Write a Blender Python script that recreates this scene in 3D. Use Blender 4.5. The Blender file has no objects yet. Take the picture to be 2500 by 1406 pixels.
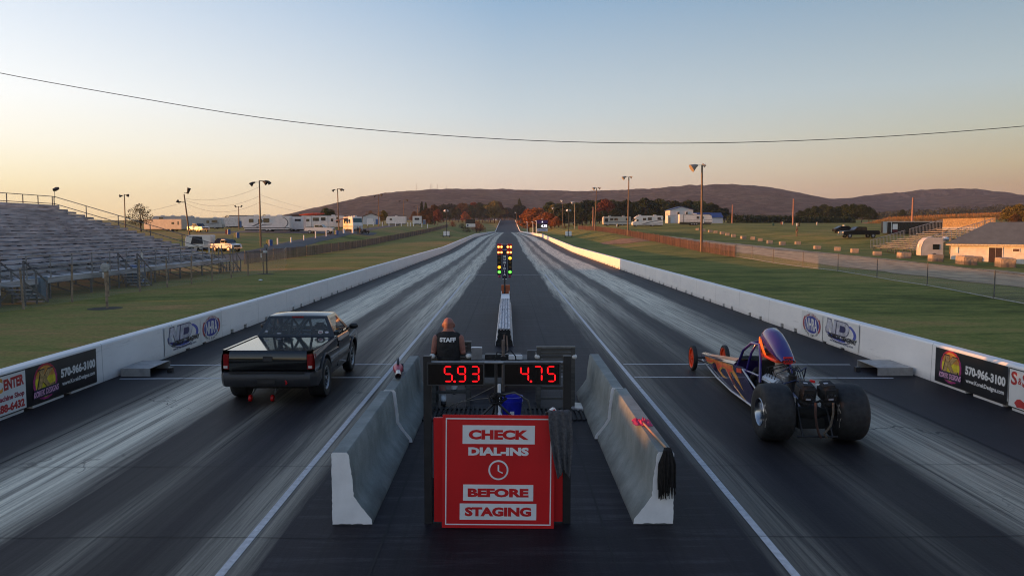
import bpy, bmesh, math, random
from mathutils import Vector, Matrix, Euler, noise
R = math.radians; PI = math.pi
S = bpy.context.scene; COL = S.collection
rng = random.Random(7)
U = rng.uniform

# ------------------------------------------------------------------ helpers
class MB:
    """collects shapes and links them as ONE mesh object"""
    def __init__(self): self.v = []; self.f = []
    def add(self, vs, fs):
        o = len(self.v); self.v += [tuple(p) for p in vs]
        self.f += [tuple(i + o for i in f) for f in fs]; return self
    def bx(self, x0, x1, y0, y1, z0, z1):
        vs = [(x, y, z) for z in (z0, z1) for y in (y0, y1) for x in (x0, x1)]
        return self.add(vs, [(0,2,3,1),(4,5,7,6),(0,1,5,4),(2,6,7,3),(0,4,6,2),(1,3,7,5)])
    def obx(self, c, s, rot=(0,0,0)):
        m = Euler(rot).to_matrix(); c = Vector(c)
        vs = [c + m @ Vector((x*s[0]/2, y*s[1]/2, z*s[2]/2)) for z in (-1,1) for y in (-1,1) for x in (-1,1)]
        return self.add(vs, [(0,2,3,1),(4,5,7,6),(0,1,5,4),(2,6,7,3),(0,4,6,2),(1,3,7,5)])
    def bar(self, a, b, w, h=None):
        a = Vector(a); b = Vector(b); d = b - a; h = h or w
        q = d.to_track_quat('Y', 'Z').to_matrix(); L = d.length
        vs = [a + q @ Vector((x*w/2, y*L, z*h/2)) for z in (-1,1) for y in (0,1) for x in (-1,1)]
        return self.add(vs, [(0,2,3,1),(4,5,7,6),(0,1,5,4),(2,6,7,3),(0,4,6,2),(1,3,7,5)])
    def tube(self, pts, r, n=8, caps=True):
        pts = [Vector(p) for p in pts]; rs = r if isinstance(r, (list, tuple)) else [r]*len(pts)
        rings = []; up = None
        for i, p in enumerate(pts):
            d = (pts[min(i+1, len(pts)-1)] - pts[max(i-1, 0)]).normalized()
            if up is None: up = Vector((0,0,1)) if abs(d.z) < .9 else Vector((0,1,0))
            s = d.cross(up).normalized(); up = s.cross(d).normalized()
            rings.append([p + (s*math.cos(2*PI*k/n) + up*math.sin(2*PI*k/n))*rs[i] for k in range(n)])
        return self.loft(rings, caps)
    def cyl(self, a, b, r, r2=None, n=12): return self.tube([a, b], [r, r if r2 is None else r2], n)
    def loft(self, rings, caps=True):
        n = len(rings[0]); vs = [p for g in rings for p in g]; fs = []
        for i in range(len(rings)-1):
            for k in range(n):
                fs.append((i*n+k, i*n+(k+1)%n, (i+1)*n+(k+1)%n, (i+1)*n+k))
        if caps: fs += [tuple(reversed(range(n))), tuple((len(rings)-1)*n + k for k in range(n))]
        return self.add(vs, fs)
    def lathe(self, prof, o, axis='x', n=24, closed=False):
        o = Vector(o); rings = []
        for r, h in prof:
            g = []
            for k in range(n):
                a = 2*PI*k/n; c, s = math.cos(a)*r, math.sin(a)*r
                g.append(o + (Vector((h, c, s)) if axis == 'x' else Vector((c, h, s)) if axis == 'y' else Vector((c, s, h))))
            rings.append(g)
        if closed: rings.append(rings[0])
        return self.loft(rings, not closed)
    def prism(self, poly, d):
        d = Vector(d); n = len(poly); a = [Vector(p) for p in poly]; b = [p + d for p in a]
        return self.add(a + b, [tuple(reversed(range(n))), tuple(range(n, 2*n))] + [(k, (k+1)%n, n+(k+1)%n, n+k) for k in range(n)])
    def poly(self, pts): return self.add(pts, [tuple(range(len(pts)))])
    def sph(self, c, r, nu=16, nv=10):
        c = Vector(c); r = (r, r, r) if not isinstance(r, (list, tuple)) else r
        rings = []
        for j in range(1, nv):
            t = PI*j/nv
            rings.append([c + Vector((r[0]*math.sin(t)*math.cos(2*PI*k/nu), r[1]*math.sin(t)*math.sin(2*PI*k/nu), -r[2]*math.cos(t))) for k in range(nu)])
        return self.loft(rings)
    def xf(self, M, i0=0):
        self.v[i0:] = [tuple(M @ Vector(p)) for p in self.v[i0:]]; return self
    def build(self, name, m, parent=None, bevel=0, smooth=None, seg=2, extra=()):
        mi = [0]*len(self.f)
        for k, (q, _) in enumerate(extra): self.add(q.v, q.f); mi += [k+1]*len(q.f)
        me = bpy.data.meshes.new(name); me.from_pydata(self.v, [], self.f)
        if extra: me.polygons.foreach_set('material_index', mi)
        bm = bmesh.new(); bm.from_mesh(me)
        bmesh.ops.recalc_face_normals(bm, faces=bm.faces)
        if bevel:
            bmesh.ops.remove_doubles(bm, verts=bm.verts, dist=1e-5)
            es = [e for e in bm.edges if len(e.link_faces) == 2 and e.calc_face_angle(0) > R(25)]
            bmesh.ops.bevel(bm, geom=es, offset=bevel, segments=seg, affect='EDGES', clamp_overlap=True)
        bm.to_mesh(me); bm.free()
        if smooth:
            for p in me.polygons: p.use_smooth = True
            me.set_sharp_from_angle(angle=R(smooth))
        if m: me.materials.append(m)
        for _, em in extra: me.materials.append(em)
        o = bpy.data.objects.new(name, me); COL.objects.link(o)
        if parent: o.parent = parent
        return o

def tag(o, label=None, cat=None, group=None, kind=None):
    if label: o['label'] = label
    if cat: o['category'] = cat
    if group: o['group'] = group
    if kind: o['kind'] = kind
    return o
def thing(name, label, cat, loc=(0,0,0), rz=0, group=None):
    o = bpy.data.objects.new(name, None); COL.objects.link(o); o.empty_display_size = .1
    o.location = loc; o.rotation_euler = (0, 0, rz)
    return tag(o, label, cat, group)
def dup(root, loc=None, rz=None, label=None, group=None, scale=None):
    def cp(o, par):
        c = o.copy(); COL.objects.link(c)
        if par: c.parent = par
        for ch in list(o.children): cp(ch, c)
        return c
    r = cp(root, None)
    if loc is not None: r.location = loc
    if rz is not None: r.rotation_euler = (0, 0, rz)
    if scale: r.scale = scale if isinstance(scale, (tuple, list)) else (scale,)*3
    if label: r['label'] = label
    if group: r['group'] = group
    return r

# text -> flat 2-D geometry (x right, y up), fitted to a w x h box centred at 0
_tc = {}
def text2d(s, w, h, bold=0.0, shear=0.0):
    k = (s, bold, shear)
    if k not in _tc:
        c = bpy.data.curves.new('text', 'FONT'); c.body = s; c.size = 1; c.offset = bold; c.shear = shear
        c.resolution_u = 3; c.fill_mode = 'FRONT'
        o = bpy.data.objects.new('text', c); COL.objects.link(o)
        dg = bpy.context.evaluated_depsgraph_get(); dg.update()
        me = bpy.data.meshes.new_from_object(o.evaluated_get(dg))
        _tc[k] = ([tuple(v.co) for v in me.vertices], [tuple(p.vertices) for p in me.polygons])
        bpy.data.objects.remove(o); bpy.data.curves.remove(c); bpy.data.meshes.remove(me)
    vs, fs = _tc[k]
    xs = [v[0] for v in vs]; ys = [v[1] for v in vs]
    x0, x1, y0, y1 = min(xs), max(xs), min(ys), max(ys)
    sy = h/(y1-y0); sx = w/(x1-x0) if w else sy
    return [((v[0]-(x0+x1)/2)*sx, (v[1]-(y0+y1)/2)*sy) for v in vs], fs

class Board:
    """flat board: local X right, Z up, front towards -Y; artwork in thin layers on the front"""
    def __init__(self, root): self.r = root; self.n = 0
    def flat(self, name, vs2, fs, m, lay, parent=None):
        mb = MB(); mb.add([(x, -lay, z) for x, z in vs2], fs)
        return mb.build(name, m, parent or self.r)
    def poly(self, name, pts, m, lay, parent=None):
        mb = MB(); mb.prism([(x, -lay, z) for x, z in pts], (0, .0012, 0)); return mb.build(name, m, parent or self.r)
    def rect(self, name, x0, x1, z0, z1, m, lay, parent=None):
        return self.poly(name, [(x0, z0), (x1, z0), (x1, z1), (x0, z1)], m, lay, parent)
    def text(self, s, cx, cz, w, h, m, lay, bold=0.0, rot=0, shear=0, name='lettering', parent=None):
        vs, fs = text2d(s, w, h, bold, shear); c, q = math.cos(rot), math.sin(rot)
        return self.flat(name, [(cx + x*c - y*q, cz + x*q + y*c) for x, y in vs], fs, m, lay, parent)
    def arc(self, s, cx, cz, rx, rz, a0, a1, h, m, lay, flip=False, bold=.01, name='lettering'):
        vs, fs = [], []
        n = len(s)
        for i, ch in enumerate(s):
            if ch == ' ': continue
            a = a0 + (a1-a0)*i/(n-1)
            v, f = text2d(ch, None, h, bold)
            t = math.atan2(rz*math.sin(a), rx*math.cos(a)) - PI/2 + (PI if flip else 0)
            c, q = math.cos(t), math.sin(t); o = len(vs)
            vs += [(cx + rx*math.cos(a) + x*c - y*q, cz + rz*math.sin(a) + x*q + y*c) for x, y in v]
            fs += [tuple(k+o for k in g) for g in f]
        return self.flat(name, vs, fs, m, lay)
def ell(cx, cz, rx, rz, a0=0, a1=2*PI, n=40):
    return [(cx + rx*math.cos(a0+(a1-a0)*i/n), cz + rz*math.sin(a0+(a1-a0)*i/n)) for i in range(n + (0 if a1-a0 > 6.28 else 1))]
def crescent(cx, cz, rx, rz, rx2, rz2, a0, a1, dx=0, dz=0, n=24):
    return ell(cx, cz, rx, rz, a0, a1, n) + list(reversed(ell(cx+dx, cz+dz, rx2, rz2, a0, a1, n)))

# ------------------------------------------------------------------ materials
def nt(name):
    m = bpy.data.materials.new(name); m.use_nodes = True
    return m, m.node_tree.nodes, m.node_tree.links, m.node_tree.nodes['Principled BSDF']
def ramp(N, L, fac, stops, interp='LINEAR'):
    r = N.new('ShaderNodeValToRGB'); e = r.color_ramp.elements; r.color_ramp.interpolation = interp
    while len(e) < len(stops): e.new(.5)
    for i, (p, c) in enumerate(stops):
        e[i].position = p; e[i].color = (c, c, c, 1) if isinstance(c, (int, float)) else (*c, 1)
    L.new(fac, r.inputs[0]); return r.outputs[0]
def math_n(N, L, op, a, b=None, c=None, clamp=False):
    n = N.new('ShaderNodeMath'); n.operation = op; n.use_clamp = clamp
    for i, x in enumerate((a, b, c)):
        if x is None: continue
        if isinstance(x, (int, float)): n.inputs[i].default_value = x
        else: L.new(x, n.inputs[i])
    return n.outputs[0]
def mixc(N, L, fac, a, b, mode='MIX'):
    n = N.new('ShaderNodeMix'); n.data_type = 'RGBA'; n.blend_type = mode
    for k, x in ((0, fac), (6, a), (7, b)):
        if isinstance(x, (int, float)): n.inputs[k].default_value = x if k == 0 else (x, x, x, 1)
        elif isinstance(x, tuple): n.inputs[k].default_value = (*x, 1)
        else: L.new(x, n.inputs[k])
    return n.outputs[2]
def noise_n(N, L, scale, detail=4, vec=None, rough=.55, vscale=None):
    t = N.new('ShaderNodeTexNoise'); t.inputs['Scale'].default_value = scale; t.inputs['Detail'].default_value = detail
    t.inputs['Roughness'].default_value = rough
    if vec is None:
        tc = N.new('ShaderNodeTexCoord'); vec = tc.outputs['Object']
    if vscale:
        mp = N.new('ShaderNodeMapping'); mp.inputs['Scale'].default_value = vscale; L.new(vec, mp.inputs[0]); vec = mp.outputs[0]
    L.new(vec, t.inputs['Vector']); return t.outputs[0]
_mc = {}
def mat(name, col, rough=.5, metal=0, nz=(6, .25), bump=None, spec=.5, coat=0, emit=None, vs=None):
    if name in _mc: return _mc[name]
    m, N, L, b = nt(name)
    b.inputs['Roughness'].default_value = rough; b.inputs['Metallic'].default_value = metal
    b.inputs['Specular IOR Level'].default_value = spec; b.inputs['Coat Weight'].default_value = coat
    b.inputs['Base Color'].default_value = (*col, 1)
    if nz:
        f = noise_n(N, L, nz[0], 5, vscale=vs)
        lo = tuple(max(0, c*(1-nz[1]*1.6)) for c in col); hi = tuple(min(1, c*(1+nz[1]*1.3)) for c in col)
        L.new(ramp(N, L, f, [(.3, lo), (.7, hi)]), b.inputs['Base Color'])
    if bump:
        bp = N.new('ShaderNodeBump'); bp.inputs['Strength'].default_value = bump[1]; bp.inputs['Distance'].default_value = bump[2] if len(bump) > 2 else .01
        L.new(noise_n(N, L, bump[0], 4), bp.inputs['Height']); L.new(bp.outputs[0], b.inputs['Normal'])
    if emit:
        b.inputs['Emission Color'].default_value = (*emit[0], 1); b.inputs['Emission Strength'].default_value = emit[1]
    _mc[name] = m; return m
def glass(name, col, rough=.05, alpha=.35):
    if name in _mc: return _mc[name]
    m, N, L, b = nt(name); out = N['Material Output']
    b.inputs['Base Color'].default_value = (*col, 1); b.inputs['Roughness'].default_value = rough
    t = N.new('ShaderNodeBsdfTransparent'); t.inputs[0].default_value = (.75, .82, .85, 1)
    mx = N.new('ShaderNodeMixShader'); mx.inputs[0].default_value = 1-alpha
    L.new(t.outputs[0], mx.inputs[1]); L.new(b.outputs[0], mx.inputs[2]); L.new(mx.outputs[0], out.inputs[0])
    _mc[name] = m; return m

white_paint = mat('white_paint', (.83,.82,.82), .55, nz=(3,.08), bump=(30,.15))
black_metal = mat('black_metal', (.02,.02,.022), .45)
black_rubber = mat('black_rubber', (.012,.012,.013), .75, nz=(9,.3), bump=(40,.2))
black_plastic = mat('black_plastic', (.015,.015,.017), .4)
chrome = mat('chrome', (.62,.63,.65), .18, 1, nz=None)
alu = mat('aluminium', (.5,.51,.53), .38, .85, nz=(5,.15))
galv = mat('galvanised_steel', (.36,.37,.38), .5, .6, nz=(8,.2))
red_print = mat('red_print', (.6,.008,.012), .4, nz=(2,.06))
white_print = mat('white_print', (.78,.78,.78), .5, nz=(3,.05))
blue_print = mat('blue_print', (.02,.035,.28), .4, nz=(3,.1))
black_print = mat('black_print', (.012,.012,.014), .3, nz=(2,.2))
dark_glass = mat('dark_glass', (.012,.015,.018), .06, nz=None, spec=.8)
wood_pole_m = mat('weathered_wood', (.16,.115,.08), .85, nz=(4,.3), vs=(3,3,.4))
# ------------------------------------------------------------------ terrain
KX = [-900,-200,-110,-80,-65,-50,-36,-25,-12,12,24,34,46,60,85,130,250,900]
KY = [-200,40,70,100,135,175,210,255,300,360,450,560,700,1000,2200]
KZ = [
 [1,.5,.3,.2,0,0,-.05,-.1,0, 0,-.05,-.2,-.45,-.7,-.9,-1,-.5,0],
 [1,.5,.3,.2,0,0,-.05,-.1,0, 0,-.05,-.2,-.45,-.7,-.9,-1,-.5,0],
 [1.5,1.2,1,.8,.6,.3,0,-.1,0, 0,0,-.15,-.4,-.8,-.9,-1,0,1],
 [2.5,2.2,2,1.5,1.2,1,.4,-.1,.1, .1,.4,.35,.1,-.7,-.4,0,1.5,3],
 [3,3,2.5,2.2,2,1.9,1.1,.1,.4, .4,1.2,.9,.75,1.7,1.9,2,3,4],
 [3.5,3,2.7,2.6,2.5,2.7,2.2,.8,.75, .7,2.1,2.2,2.2,2.8,2.8,2.8,3.5,5],
 [4,3.3,3.1,3,3.1,3.4,2.8,1.4,1.1, 1.1,2.6,3,3.6,4,3.6,3.5,3.9,6],
 [4.5,3.6,3.5,3.5,3.7,4.1,3.7,2.2,1.1, 1.1,3,3.7,4.6,4.8,4.5,4.4,4.4,7],
 [5,4,3.8,4,4.4,4.9,4.5,3.1,1.1, 1.1,3.2,4.2,5.2,5.4,5.3,5.2,4.9,8],
 [6,5,5,5,5.2,5.4,5.2,4.3,1.1, 1.1,3.4,4.4,5.5,5.8,5.8,5.8,5.8,9],
 [7,6,6,6,6,5.5,4.8,3.2,1, 1,3.4,4.6,6,6.4,6.6,6.8,7.5,10],
 [8,7,7,7,6.5,5.5,4.2,2.6,.85, .85,3.2,4.6,6,6.6,7,7.5,9,11],
 [9,9,9,9,8.5,7.5,6.6,6,5.2, 5.2,6,6.6,8,8.6,9,9.5,11,13],
 [14]*18, [15]*18]
def _seg(K, t):
    i = 0
    while i < len(K)-2 and t > K[i+1]: i += 1
    u = max(0, min(1, (t-K[i])/(K[i+1]-K[i]))); return i, u
def tz(y):                       # height of the strip itself
    P = [(-200,0),(108,0),(150,.45),(210,1.05),(400,1.0),(560,.8),(590,1.4),(966,13.8),(2200,14)]
    for (a, za), (b, zb) in zip(P, P[1:]):
        if y <= b: return za + (zb-za)*(y-a)/(b-a)
    return 14
def ht(x, y):
    i, u = _seg(KX, x); j, w = _seg(KY, y)
    u = u*u*(3-2*u)*.5 + u*.5
    z = (KZ[j][i]*(1-u)+KZ[j][i+1]*u)*(1-w) + (KZ[j+1][i]*(1-u)+KZ[j+1][i+1]*u)*w
    if -12 < x < 12: z = tz(y)
    elif -22 < x < 22:
        k = (abs(x)-12)/10; z = tz(y)*(1-k) + z*k
    if abs(x) > 9.6:
        z += .05*min(1, (abs(x)-9.6)/4)*noise.noise((x*.12, y*.09, 0))
    return z
def put(px, Y):                  # a spot on the ground in that direction from the start line, Y metres up the strip
    x = (px-1250)/1944*Y*.9973 + Y*.00566*1.0; return (x, Y, ht(x, Y))

def grass_mat():
    m, N, L, b = nt('grass'); b.inputs['Roughness'].default_value = .95; b.inputs['Specular IOR Level'].default_value = .15
    g = N.new('ShaderNodeNewGeometry'); P = g.outputs['Position']
    sx = N.new('ShaderNodeSeparateXYZ'); L.new(P, sx.inputs[0])
    big = noise_n(N, L, .045, 5, P, vscale=(1,1,.0)); mid = noise_n(N, L, .55, 6, P, .72, (.7,2.0,1)); fine = noise_n(N, L, 7, 4, P, .7)
    ex = noise_n(N, L, .13, 4, P, .6, (.35,1.6,1))
    side = N.new('ShaderNodeMapRange'); L.new(sx.outputs[0], side.inputs[0]); side.inputs[1].default_value = -14; side.inputs[2].default_value = 14
    side.inputs[3].default_value = .11; side.inputs[4].default_value = -.05
    f = math_n(N, L, 'ADD', math_n(N, L, 'MULTIPLY_ADD', mid, .45, math_n(N, L, 'MULTIPLY', big, .35)), math_n(N, L, 'MULTIPLY', ex, .35))
    f = math_n(N, L, 'ADD', math_n(N, L, 'MULTIPLY_ADD', f, 3.1, -1.28), side.outputs[0])
    c = ramp(N, L, f, [(.2, (.07,.082,.016)), (.42, (.145,.160,.032)), (.58, (.215,.195,.05)), (.72, (.25,.185,.055)), (.9, (.36,.21,.08))])
    c2 = mixc(N, L, math_n(N, L, 'MULTIPLY', fine, 1.0), mixc(N, L, 1, c, .3, 'MULTIPLY'), mixc(N, L, 1, c, 1.7, 'MULTIPLY'))
    L.new(c2, b.inputs['Base Color'])
    bp = N.new('ShaderNodeBump'); bp.inputs['Strength'].default_value = .9; bp.inputs['Distance'].default_value = .05
    L.new(fine, bp.inputs['Height']); L.new(bp.outputs[0], b.inputs['Normal']); return m
grass_m = grass_mat()
def axis(stops):
    out = []
    for (a, b, s) in stops:
        n = max(1, round((b-a)/s)); out += [a + (b-a)*i/n for i in range(n)]
    return out + [stops[-1][1]]
def sheet(name, xs, ys, zf, m):
    vs = [(x, y, zf(x, y)) for y in ys for x in xs]; n = len(xs)
    fs = [(j*n+i, j*n+i+1, (j+1)*n+i+1, (j+1)*n+i) for j in range(len(ys)-1) for i in range(n-1)]
    o = MB().add(vs, fs).build(name, m, smooth=60); return tag(o, kind='structure')
GX = axis([(-6000,-900,600),(-900,-200,50),(-200,-60,7),(-60,-10,2),(-10,10,4),(10,70,2),(70,260,8),(260,900,50),(900,6000,600)])
GY = axis([(-300,-20,40),(-20,110,2.5),(110,380,5),(380,1000,15),(1000,2400,140),(2400,6000,600)])
sheet('ground', GX, GY, lambda x, y: ht(x, y) - (.07 if abs(x) < 9.4 else 0), grass_m)

# ------------------------------------------------------------------ asphalt strip
def track_mat():
    m, N, L, b = nt('drag_strip_asphalt')
    g = N.new('ShaderNodeNewGeometry'); P = g.outputs['Position']
    sx = N.new('ShaderNodeSeparateXYZ'); L.new(P, sx.inputs[0]); X, Y = sx.outputs[0], sx.outputs[1]
    wob = noise_n(N, L, 1, 3, P, .5, (.35,.05,1)); edge = noise_n(N, L, 1, 5, P, .65, (5,.22,1))
    ax = math_n(N, L, 'ABSOLUTE', X)
    ax = math_n(N, L, 'ADD', ax, math_n(N, L, 'MULTIPLY_ADD', wob, .7, -.35))
    ax = math_n(N, L, 'ADD', ax, math_n(N, L, 'MULTIPLY_ADD', edge, .5, -.25))
    u = math_n(N, L, 'DIVIDE', ax, 9.5)
    s = lambda x: x/9.5
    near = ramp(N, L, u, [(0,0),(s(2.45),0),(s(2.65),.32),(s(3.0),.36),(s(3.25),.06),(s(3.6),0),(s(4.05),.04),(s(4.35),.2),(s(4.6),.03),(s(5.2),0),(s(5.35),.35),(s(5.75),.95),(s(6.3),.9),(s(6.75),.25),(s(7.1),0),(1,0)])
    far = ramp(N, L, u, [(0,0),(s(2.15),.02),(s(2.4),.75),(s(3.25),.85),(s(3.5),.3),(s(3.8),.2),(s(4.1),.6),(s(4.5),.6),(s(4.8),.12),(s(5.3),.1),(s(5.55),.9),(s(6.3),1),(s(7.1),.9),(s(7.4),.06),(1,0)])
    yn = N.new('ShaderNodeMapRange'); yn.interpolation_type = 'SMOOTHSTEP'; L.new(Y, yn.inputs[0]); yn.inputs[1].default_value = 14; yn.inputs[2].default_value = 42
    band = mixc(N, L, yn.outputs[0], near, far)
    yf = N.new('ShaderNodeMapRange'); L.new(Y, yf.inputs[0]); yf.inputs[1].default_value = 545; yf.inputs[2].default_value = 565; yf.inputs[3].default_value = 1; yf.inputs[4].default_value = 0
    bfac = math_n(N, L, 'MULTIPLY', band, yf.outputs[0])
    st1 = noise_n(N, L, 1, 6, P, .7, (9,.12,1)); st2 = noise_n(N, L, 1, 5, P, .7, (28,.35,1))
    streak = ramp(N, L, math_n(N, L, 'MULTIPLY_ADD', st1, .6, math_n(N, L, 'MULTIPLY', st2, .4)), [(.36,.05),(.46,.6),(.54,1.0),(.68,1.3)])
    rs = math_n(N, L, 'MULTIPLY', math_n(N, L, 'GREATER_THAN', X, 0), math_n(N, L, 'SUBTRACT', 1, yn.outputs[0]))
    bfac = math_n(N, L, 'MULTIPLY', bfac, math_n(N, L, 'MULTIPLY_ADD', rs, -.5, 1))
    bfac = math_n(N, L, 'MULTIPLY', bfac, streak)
    # burn-out rubber laid where the tyres stand
    fine = noise_n(N, L, 30, 6, P, .75); patch = noise_n(N, L, .5, 5, P, .6, (1,.6,1)); cross = noise_n(N, L, 1, 5, P, .7, (.6,5,1))
    base = mixc(N, L, ramp(N, L, patch, [(.35,0),(.65,1)]), (.0045,.0034,.0052), (.0112,.0086,.0122))
    ctr = math_n(N, L, 'LESS_THAN', ax, 2.4)
    base = mixc(N, L, math_n(N, L, 'MULTIPLY', ctr, ramp(N, L, cross, [(.5,0),(.72,.55)])), base, (.05,.046,.052))
    st = mixc(N, L, ramp(N, L, streak, [(.2,0),(1,1)]), (.75,.75,.75), (1.3,1.3,1.35))
    base = mixc(N, L, 1, base, st, 'MULTIPLY')
    c = mixc(N, L, bfac, base, (.72,.66,.52))  # pale bands: worn strips with the sky's sheen painted into the colour
    c = mixc(N, L, .8, c, mixc(N, L, fine, .45, 1.55), 'MULTIPLY')
    # hairline cracks
    v = N.new('ShaderNodeTexVoronoi'); v.feature = 'DISTANCE_TO_EDGE'; v.inputs['Scale'].default_value = .32
    dn = N.new('ShaderNodeVectorMath'); dn.operation = 'MULTIPLY_ADD'
    nz = N.new('ShaderNodeTexNoise'); nz.inputs['Scale'].default_value = 1.3; nz.inputs['Detail'].default_value = 5; L.new(P, nz.inputs['Vector'])
    L.new(nz.outputs[1], dn.inputs[0]); dn.inputs[1].default_value = (1.6,1.6,0); L.new(P, dn.inputs[2]); L.new(dn.outputs[0], v.inputs['Vector'])
    crack = math_n(N, L, 'LESS_THAN', v.outputs['Distance'], .0045)
    crack = math_n(N, L, 'MULTIPLY', crack, ramp(N, L, noise_n(N, L, .25, 3, P), [(.56,0),(.62,.7)]))
    c = mixc(N, L, crack, c, (.004,.004,.004))
    L.new(c, b.inputs['Base Color'])
    rr = ramp(N, L, bfac, [(0,.62),(.3,.55),(1,.6)])
    L.new(rr, b.inputs['Roughness']); b.inputs['Specular IOR Level'].default_value = .2
    bp = N.new('ShaderNodeBump'); bp.inputs['Strength'].default_value = .35; bp.inputs['Distance'].default_value = .008
    L.new(math_n(N, L, 'ADD', fine, math_n(N, L, 'MULTIPLY', st2, .6)), bp.inputs['Height']); L.new(bp.outputs[0], b.inputs['Normal'])
    return m
TY = axis([(-60,110,10),(110,240,6),(240,540,20),(540,620,6),(620,1000,20)])
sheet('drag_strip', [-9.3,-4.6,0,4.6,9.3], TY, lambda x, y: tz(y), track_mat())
def worn(name, col, rough, thr, sc=(4,4,4)):
    m, N, L, b = nt(name); out = N['Material Output']; b.inputs['Roughness'].default_value = rough
    g = N.new('ShaderNodeNewGeometry'); P = g.outputs['Position']
    n1 = noise_n(N, L, 3, 6, P, .75, sc); n2 = noise_n(N, L, .8, 4, P, .6)
    cc = mixc(N, L, ramp(N, L, n1, [(.3,0),(.7,1)]), tuple(x*.55 for x in col), col); L.new(cc, b.inputs['Base Color'])
    f = ramp(N, L, math_n(N, L, 'MULTIPLY_ADD', n2, .5, math_n(N, L, 'MULTIPLY', n1, .5)), [(thr-.05,0),(thr+.05,1)])
    t = N.new('ShaderNodeBsdfTransparent'); mx = N.new('ShaderNodeMixShader'); L.new(f, mx.inputs[0])
    L.new(t.outputs[0], mx.inputs[1]); L.new(b.outputs[0], mx.inputs[2]); L.new(mx.outputs[0], out.inputs[0]); return m
line_m = worn('worn_white_line', (.62,.62,.64), .6, .36); line2_m = worn('crisp_white_line', (.62,.62,.64), .6, .30)
def line(pts, w, m, name='painted_line'):
    mb = MB()
    for (a, b) in zip(pts, pts[1:]):
        a = Vector((*a, tz(a[1])+.005)); b = Vector((*b, tz(b[1])+.005)); d = (b-a).normalized(); s = Vector((d.y, -d.x, 0))*w/2
        mb.poly([a-s, a+s, b+s, b-s])
    return tag(mb.build(name, m), kind='structure')
for sx_ in (-1, 1):
    line([(sx_*2.67, 3), (sx_*2.66, 20), (sx_*2.63, 56)], .085, line_m)
    line([(sx_*8.3, 16.9), (sx_*2.75, 17.05)], .085, line2_m); line([(sx_*8.1, 18.6), (sx_*2.75, 18.7)], .085, line2_m)
    line([(sx_*8.3, 56), (sx_*7.2, 56)], .12, line_m)
line([(-1.45, 17.1), (1.45, 17.1)], .07, line2_m); line([(-1.6, 18.75), (1.6, 18.75)], .07, line2_m); line([(-2.6, 55.6), (2.6, 55.6)], .12, line_m)
for o_ in (-.16, .16): line([(o_, 62), (o_, 330)], .1, worn('faded_yellow_line', (.42,.33,.1), .6, .36))
line([(-8.5, 545), (8.5, 545)], 1.2, line_m)
seam = mat('asphalt_seam', (.006,.006,.007), .8)
for y_ in (8.1, 10.6): 
    line([(x_, y_+U(-.04,.04)) for x_ in range(-8, 10, 2)], .009, seam, 'asphalt_seam')
for x_ in (-6.95, 1.05, -1.3, 7.1): line([(x_+U(-.02,.02), y_) for y_ in range(4, 60, 4)], .022, seam, 'asphalt_seam')

def drape(name, path, wl, m, n=6, lift=.03, jit=.3):
    vs = []; fs = []; k = n+1
    pts = []
    for (x0, y0, w0), (x1, y1, w1) in zip(path, path[1:]):
        st = max(1, int(abs(y1-y0)/3))
        for i in range(st): t = i/st; pts.append((x0+(x1-x0)*t, y0+(y1-y0)*t, w0+(w1-w0)*t))
    pts.append(path[-1])
    for (x, y, w) in pts:
        for j in range(k):
            e = jit*noise.noise((x*.2+j*9, y*.25, 3)) if j in (0, n) else 0
            xx = x + w*(j/n-.5) + e; vs.append((xx, y, ht(xx, y)+lift))
    fs = [(i*k+j, i*k+j+1, (i+1)*k+j+1, (i+1)*k+j) for i in range(len(pts)-1) for j in range(n)]
    return tag(MB().add(vs, fs).build(name, m, smooth=60), kind='structure')
gravel_m = mat('gravel', (.38,.275,.17), .95, nz=(1.1,.35), bump=(14,.5,.05), vs=(1,.5,1))
asph2 = mat('old_asphalt', (.05,.048,.052), .8, nz=(.8,.25))
dirt_m = mat('bare_dirt', (.22,.125,.06), .95, nz=(1.5,.25), bump=(8,.5,.05))
drape('gravel_road', [(36,10,13),(35.5,40,13),(35,70,12.5),(34,100,11.5),(33,125,10),(31,150,7),(29.5,168,2.5)], 0, gravel_m, 8, .04, 1.2)
drape('access_road', [(-29,70,4.4),(-30,85,4.4),(-32,110,4.2),(-34.6,135,4.2),(-35.8,170,4),(-39.4,240,4),(-41,300,4)], 0, asph2)
drape('yard', [(-56,160,14),(-50,172,26),(-46,180,30),(-44,198,24)], 0, asph2, 8, .035, .8)
dp = []
for i in range(24):
    a = 2*PI*i/24; rr = 1 + .25*noise.noise((i*.7, 2, 5)); dp.append((21.6+5.2*rr*math.cos(a), 141+9*rr*math.sin(a)))
cz_ = MB(); cz_.add([(21.6, 141, ht(21.6,141)+.05)] + [(x, y, ht(x,y)+.05) for x, y in dp] + [((x+21.6)/2, (y+141)/2, ht((x+21.6)/2,(y+141)/2)+.06) for x, y in dp],
  [(0, 25+i, 25+(i+1)%24) for i in range(24)] + [(25+i, 1+i, 1+(i+1)%24, 25+(i+1)%24) for i in range(24)])
tag(cz_.build('dirt_patch', dirt_m), kind='structure')

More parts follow.
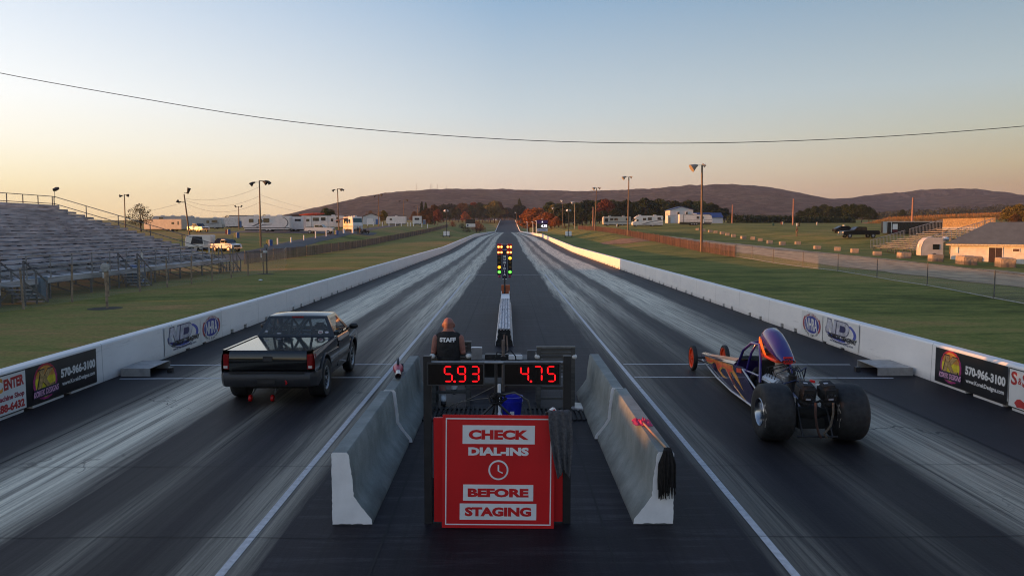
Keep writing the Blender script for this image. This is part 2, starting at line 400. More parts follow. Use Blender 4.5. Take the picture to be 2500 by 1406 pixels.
# ------------------------------------------------------------------ hills
def hill_mat(name, a, b_, c_, sc):
    m, N, L, b = nt(name); b.inputs['Roughness'].default_value = 1; b.inputs['Specular IOR Level'].default_value = 0
    g = N.new('ShaderNodeNewGeometry'); P = g.outputs['Position']
    n1 = noise_n(N, L, sc, 8, P, .8); n2 = noise_n(N, L, sc*.12, 5, P, .6)
    vo = N.new('ShaderNodeTexVoronoi'); vo.inputs['Scale'].default_value = sc*.75; L.new(P, vo.inputs['Vector'])
    vb = N.new('ShaderNodeSeparateXYZ'); L.new(vo.outputs['Color'], vb.inputs[0])
    n1 = math_n(N, L, 'ADD', math_n(N, L, 'MULTIPLY', n1, .55), math_n(N, L, 'MULTIPLY', math_n(N, L, 'MULTIPLY_ADD', vo.outputs['Distance'], -.55, vb.outputs[0]), .45))
    c1 = mixc(N, L, ramp(N, L, n1, [(.3,0),(.62,1)]), a, b_)
    L.new(mixc(N, L, ramp(N, L, n2, [(.45,0),(.65,.8)]), c1, mixc(N, L, n1, c_, b_)), b.inputs['Base Color'])
    bp = N.new('ShaderNodeBump'); bp.inputs['Strength'].default_value = 1; bp.inputs['Distance'].default_value = 20
    L.new(n1, bp.inputs['Height']); L.new(bp.outputs[0], b.inputs['Normal']); return m
RP = [(-400,575),(560,565),(700,528),(760,515),(800,505),(900,481),(960,471),(1050,464),(1200,463),(1300,466),(1440,468),(1500,466),(1600,461),(1750,460),(1850,463),(1920,474),(1990,487),(2060,485),(2150,474),(2250,464),(2330,461),(2400,468),(2500,488),(2700,520),(3100,560)]
def ridge(px):
    for (a, ya), (b, yb) in zip(RP, RP[1:]):
        if px <= b: t = (px-a)/(b-a); return ya + (yb-ya)*t
    return 560
YR = 3600
def hillz(x, y):
    px = 1239 + x/YR*1944; zr = 3.2 + (559-ridge(px))/1944*YR
    zr = max(zr, -40)
    t = (y-2100)/(YR-2100)
    if t > 1: k = max(0, 1-(t-1)*1.2)
    else: k = max(0, t); k = k*k*(3-2*k)*.55 + k*.45
    n = noise.noise((x*.0016, y*.0016, 1))*38*k*(1 if t < .9 else .0) + (noise.noise((x*.016, y*.016, 4))*6 + noise.noise((x*.05, y*.05, 7))*4.0)*k
    return 8 + (zr-8)*k + n
hx = axis([(-3200,3600,17)]); hy = axis([(2100,3300,55),(3300,3640,20),(3640,4700,120)])
sheet('hills', hx, hy, hillz, hill_mat('wooded_hillside', (.004,.006,.006), (.066,.066,.058), (.022,.03,.018), .045))
# ------------------------------------------------------------------ guard walls
def wall_mat():
    m, N, L, b = nt('painted_concrete'); b.inputs['Roughness'].default_value = .6
    g = N.new('ShaderNodeNewGeometry'); P = g.outputs['Position']
    sx = N.new('ShaderNodeSeparateXYZ'); L.new(P, sx.inputs[0])
    n1 = noise_n(N, L, 1.2, 6, P, .7, (1,.5,1.5)); n2 = noise_n(N, L, 9, 5, P, .7)
    c = mixc(N, L, ramp(N, L, n1, [(.35,0),(.7,1)]), (.72,.72,.73), (.80,.795,.79))
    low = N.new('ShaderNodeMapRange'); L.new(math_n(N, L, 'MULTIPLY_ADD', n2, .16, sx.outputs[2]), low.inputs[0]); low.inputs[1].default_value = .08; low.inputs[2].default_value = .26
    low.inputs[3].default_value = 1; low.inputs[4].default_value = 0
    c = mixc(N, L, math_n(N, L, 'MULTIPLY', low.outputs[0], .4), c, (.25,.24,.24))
    sc = noise_n(N, L, 1, 5, P, .75, (1,.6,14)); c = mixc(N, L, ramp(N, L, sc, [(.61,0),(.70,.4)]), c, (.33,.33,.345))
    jt = math_n(N, L, 'LESS_THAN', math_n(N, L, 'FRACT', math_n(N, L, 'DIVIDE', math_n(N, L, 'ADD', sx.outputs[1], .9), 3.5)), .006)
    c = mixc(N, L, math_n(N, L, 'MULTIPLY', jt, .6), c, (.2,.2,.2))
    L.new(c, b.inputs['Base Color'])
    bp = N.new('ShaderNodeBump'); bp.inputs['Strength'].default_value = .25; bp.inputs['Distance'].default_value = .01
    L.new(n2, bp.inputs['Height']); L.new(bp.outputs[0], b.inputs['Normal']); return m
wall_m = wall_mat()
def guard_wall(s, xi, label):
    st = []; y = -20.5
    ends = [-20.5]
    k = -10
    notch = []
    while 14+3.5*k < 320:
        for d in (0, 1.25):
            y = 14+3.5*k+d + U(-.06,.06)
            if not (16.2 < y < 20.4): notch.append(y)
        k += 1
    ys = [(-30, 0)]
    for n in notch:
        ys += [(n-.13,0),(n-.13,1),(n+.13,1),(n+.13,0)]
    ys += [(y, 0) for y in range(325, 970, 12)] + [(966, 0)]
    rings = []
    for y, up in ys:
        z = tz(y); zb = z + (.12 + U(-.01,.01) if up else -.03); h = .8 + .012*noise.noise((y*.35, s, 0))
        g = [(xi, zb), (xi+s*.015, z+h-.03), (xi+s*.04, z+h), (xi+s*.25, z+h), (xi+s*.28, z+h-.03), (xi+s*.34, zb)]
        rings.append([(x, y, zz) for x, zz in g])
    o = MB().loft(rings).build('guard_wall', wall_m, smooth=30); return tag(o, label, 'wall', 'walls along the strip')
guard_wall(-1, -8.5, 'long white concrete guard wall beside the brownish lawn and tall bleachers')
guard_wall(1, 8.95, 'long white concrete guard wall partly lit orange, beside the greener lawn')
# ------------------------------------------------------------------ banners
P_ = dict(red=mat('banner_red', (.42,.03,.03), .45, nz=(3,.15)), dred=mat('banner_dark_red', (.3,.02,.05), .45), org=mat('banner_orange', (.62,.26,.04), .45), yel=mat('banner_yellow', (.62,.5,.02), .45),
  grn=mat('banner_lime', (.45,.55,.03), .45), mag=mat('banner_magenta', (.33,.02,.16), .45), gold=mat('banner_gold', (.42,.27,.1), .45, nz=(20,.3)), pink=mat('banner_pink', (.6,.32,.5), .45),
  pur=mat('banner_purple', (.02,.015,.045), .4), lav=mat('banner_lavender', (.22,.22,.38), .4, nz=(5,.35)), silv=mat('banner_silver', (.42,.43,.5), .4, nz=(5,.3)), navy=mat('banner_navy', (.015,.02,.1), .4), sky=mat('banner_blue', (.06,.09,.42), .45),
  vinyl=mat('banner_white_vinyl', (.66,.67,.67), .42, nz=(2,.06)), vblack=mat('banner_black_vinyl', (.010,.010,.012), .28, nz=(2,.3), spec=.6), ink=black_print)
def banner(x, y, rz, label, z0=.05):
    t = thing('banner', label, 'banner', (x, y, z0), rz, 'banners along the guard walls'); return t
def korek(x, y, rz, label):
    t = banner(x, y, rz, label); B = Board(t); w = 1.2
    B.rect('panel', -w, w, 0, .7, P_['vblack'], .006)
    cx, cz = -.62, .37
    ring = [(cx + (.335+.012*(i%2))*math.cos(2*PI*i/40)*1.12, cz + (.325+.012*(i%2))*math.sin(2*PI*i/40)) for i in range(40)]
    B.poly('emblem_ring', ring, P_['mag'], .009)
    B.poly('emblem_arc', crescent(cx, cz, .37, .325, .32, .28, .5, 2.7), P_['red'], .011)
    B.poly('emblem_disc', ell(cx, cz, .32, .285), P_['grn'], .012)
    B.poly('emblem_top', ell(cx, cz, .315, .28, .3, PI-.3), P_['org'], .014)
    B.poly('emblem_glow', [(cx-.30,cz+.09),(cx+.30,cz+.09),(cx+.318,cz-.0),(cx+.29,cz-.1),(cx-.29,cz-.1),(cx-.318,cz-.0)], P_['yel'], .013)
    K = [(-.21,.21),(-.02,.21),(-.07,.07),(.07,.2),(.25,.2),(.03,.03),(.13,-.09),(.26,-.06),(.22,-.15),(.1,-.17),(-.09,-.0),(-.15,-.16),(-.27,-.16),(-.16,.14)]
    B.poly('emblem_letter_edge', [(cx+x*1.12-.005, cz+z*1.12+.008) for x, z in K], P_['ink'], .016)
    B.poly('emblem_letter', [(cx+x, cz+z+.012) for x, z in K], P_['gold'], .018)
    B.poly('emblem_band', [(cx-.41,cz-.27),(cx-.38,cz-.11),(cx+.41,cz-.1),(cx+.4,cz-.27)], P_['pur'], .020)
    B.text('KOREK DESIGNS', cx, cz-.185, .80, .11, P_['pink'], .022, .035, .03, .25)
    B.text('570-966-3100', .52, .41, 1.26, .18, P_['vinyl'], .008, .05)
    B.text('www.KorekDesigns.com', .52, .2, 1.2, .105, P_['vinyl'], .008, .03); return t
def nhra(x, y, rz, label):
    t = banner(x, y, rz, label); B = Board(t)
    B.rect('panel', -.8, .8, 0, .7, P_['vinyl'], .006)
    for k, (a0, a1) in enumerate(((PI-.62, PI+.62), (-.62, .62))): B.poly('emblem_arc', crescent(0, .35, .68, .36, .58, .29, a0, a1), P_['dred'], .009)
    B.poly('emblem_disc', ell(0, .35, .55, .25), blue_print, .010)
    B.text('NHRA', 0, .35, .88, .36, P_['vinyl'], .013, .025, 0, .0)
    B.arc('CHAMPIONSHIP', 0, .35, .62, .285, PI-.75, .75, .075, P_['dred'], .010, bold=.03)
    B.arc('DRAG RACING', 0, .35, .64, .315, PI+.75, 2*PI-.75, .075, P_['ink'], .010, True, .03)
    return t
def ndway(x, y, rz, label):
    t = banner(x, y, rz, label); B = Board(t); w = 1.15
    B.rect('panel', -w, w, 0, .7, P_['vinyl'], .006)
    B.poly('swoosh', crescent(0, .39, .95, .26, .93, .2, .95*PI, 1.62*PI, .03, .03), P_['sky'], .009)
    B.poly('swoosh', crescent(0, .39, 1.0, .29, .9, .25, -.35, .9, -.06, 0), P_['sky'], .009)
    B.poly('swoosh_edge', crescent(0, .385, .99, .295, .975, .275, .95*PI, 1.72*PI), P_['navy'], .010)
    def sl(pts): return [(x+.28*(z-.35), z) for x, z in pts]
    Nn = [(-.92,.3),(-.92,.66),(-.66,.66),(-.48,.45),(-.48,.66),(-.30,.66),(-.30,.3),(-.54,.3),(-.73,.52),(-.73,.3)]
    Dd = [(-.25,.3),(-.25,.66),(.25,.66)] + ell(.25,.48,.28,.18,PI/2,-PI/2,10) + [(.25,.3)]
    for q in (Nn, Dd):
        cxx = sum(p[0] for p in q)/len(q)
        B.poly('monogram_edge', sl([(cxx+(x-cxx)*1.07, .48+(z-.48)*1.12) for x, z in q]), P_['navy'], .012)
        B.poly('monogram', sl(q), P_['silv'], .015)
    B.poly('monogram_counter', sl([(-.04,.39),(-.04,.57),(.2,.57)] + ell(.2,.48,.13,.09,PI/2,-PI/2,8)), P_['navy'], .018)
    B.text('NUMIDIA DRAGWAY', .16, .235, 1.8, .13, P_['ink'], .020, .04, 0, .3)
    B.text('www.numidiadragway.com', .08, .09, 1.5, .085, P_['navy'], .009, .02); return t
def speedshop(x, y, rz, label):
    t = banner(x, y, rz, label); B = Board(t); w = 1.18
    B.rect('border', -w, w, 0, .7, P_['ink'], .006); B.rect('panel', -w+.02, w-.02, .02, .68, P_['vinyl'], .008)
    B.text('S', -1.03, .53, .17, .24, P_['red'], .010, .03); B.text('&', -.87, .5, .1, .12, P_['red'], .010, .02); B.text('S', -.72, .53, .17, .24, P_['red'], .010, .03)
    B.text('PEED', -.3, .5, .5, .17, P_['red'], .010, .03)
    B.text('C', .45, .53, .15, .25, P_['org'], .010, .05); B.text('ENTER', .83, .53, .56, .19, P_['red'], .010, .05, .03)
    B.text('Complete', -.08, .285, .6, .12, P_['dred'], .010, .03); B.text('Machine Shop', .72, .285, .78, .12, P_['dred'], .010, .04); B.text('570-', .1, .13, .38, .145, P_['red'], .010, .04); B.text('288-6432', .72, .13, .78, .145, P_['red'], .010, .05)
    B.poly('flame', [(-1.0,.1),(-.93,.17),(-.84,.19),(-.72,.15),(-.64,.17),(-.7,.11),(-.6,.1),(-.7,.07),(-.66,.03),(-.78,.045),(-.92,.03)], P_['red'], .010)
    return t
XL, XR = -8.49, 8.94
korek(XL, 15.12, PI/2, 'black banner with round gold letter emblem on the wall below the bleachers lawn')
ndway(XL, 20.75, PI/2, 'white banner with chrome monogram and blue swoosh beside the black pickup')
nhra(XL, 22.72, PI/2, 'white banner with blue oval emblem on the wall beyond the black pickup')
speedshop(XL, 12.74, PI/2, 'white and red machine shop banner ending in CENTER on the bleacher side wall')
korek(XR, 15.22, -PI/2, 'black banner with round gold letter emblem and phone number on the wall near the dragster')
ndway(XR, 21.2, -PI/2, 'white banner with chrome monogram and blue swoosh on the wall behind the dragster')
nhra(XR, 23.2, -PI/2, 'white banner with blue oval emblem on the wall behind the dragster')
speedshop(XR, 12.8, -PI/2, 'white and red banner starting with S&S on the wall near the dragster')

# ------------------------------------------------------------------ beam shelter boxes on the staging lines
box_m = mat('grey_sheet_metal', (.33,.32,.31), .6, .2, nz=(5,.15), bump=(40,.2))
def shelter(s, x0, x1, label):
    t = thing('beam_shelter', label, 'metal box', (0, 17.2, 0), 0, 'metal shelters over the staging beams')
    xa, xb = (x0, x1) if s < 0 else (x1, x0)
    MB().prism([(x0,0,.165),(x1,0,.165),(x1+s*.02,1.02,.165),(x0,1.02,.165)], (0,0,.012)).build('top_plate', box_m, t)
    MB().bx(min(x0,x1), max(x0,x1), -.012, 0, 0, .177).build('front_plate', box_m, t)
    MB().bx(min(x0,x1), max(x0,x1), 1.02, 1.032, 0, .177).build('back_plate', box_m, t)
    q = MB().bx(x1-.2*s-.05, x1-.2*s+.05, .5, .62, 0, .1); q.build('beam_sensor', black_plastic, t)
shelter(-1, -8.42, -7.78, 'low grey metal shelter box against the wall, behind the black pickup')
shelter(1, 8.87, 8.1, 'low grey metal shelter box against the wall, behind the dragster')

# ------------------------------------------------------------------ jersey barriers
def conc_mat(name, c0, c1):
    m, N, L, b = nt(name); b.inputs['Roughness'].default_value = .85
    g = N.new('ShaderNodeNewGeometry'); P = g.outputs['Position']
    n1 = noise_n(N, L, 1.6, 6, P, .7); n2 = noise_n(N, L, 60, 4, P, .7)
    c = mixc(N, L, ramp(N, L, n1, [(.3,0),(.7,1)]), c0, c1)
    c = mixc(N, L, .6, c, mixc(N, L, n2, .5, 1.5), 'MULTIPLY'); 
    sz = N.new('ShaderNodeSeparateXYZ'); L.new(P, sz.inputs[0])
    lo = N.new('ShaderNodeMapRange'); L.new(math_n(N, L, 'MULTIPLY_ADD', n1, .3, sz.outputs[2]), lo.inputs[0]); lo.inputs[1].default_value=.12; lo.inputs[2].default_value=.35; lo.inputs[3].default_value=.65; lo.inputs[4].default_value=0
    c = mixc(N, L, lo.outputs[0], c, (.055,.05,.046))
    stn = noise_n(N, L, 1, 5, P, .7, (5,5,.5)); c = mixc(N, L, ramp(N, L, stn, [(.55,0),(.75,.5)]), c, (.09,.085,.08))
    L.new(c, b.inputs['Base Color'])
    bp = N.new('ShaderNodeBump'); bp.inputs['Strength'].default_value = .5; bp.inputs['Distance'].default_value = .01
    L.new(n2, bp.inputs['Height']); L.new(bp.outputs[0], b.inputs['Normal']); return m
conc_m = conc_mat('weathered_concrete', (.12,.142,.14), (.26,.285,.275))
PROF = [(0,0),(.43,0),(.425,.06),(.30,.22),(.235,.32),(.222,.5),(.185,.775),(.165,.8),(.012,.8),(0,.785)]
def barrier(s, xo, y0, y1, label, end=True):
    t = thing('concrete_barrier', label, 'barrier', (xo, y0, 0), 0, 'concrete barriers around the starter')
    def prof(sc): return [(-s*x, z) for x, z in PROF]
    n = 14; rings = []
    for i in range(n+1):
        y = (y1-y0)*i/n
        rings.append([(x + .004*noise.noise((x*5, y*3, z*4)), y, z) for x, z in prof(1)])
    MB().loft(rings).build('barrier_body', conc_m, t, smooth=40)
    # hand-painted white end
    pe = []
    for i, (x, z) in enumerate(PROF):
        x2, z2 = PROF[(i+1) % len(PROF)]; m_ = max(1, int(math.hypot(x2-x, z2-z)/.03))
        for k in range(m_):
            xx, zz = x+(x2-x)*k/m_, z+(z2-z)*k/m_; j = .006*noise.noise((xx*40, zz*40, y0))
            if zz < .01: zz = .006 + abs(j)*2.5
            pe.append((-s*(xx + (j if zz < .75 else 0)), -.004, zz))
    MB().prism(pe, (0, .003, 0)).build('painted_end', white_paint, t)
    return t
barrier(-1, -1.9, 8.44, 11.72, 'near concrete barrier with white painted end, between the black pickup lane and red sign')
barrier(-1, -1.86, 11.76, 15.0, 'concrete barrier carrying the red leaf blower, white joint at its near end')
barrier(1, 1.8, 8.44, 11.9, 'near concrete barrier with a mop and pink rag lying on it')
barrier(1, 1.76, 11.94, 15.2, 'concrete barrier behind the one with the mop, nearer the empty wooden chair')

# ------------------------------------------------------------------ leaf blower on the left barrier
rp = mat('red_plastic', (.36,.02,.06), .35); gp = mat('grey_plastic', (.22,.22,.23), .4)
t = thing('leaf_blower', 'red and silver leaf blower lying on top of the concrete barrier', 'leaf blower', (-1.79, 12.9, .8), R(8))
MB().tube([(0,-.42,.075),(0,-.1,.085)], [.05,.042], 14, False).tube([(0,-.42,.075),(0,-.1,.085)], [.043,.036], 14, False).build('nozzle', alu, t, smooth=40)
MB().tube([(0,-.1,.085),(0,.06,.09),(0,.2,.1),(0,.36,.1)], [.044,.075,.085,.06], 14).build('body', rp, t, smooth=40)
MB().tube([(0,.1,.17),(0,.16,.23),(0,.34,.25),(0,.46,.19),(0,.44,.1)], .022, 8).build('handle', black_plastic, t, smooth=40)
MB().lathe([(.02,-.05),(.07,-.05),(.07,.05),(.02,.05)], (.04,.25,.1), 'x', 14).build('fan_housing', black_plastic, t, smooth=40)
MB().bx(-.05,.05,.36,.5,.03,.13).build('battery', rp, t, .01)
# ------------------------------------------------------------------ mop + rag on the right barrier
t = thing('mop', 'string mop with orange wooden handle, its black head hanging over the barrier end', 'mop', (1.72, 8.43, .8))
MB().cyl((-.05,1.25,.02),(0,-.02,.035),.013,.013,10).build('handle', mat('varnished_wood', (.42,.2,.08), .4), t, smooth=40)
mb = MB()
for i in range(70):
    a = U(-1,1); d = U(0,1); L_ = U(.36,.52); x0 = a*.03
    x1 = a*.085 + U(-.012,.012); y1 = -.03 - .07*math.sqrt(max(0,1-a*a))*d
    mb.tube([(x0,-.01,.05),(x0*1.3,-.035-.03*d,.035),(x1,y1,-.12),(x1+U(-.015,.015),y1+.01,-.3),(x1*1.05+U(-.02,.02),y1+.015,-L_)], [.007,.009,.01,.009,.004], 5)
mb.build('mop_strings', mat('black_mop_yarn', (.012,.010,.009), .95, nz=(30,.4)), t, smooth=60)
MB().tube([(0,.04,.03),(0,-.03,.035)], [.018,.03], 8).build('ferrule', black_plastic, t)
def cloth(name, cx, cy, z, sx, sy, amp, m, parent=None, seed=0):
    n = 22; vs = []
    for j in range(n+1):
        for i in range(n+1):
            u, v = i/n*2-1, j/n*2-1; rr = 1+.3*noise.noise((math.atan2(v,u)*1.2, seed, 0)); k = max(abs(u), abs(v))
            h = amp*abs(noise.noise((u*2.2+seed, v*2.2, 1)))*1.6 + amp*.5*noise.noise((u*5, v*5, seed)) 
            vs.append((cx+u*sx*rr, cy+v*sy*rr, z + max(.004, h*(1.15-k))))
    fs = [(j*(n+1)+i, j*(n+1)+i+1, (j+1)*(n+1)+i+1, (j+1)*(n+1)+i) for j in range(n) for i in range(n)]
    return MB().add(vs, fs).build(name, m, parent, smooth=80)
o = cloth('rag', 1.67, 9.72, .803, .11, .17, .09, mat('pink_cloth', (.55,.04,.12), .9, nz=(20,.25)), seed=3)
tag(o, 'crumpled pink red rag on the barrier beside the mop handle', 'rag')

# ------------------------------------------------------------------ display rack, red cabinet panels, sign
rk = thing('display_rack', 'black upright rack holding two red digit displays', 'rack', (0, 8.46, 0))
pm = mat('painted_black_steel', (.014,.014,.016), .5, nz=(8,.3))
MB().bx(-.905,-.82,0,.09,0,1.84).build('post', pm, rk, .004); MB().bx(.60,.685,0,.09,0,1.84).build('post', pm, rk, .004)
MB().cyl((-.82,.045,1.765),(.60,.045,1.765),.016,.016,10).build('crossbar', galv, rk, smooth=40)
for px_, w_ in ((-.80,.16), (.45,.16)):
    MB().bx(px_, px_+w_-.01, .01,.05, .02, 1.17).build('side_panel', red_print, rk, .004)
MB().bx(-.815,.595,.06,.075,.02,.5).build('kick_plate', pm, rk)
# seven-segment displays
led = mat('red_led', (.02,0,0), .5, nz=None, emit=((1,.003,.006), 1.0)); led_off = mat('display_face', (.006,.004,.004), .25, nz=None)
SEG = {'a':((.1,1),(.9,1)),'b':((1,.95),(1,.55)),'c':((1,.45),(1,.05)),'d':((.1,0),(.9,0)),'e':((0,.45),(0,.05)),'f':((0,.95),(0,.55)),'g':((.1,.5),(.9,.5))}
DIG = {'5':'acdfg','9':'abcdfg','3':'abcdg','4':'bcfg','7':'abc'}
def display(cx, zc, s, label, dx):
    t = thing('digit_display', label, 'digital display', (cx, 8.46, zc), 0, 'red digit displays on the rack')
    W, H = .615, .25
    mb = MB(); mb.bx(-W/2,W/2,-.03,.0,-H/2,H/2); mb.build('housing', pm, t, .004)
    f = MB(); f.bx(-W/2,W/2,-.04,-.03,H/2-.018,H/2).bx(-W/2,W/2,-.04,-.03,-H/2,-H/2+.012).bx(-W/2,-W/2+.014,-.04,-.03,-H/2+.012,H/2-.018).bx(W/2-.014,W/2,-.04,-.03,-H/2+.012,H/2-.018); f.build('frame', mat('frame_grey', (.045,.045,.05), .5), t)
    MB().bx(-W/2+.015,W/2-.015,-.033,-.0305,-H/2+.013,H/2-.019).build('screen', led_off, t)
    x = dx; dw, dh = .078, .158
    for ch in s:
        if ch == '.':
            MB().sph((x-.036,-.034,-dh/2-.002),(.012,.005,.012),10,6).build('decimal_point', led, t); continue
        mb = MB()
        for g in DIG[ch]:
            (ax, ay), (bx_, by) = SEG[g]; hor = ay == by
            for k in range(6):
                u = (k+.5)/6; px = x + (ax+(bx_-ax)*u)*dw; pz = (ay+(by-ay)*u-.5)*dh
                l = .014 if 0 < k < 5 else .010
                if hor: mb.bx(px-.0036,px+.0036,-.036,-.0335,pz-l/2,pz+l/2)
                else: mb.bx(px-l/2,px+l/2,-.036,-.0335,pz-.0045,pz+.0045)
        mb.build('digit', led, t); x += .143
display(-.555, 1.655, '5.93', 'red digit display reading 5.93', -.118)
display(.262, 1.655, '4.75', 'red digit display reading 4.75', -.118)

sg = thing('check_sign', 'square red sign reading CHECK DIAL-INS BEFORE STAGING with a clock symbol', 'sign', (-.105, 8.33, .0)); sg.rotation_euler = (R(-2), R(.6), 0)
B = Board(sg); w = .6
MB().bx(-w,w,-.012,0,.005,1.225).build('panel', red_print, sg, .003)
for nm, a in (('border_top',(-w+.035,w-.035,1.178,1.19)),('border_bottom',(-w+.035,w-.035,.04,.052)),('border_left',(-w+.035,-w+.047,.053,1.177)),('border_right',(w-.047,w-.035,.053,1.177))):
    B.rect('border_line', *a, white_print, .0145)
for s, cz, tw, th, boxw, boxh, m_ in (('CHECK',1.015,.64,.105,.77,.2,red_print),('DIAL-INS',.835,.645,.09,0,0,white_print),('BEFORE',.39,.65,.095,.75,.175,red_print),('STAGING',.185,.71,.1,.82,.175,red_print)):
    if boxw: B.rect('white_block', -boxw/2, boxw/2, cz-boxh/2, cz+boxh/2, white_print, .0145)
    B.text(s, 0, cz, tw, th, m_, .0165, .055)
B.poly('clock_ring', ell(0,.635,.107,.107), white_print, .0145); B.poly('clock_face', ell(0,.635,.089,.089), red_print, .0162)
B.poly('clock_hand', [(-.008,.625),(.008,.625),(.008,.69),(-.008,.69)], white_print, .0179); B.poly('clock_hand', [(-.004,.632),(.0,.62),(.045,.597),(.05,.61)], white_print, .0183)
# grey towel over the sign corner
tm = mat('grey_terry_cloth', (.085,.085,.092), .95, nz=(40,.25), bump=(120,.5))
n, mrow = 18, 40; vs = []
for j in range(mrow+1):
    v = j/mrow
    for i in range(n+1):
        u = i/n*2-1
        if v < .22: k = v/.22; y = .12-.14*k; z = 1.235 + .05*math.sin(k*PI*.5) ; wd = .085+.035*k; xo = -.06*(1-k)
        else: k = (v-.22)/.78; y = -.03-.025*k; z = 1.28 - .62*k - .1*k*abs(u); wd = .12*(1-.5*k*k); xo = .05*k
        f = .018*math.sin(u*9+v*3)*(.3+v) + .015*noise.noise((u*3, v*6, 2))
        vs.append((.60 + xo + u*wd, y + f - .01, z + .014*noise.noise((u*4, v*4, 9))))
fs = [(j*(n+1)+i, j*(n+1)+i+1, (j+1)*(n+1)+i+1, (j+1)*(n+1)+i) for j in range(mrow) for i in range(n)]
o = MB().add(vs, fs).build('towel', tm, smooth=80); o.location = (-.05, 8.33, 0)
sm = o.modifiers.new('Solidify', 'SOLIDIFY'); sm.thickness = .012
tag(o, 'grey towel draped over the top corner of the red sign', 'towel')
t = thing('cordless_tool', 'dark purple cordless hand tool propped beside the grey towel', 'tool', (.58, 8.36, 1.09)); t.rotation_euler = (R(-12), R(-28), R(20))
MB().bx(-.035,.035,-.05,.04,-.12,.17).build('body', mat('purple_plastic', (.035,.025,.06), .4), t, .012); MB().bx(-.03,.03,-.055,.02,.17,.235).build('battery', white_print, t, .006)
MB().poly([(-.018,-.058,.185),(.018,-.058,.185),(.018,-.058,.22),(-.018,-.058,.22)]).build('warning_label', red_print, t)
MB().tube([(0,0,-.12),(0,.01,-.2)], [.03,.022], 10).build('tip', black_plastic, t)

# ------------------------------------------------------------------ behind the rack: tripod, bucket, mats, desk, chairs
t = thing('tripod_stand', 'black tripod stand with splayed legs and cables behind the sign', 'stand', (-.17, 11.6, 0))
MB().cyl((0,0,.18),(0,0,1.25),.026,.022,10).build('pole', black_metal, t, smooth=40)
for a in (-.25, PI+.35, -PI/2, PI/2+.2): MB().cyl((0,0,.66),(math.cos(a)*.72,math.sin(a)*.55,.03),.018,.016,8).build('leg', black_metal, t, smooth=40)
MB().obx((0,0,.68),(.09,.09,.12)).build('hub', black_plastic, t, .01)
cb = MB()
for k in range(7):
    r0 = U(.05,.16); a = U(0,6.3)
    cb.tube([(.02+r0*math.cos(a+q*.5)*(1+.2*U(-1,1)), -.05+.06*math.sin(q), .72+r0*.6*math.sin(a+q*.5)+U(-.02,.02)) for q in range(14)], .008, 6)
cb.build('cable_loops', black_rubber, t, smooth=60)
o = MB().tube([(-.15,11.55,.75),(.1,11.5,.82),(.3,11.5,.7),(.36,11.52,.45),(.3,11.6,.02)], .013, 8).tube([(-.17,11.6,.9),(-.6,12.3,.55),(-.9,12.8,.35),(-1.2,13.3,.02)], .006, 6).tube([(-.17,11.6,.72),(-.4,12,.62),(-.75,12.3,.5),(-1.1,12.5,.02)], .005, 6).build('cable', mat('grey_cable', (.09,.085,.075), .6), smooth=60)
tag(o, 'loose cables running from the tripod down to the ground', 'cable')
bk = thing('bucket', 'blue plastic bucket standing behind the sign', 'bucket', (.07, 13.3, 0))
bm_ = mat('blue_plastic', (.015,.02,.38), .35)
MB().lathe([(.0,.01),(.15,.01),(.185,.37),(.192,.37),(.192,.385),(.176,.385),(.145,.02),(0,.02)], (0,0,0), 'z', 28).build('pail', bm_, bk, smooth=40)
MB().lathe([(.185,.30),(.195,.30),(.195,.315),(.186,.315)], (0,0,0), 'z', 28, True).build('rim_rib', bm_, bk, smooth=40)
MB().tube([(.19*math.cos(a), -.03-.05*math.sin(a), .34+.12*math.sin(a)-.1) for a in [PI*k/14 for k in range(15)]], .005, 6).build('bail_handle', galv, bk)
MB().poly([(-.03,-.168,.08),(.04,-.168,.08),(.04,-.178,.16),(-.03,-.178,.16)]).build('paper_label', white_print, bk)
o = MB().cyl((-.13,13.1,.05),(-.14,13.12,.62),.022,.03,10).build('spray_wand', white_print, smooth=40); tag(o, 'white plastic wand standing against the blue bucket', 'wand')
cloth_o = cloth('paper_towel', -.16, 13.0, .14, .06, .07, .1, white_print, seed=8); tag(cloth_o, 'crumpled white paper towel beside the blue bucket', 'paper towel')
matm = mat('rubber_slat_mat', (.013,.013,.013), .8)
for cx_, cy_, lb in ((-.95, 13.55, 'black slatted rubber mat under the seated person'), (.78, 13.55, 'black slatted rubber mat under the empty wooden chair')):
    mb = MB(); 
    for k in range(13): mb.bx(cx_-.48+k*.08, cx_-.44+k*.08, cy_-.45, cy_+.5, .004, .03)
    mb.bx(cx_-.48, cx_+.56, cy_-.4, cy_-.36, .004, .022); mb.bx(cx_-.48, cx_+.56, cy_+.4, cy_+.44, .004, .022)
    tag(mb.build('rubber_mat', matm), lb, 'mat', 'rubber mats behind the sign')
tray = MB().prism([(1.12,13.9,.0),(1.42,13.75,.0),(1.5,14.2,.0),(1.2,14.35,.0)], (0,0,.05)).build('plastic_tray', mat('clear_grey_plastic', (.3,.3,.31), .3), bevel=.01); tag(tray, 'shallow grey tray on the ground beside the mat', 'tray')
dk = thing('control_desk', 'low dark control table between the two wooden chairs', 'table', (-.1, 16.05, 0))
dm = mat('dark_grey_laminate', (.075,.075,.08), .6, nz=(6,.2))
MB().bx(-.82,.82,-.1,.6,.52,.56).build('tabletop', dm, dk, .006)
for x_ in (-.76,.72):
    for y_ in (-.06,.53): MB().bx(x_,x_+.05,y_,y_+.05,0,.52).build('leg', pm, dk)
MB().bx(-.76,.76,.5,.53,.1,.5).build('back_panel', pm, dk)
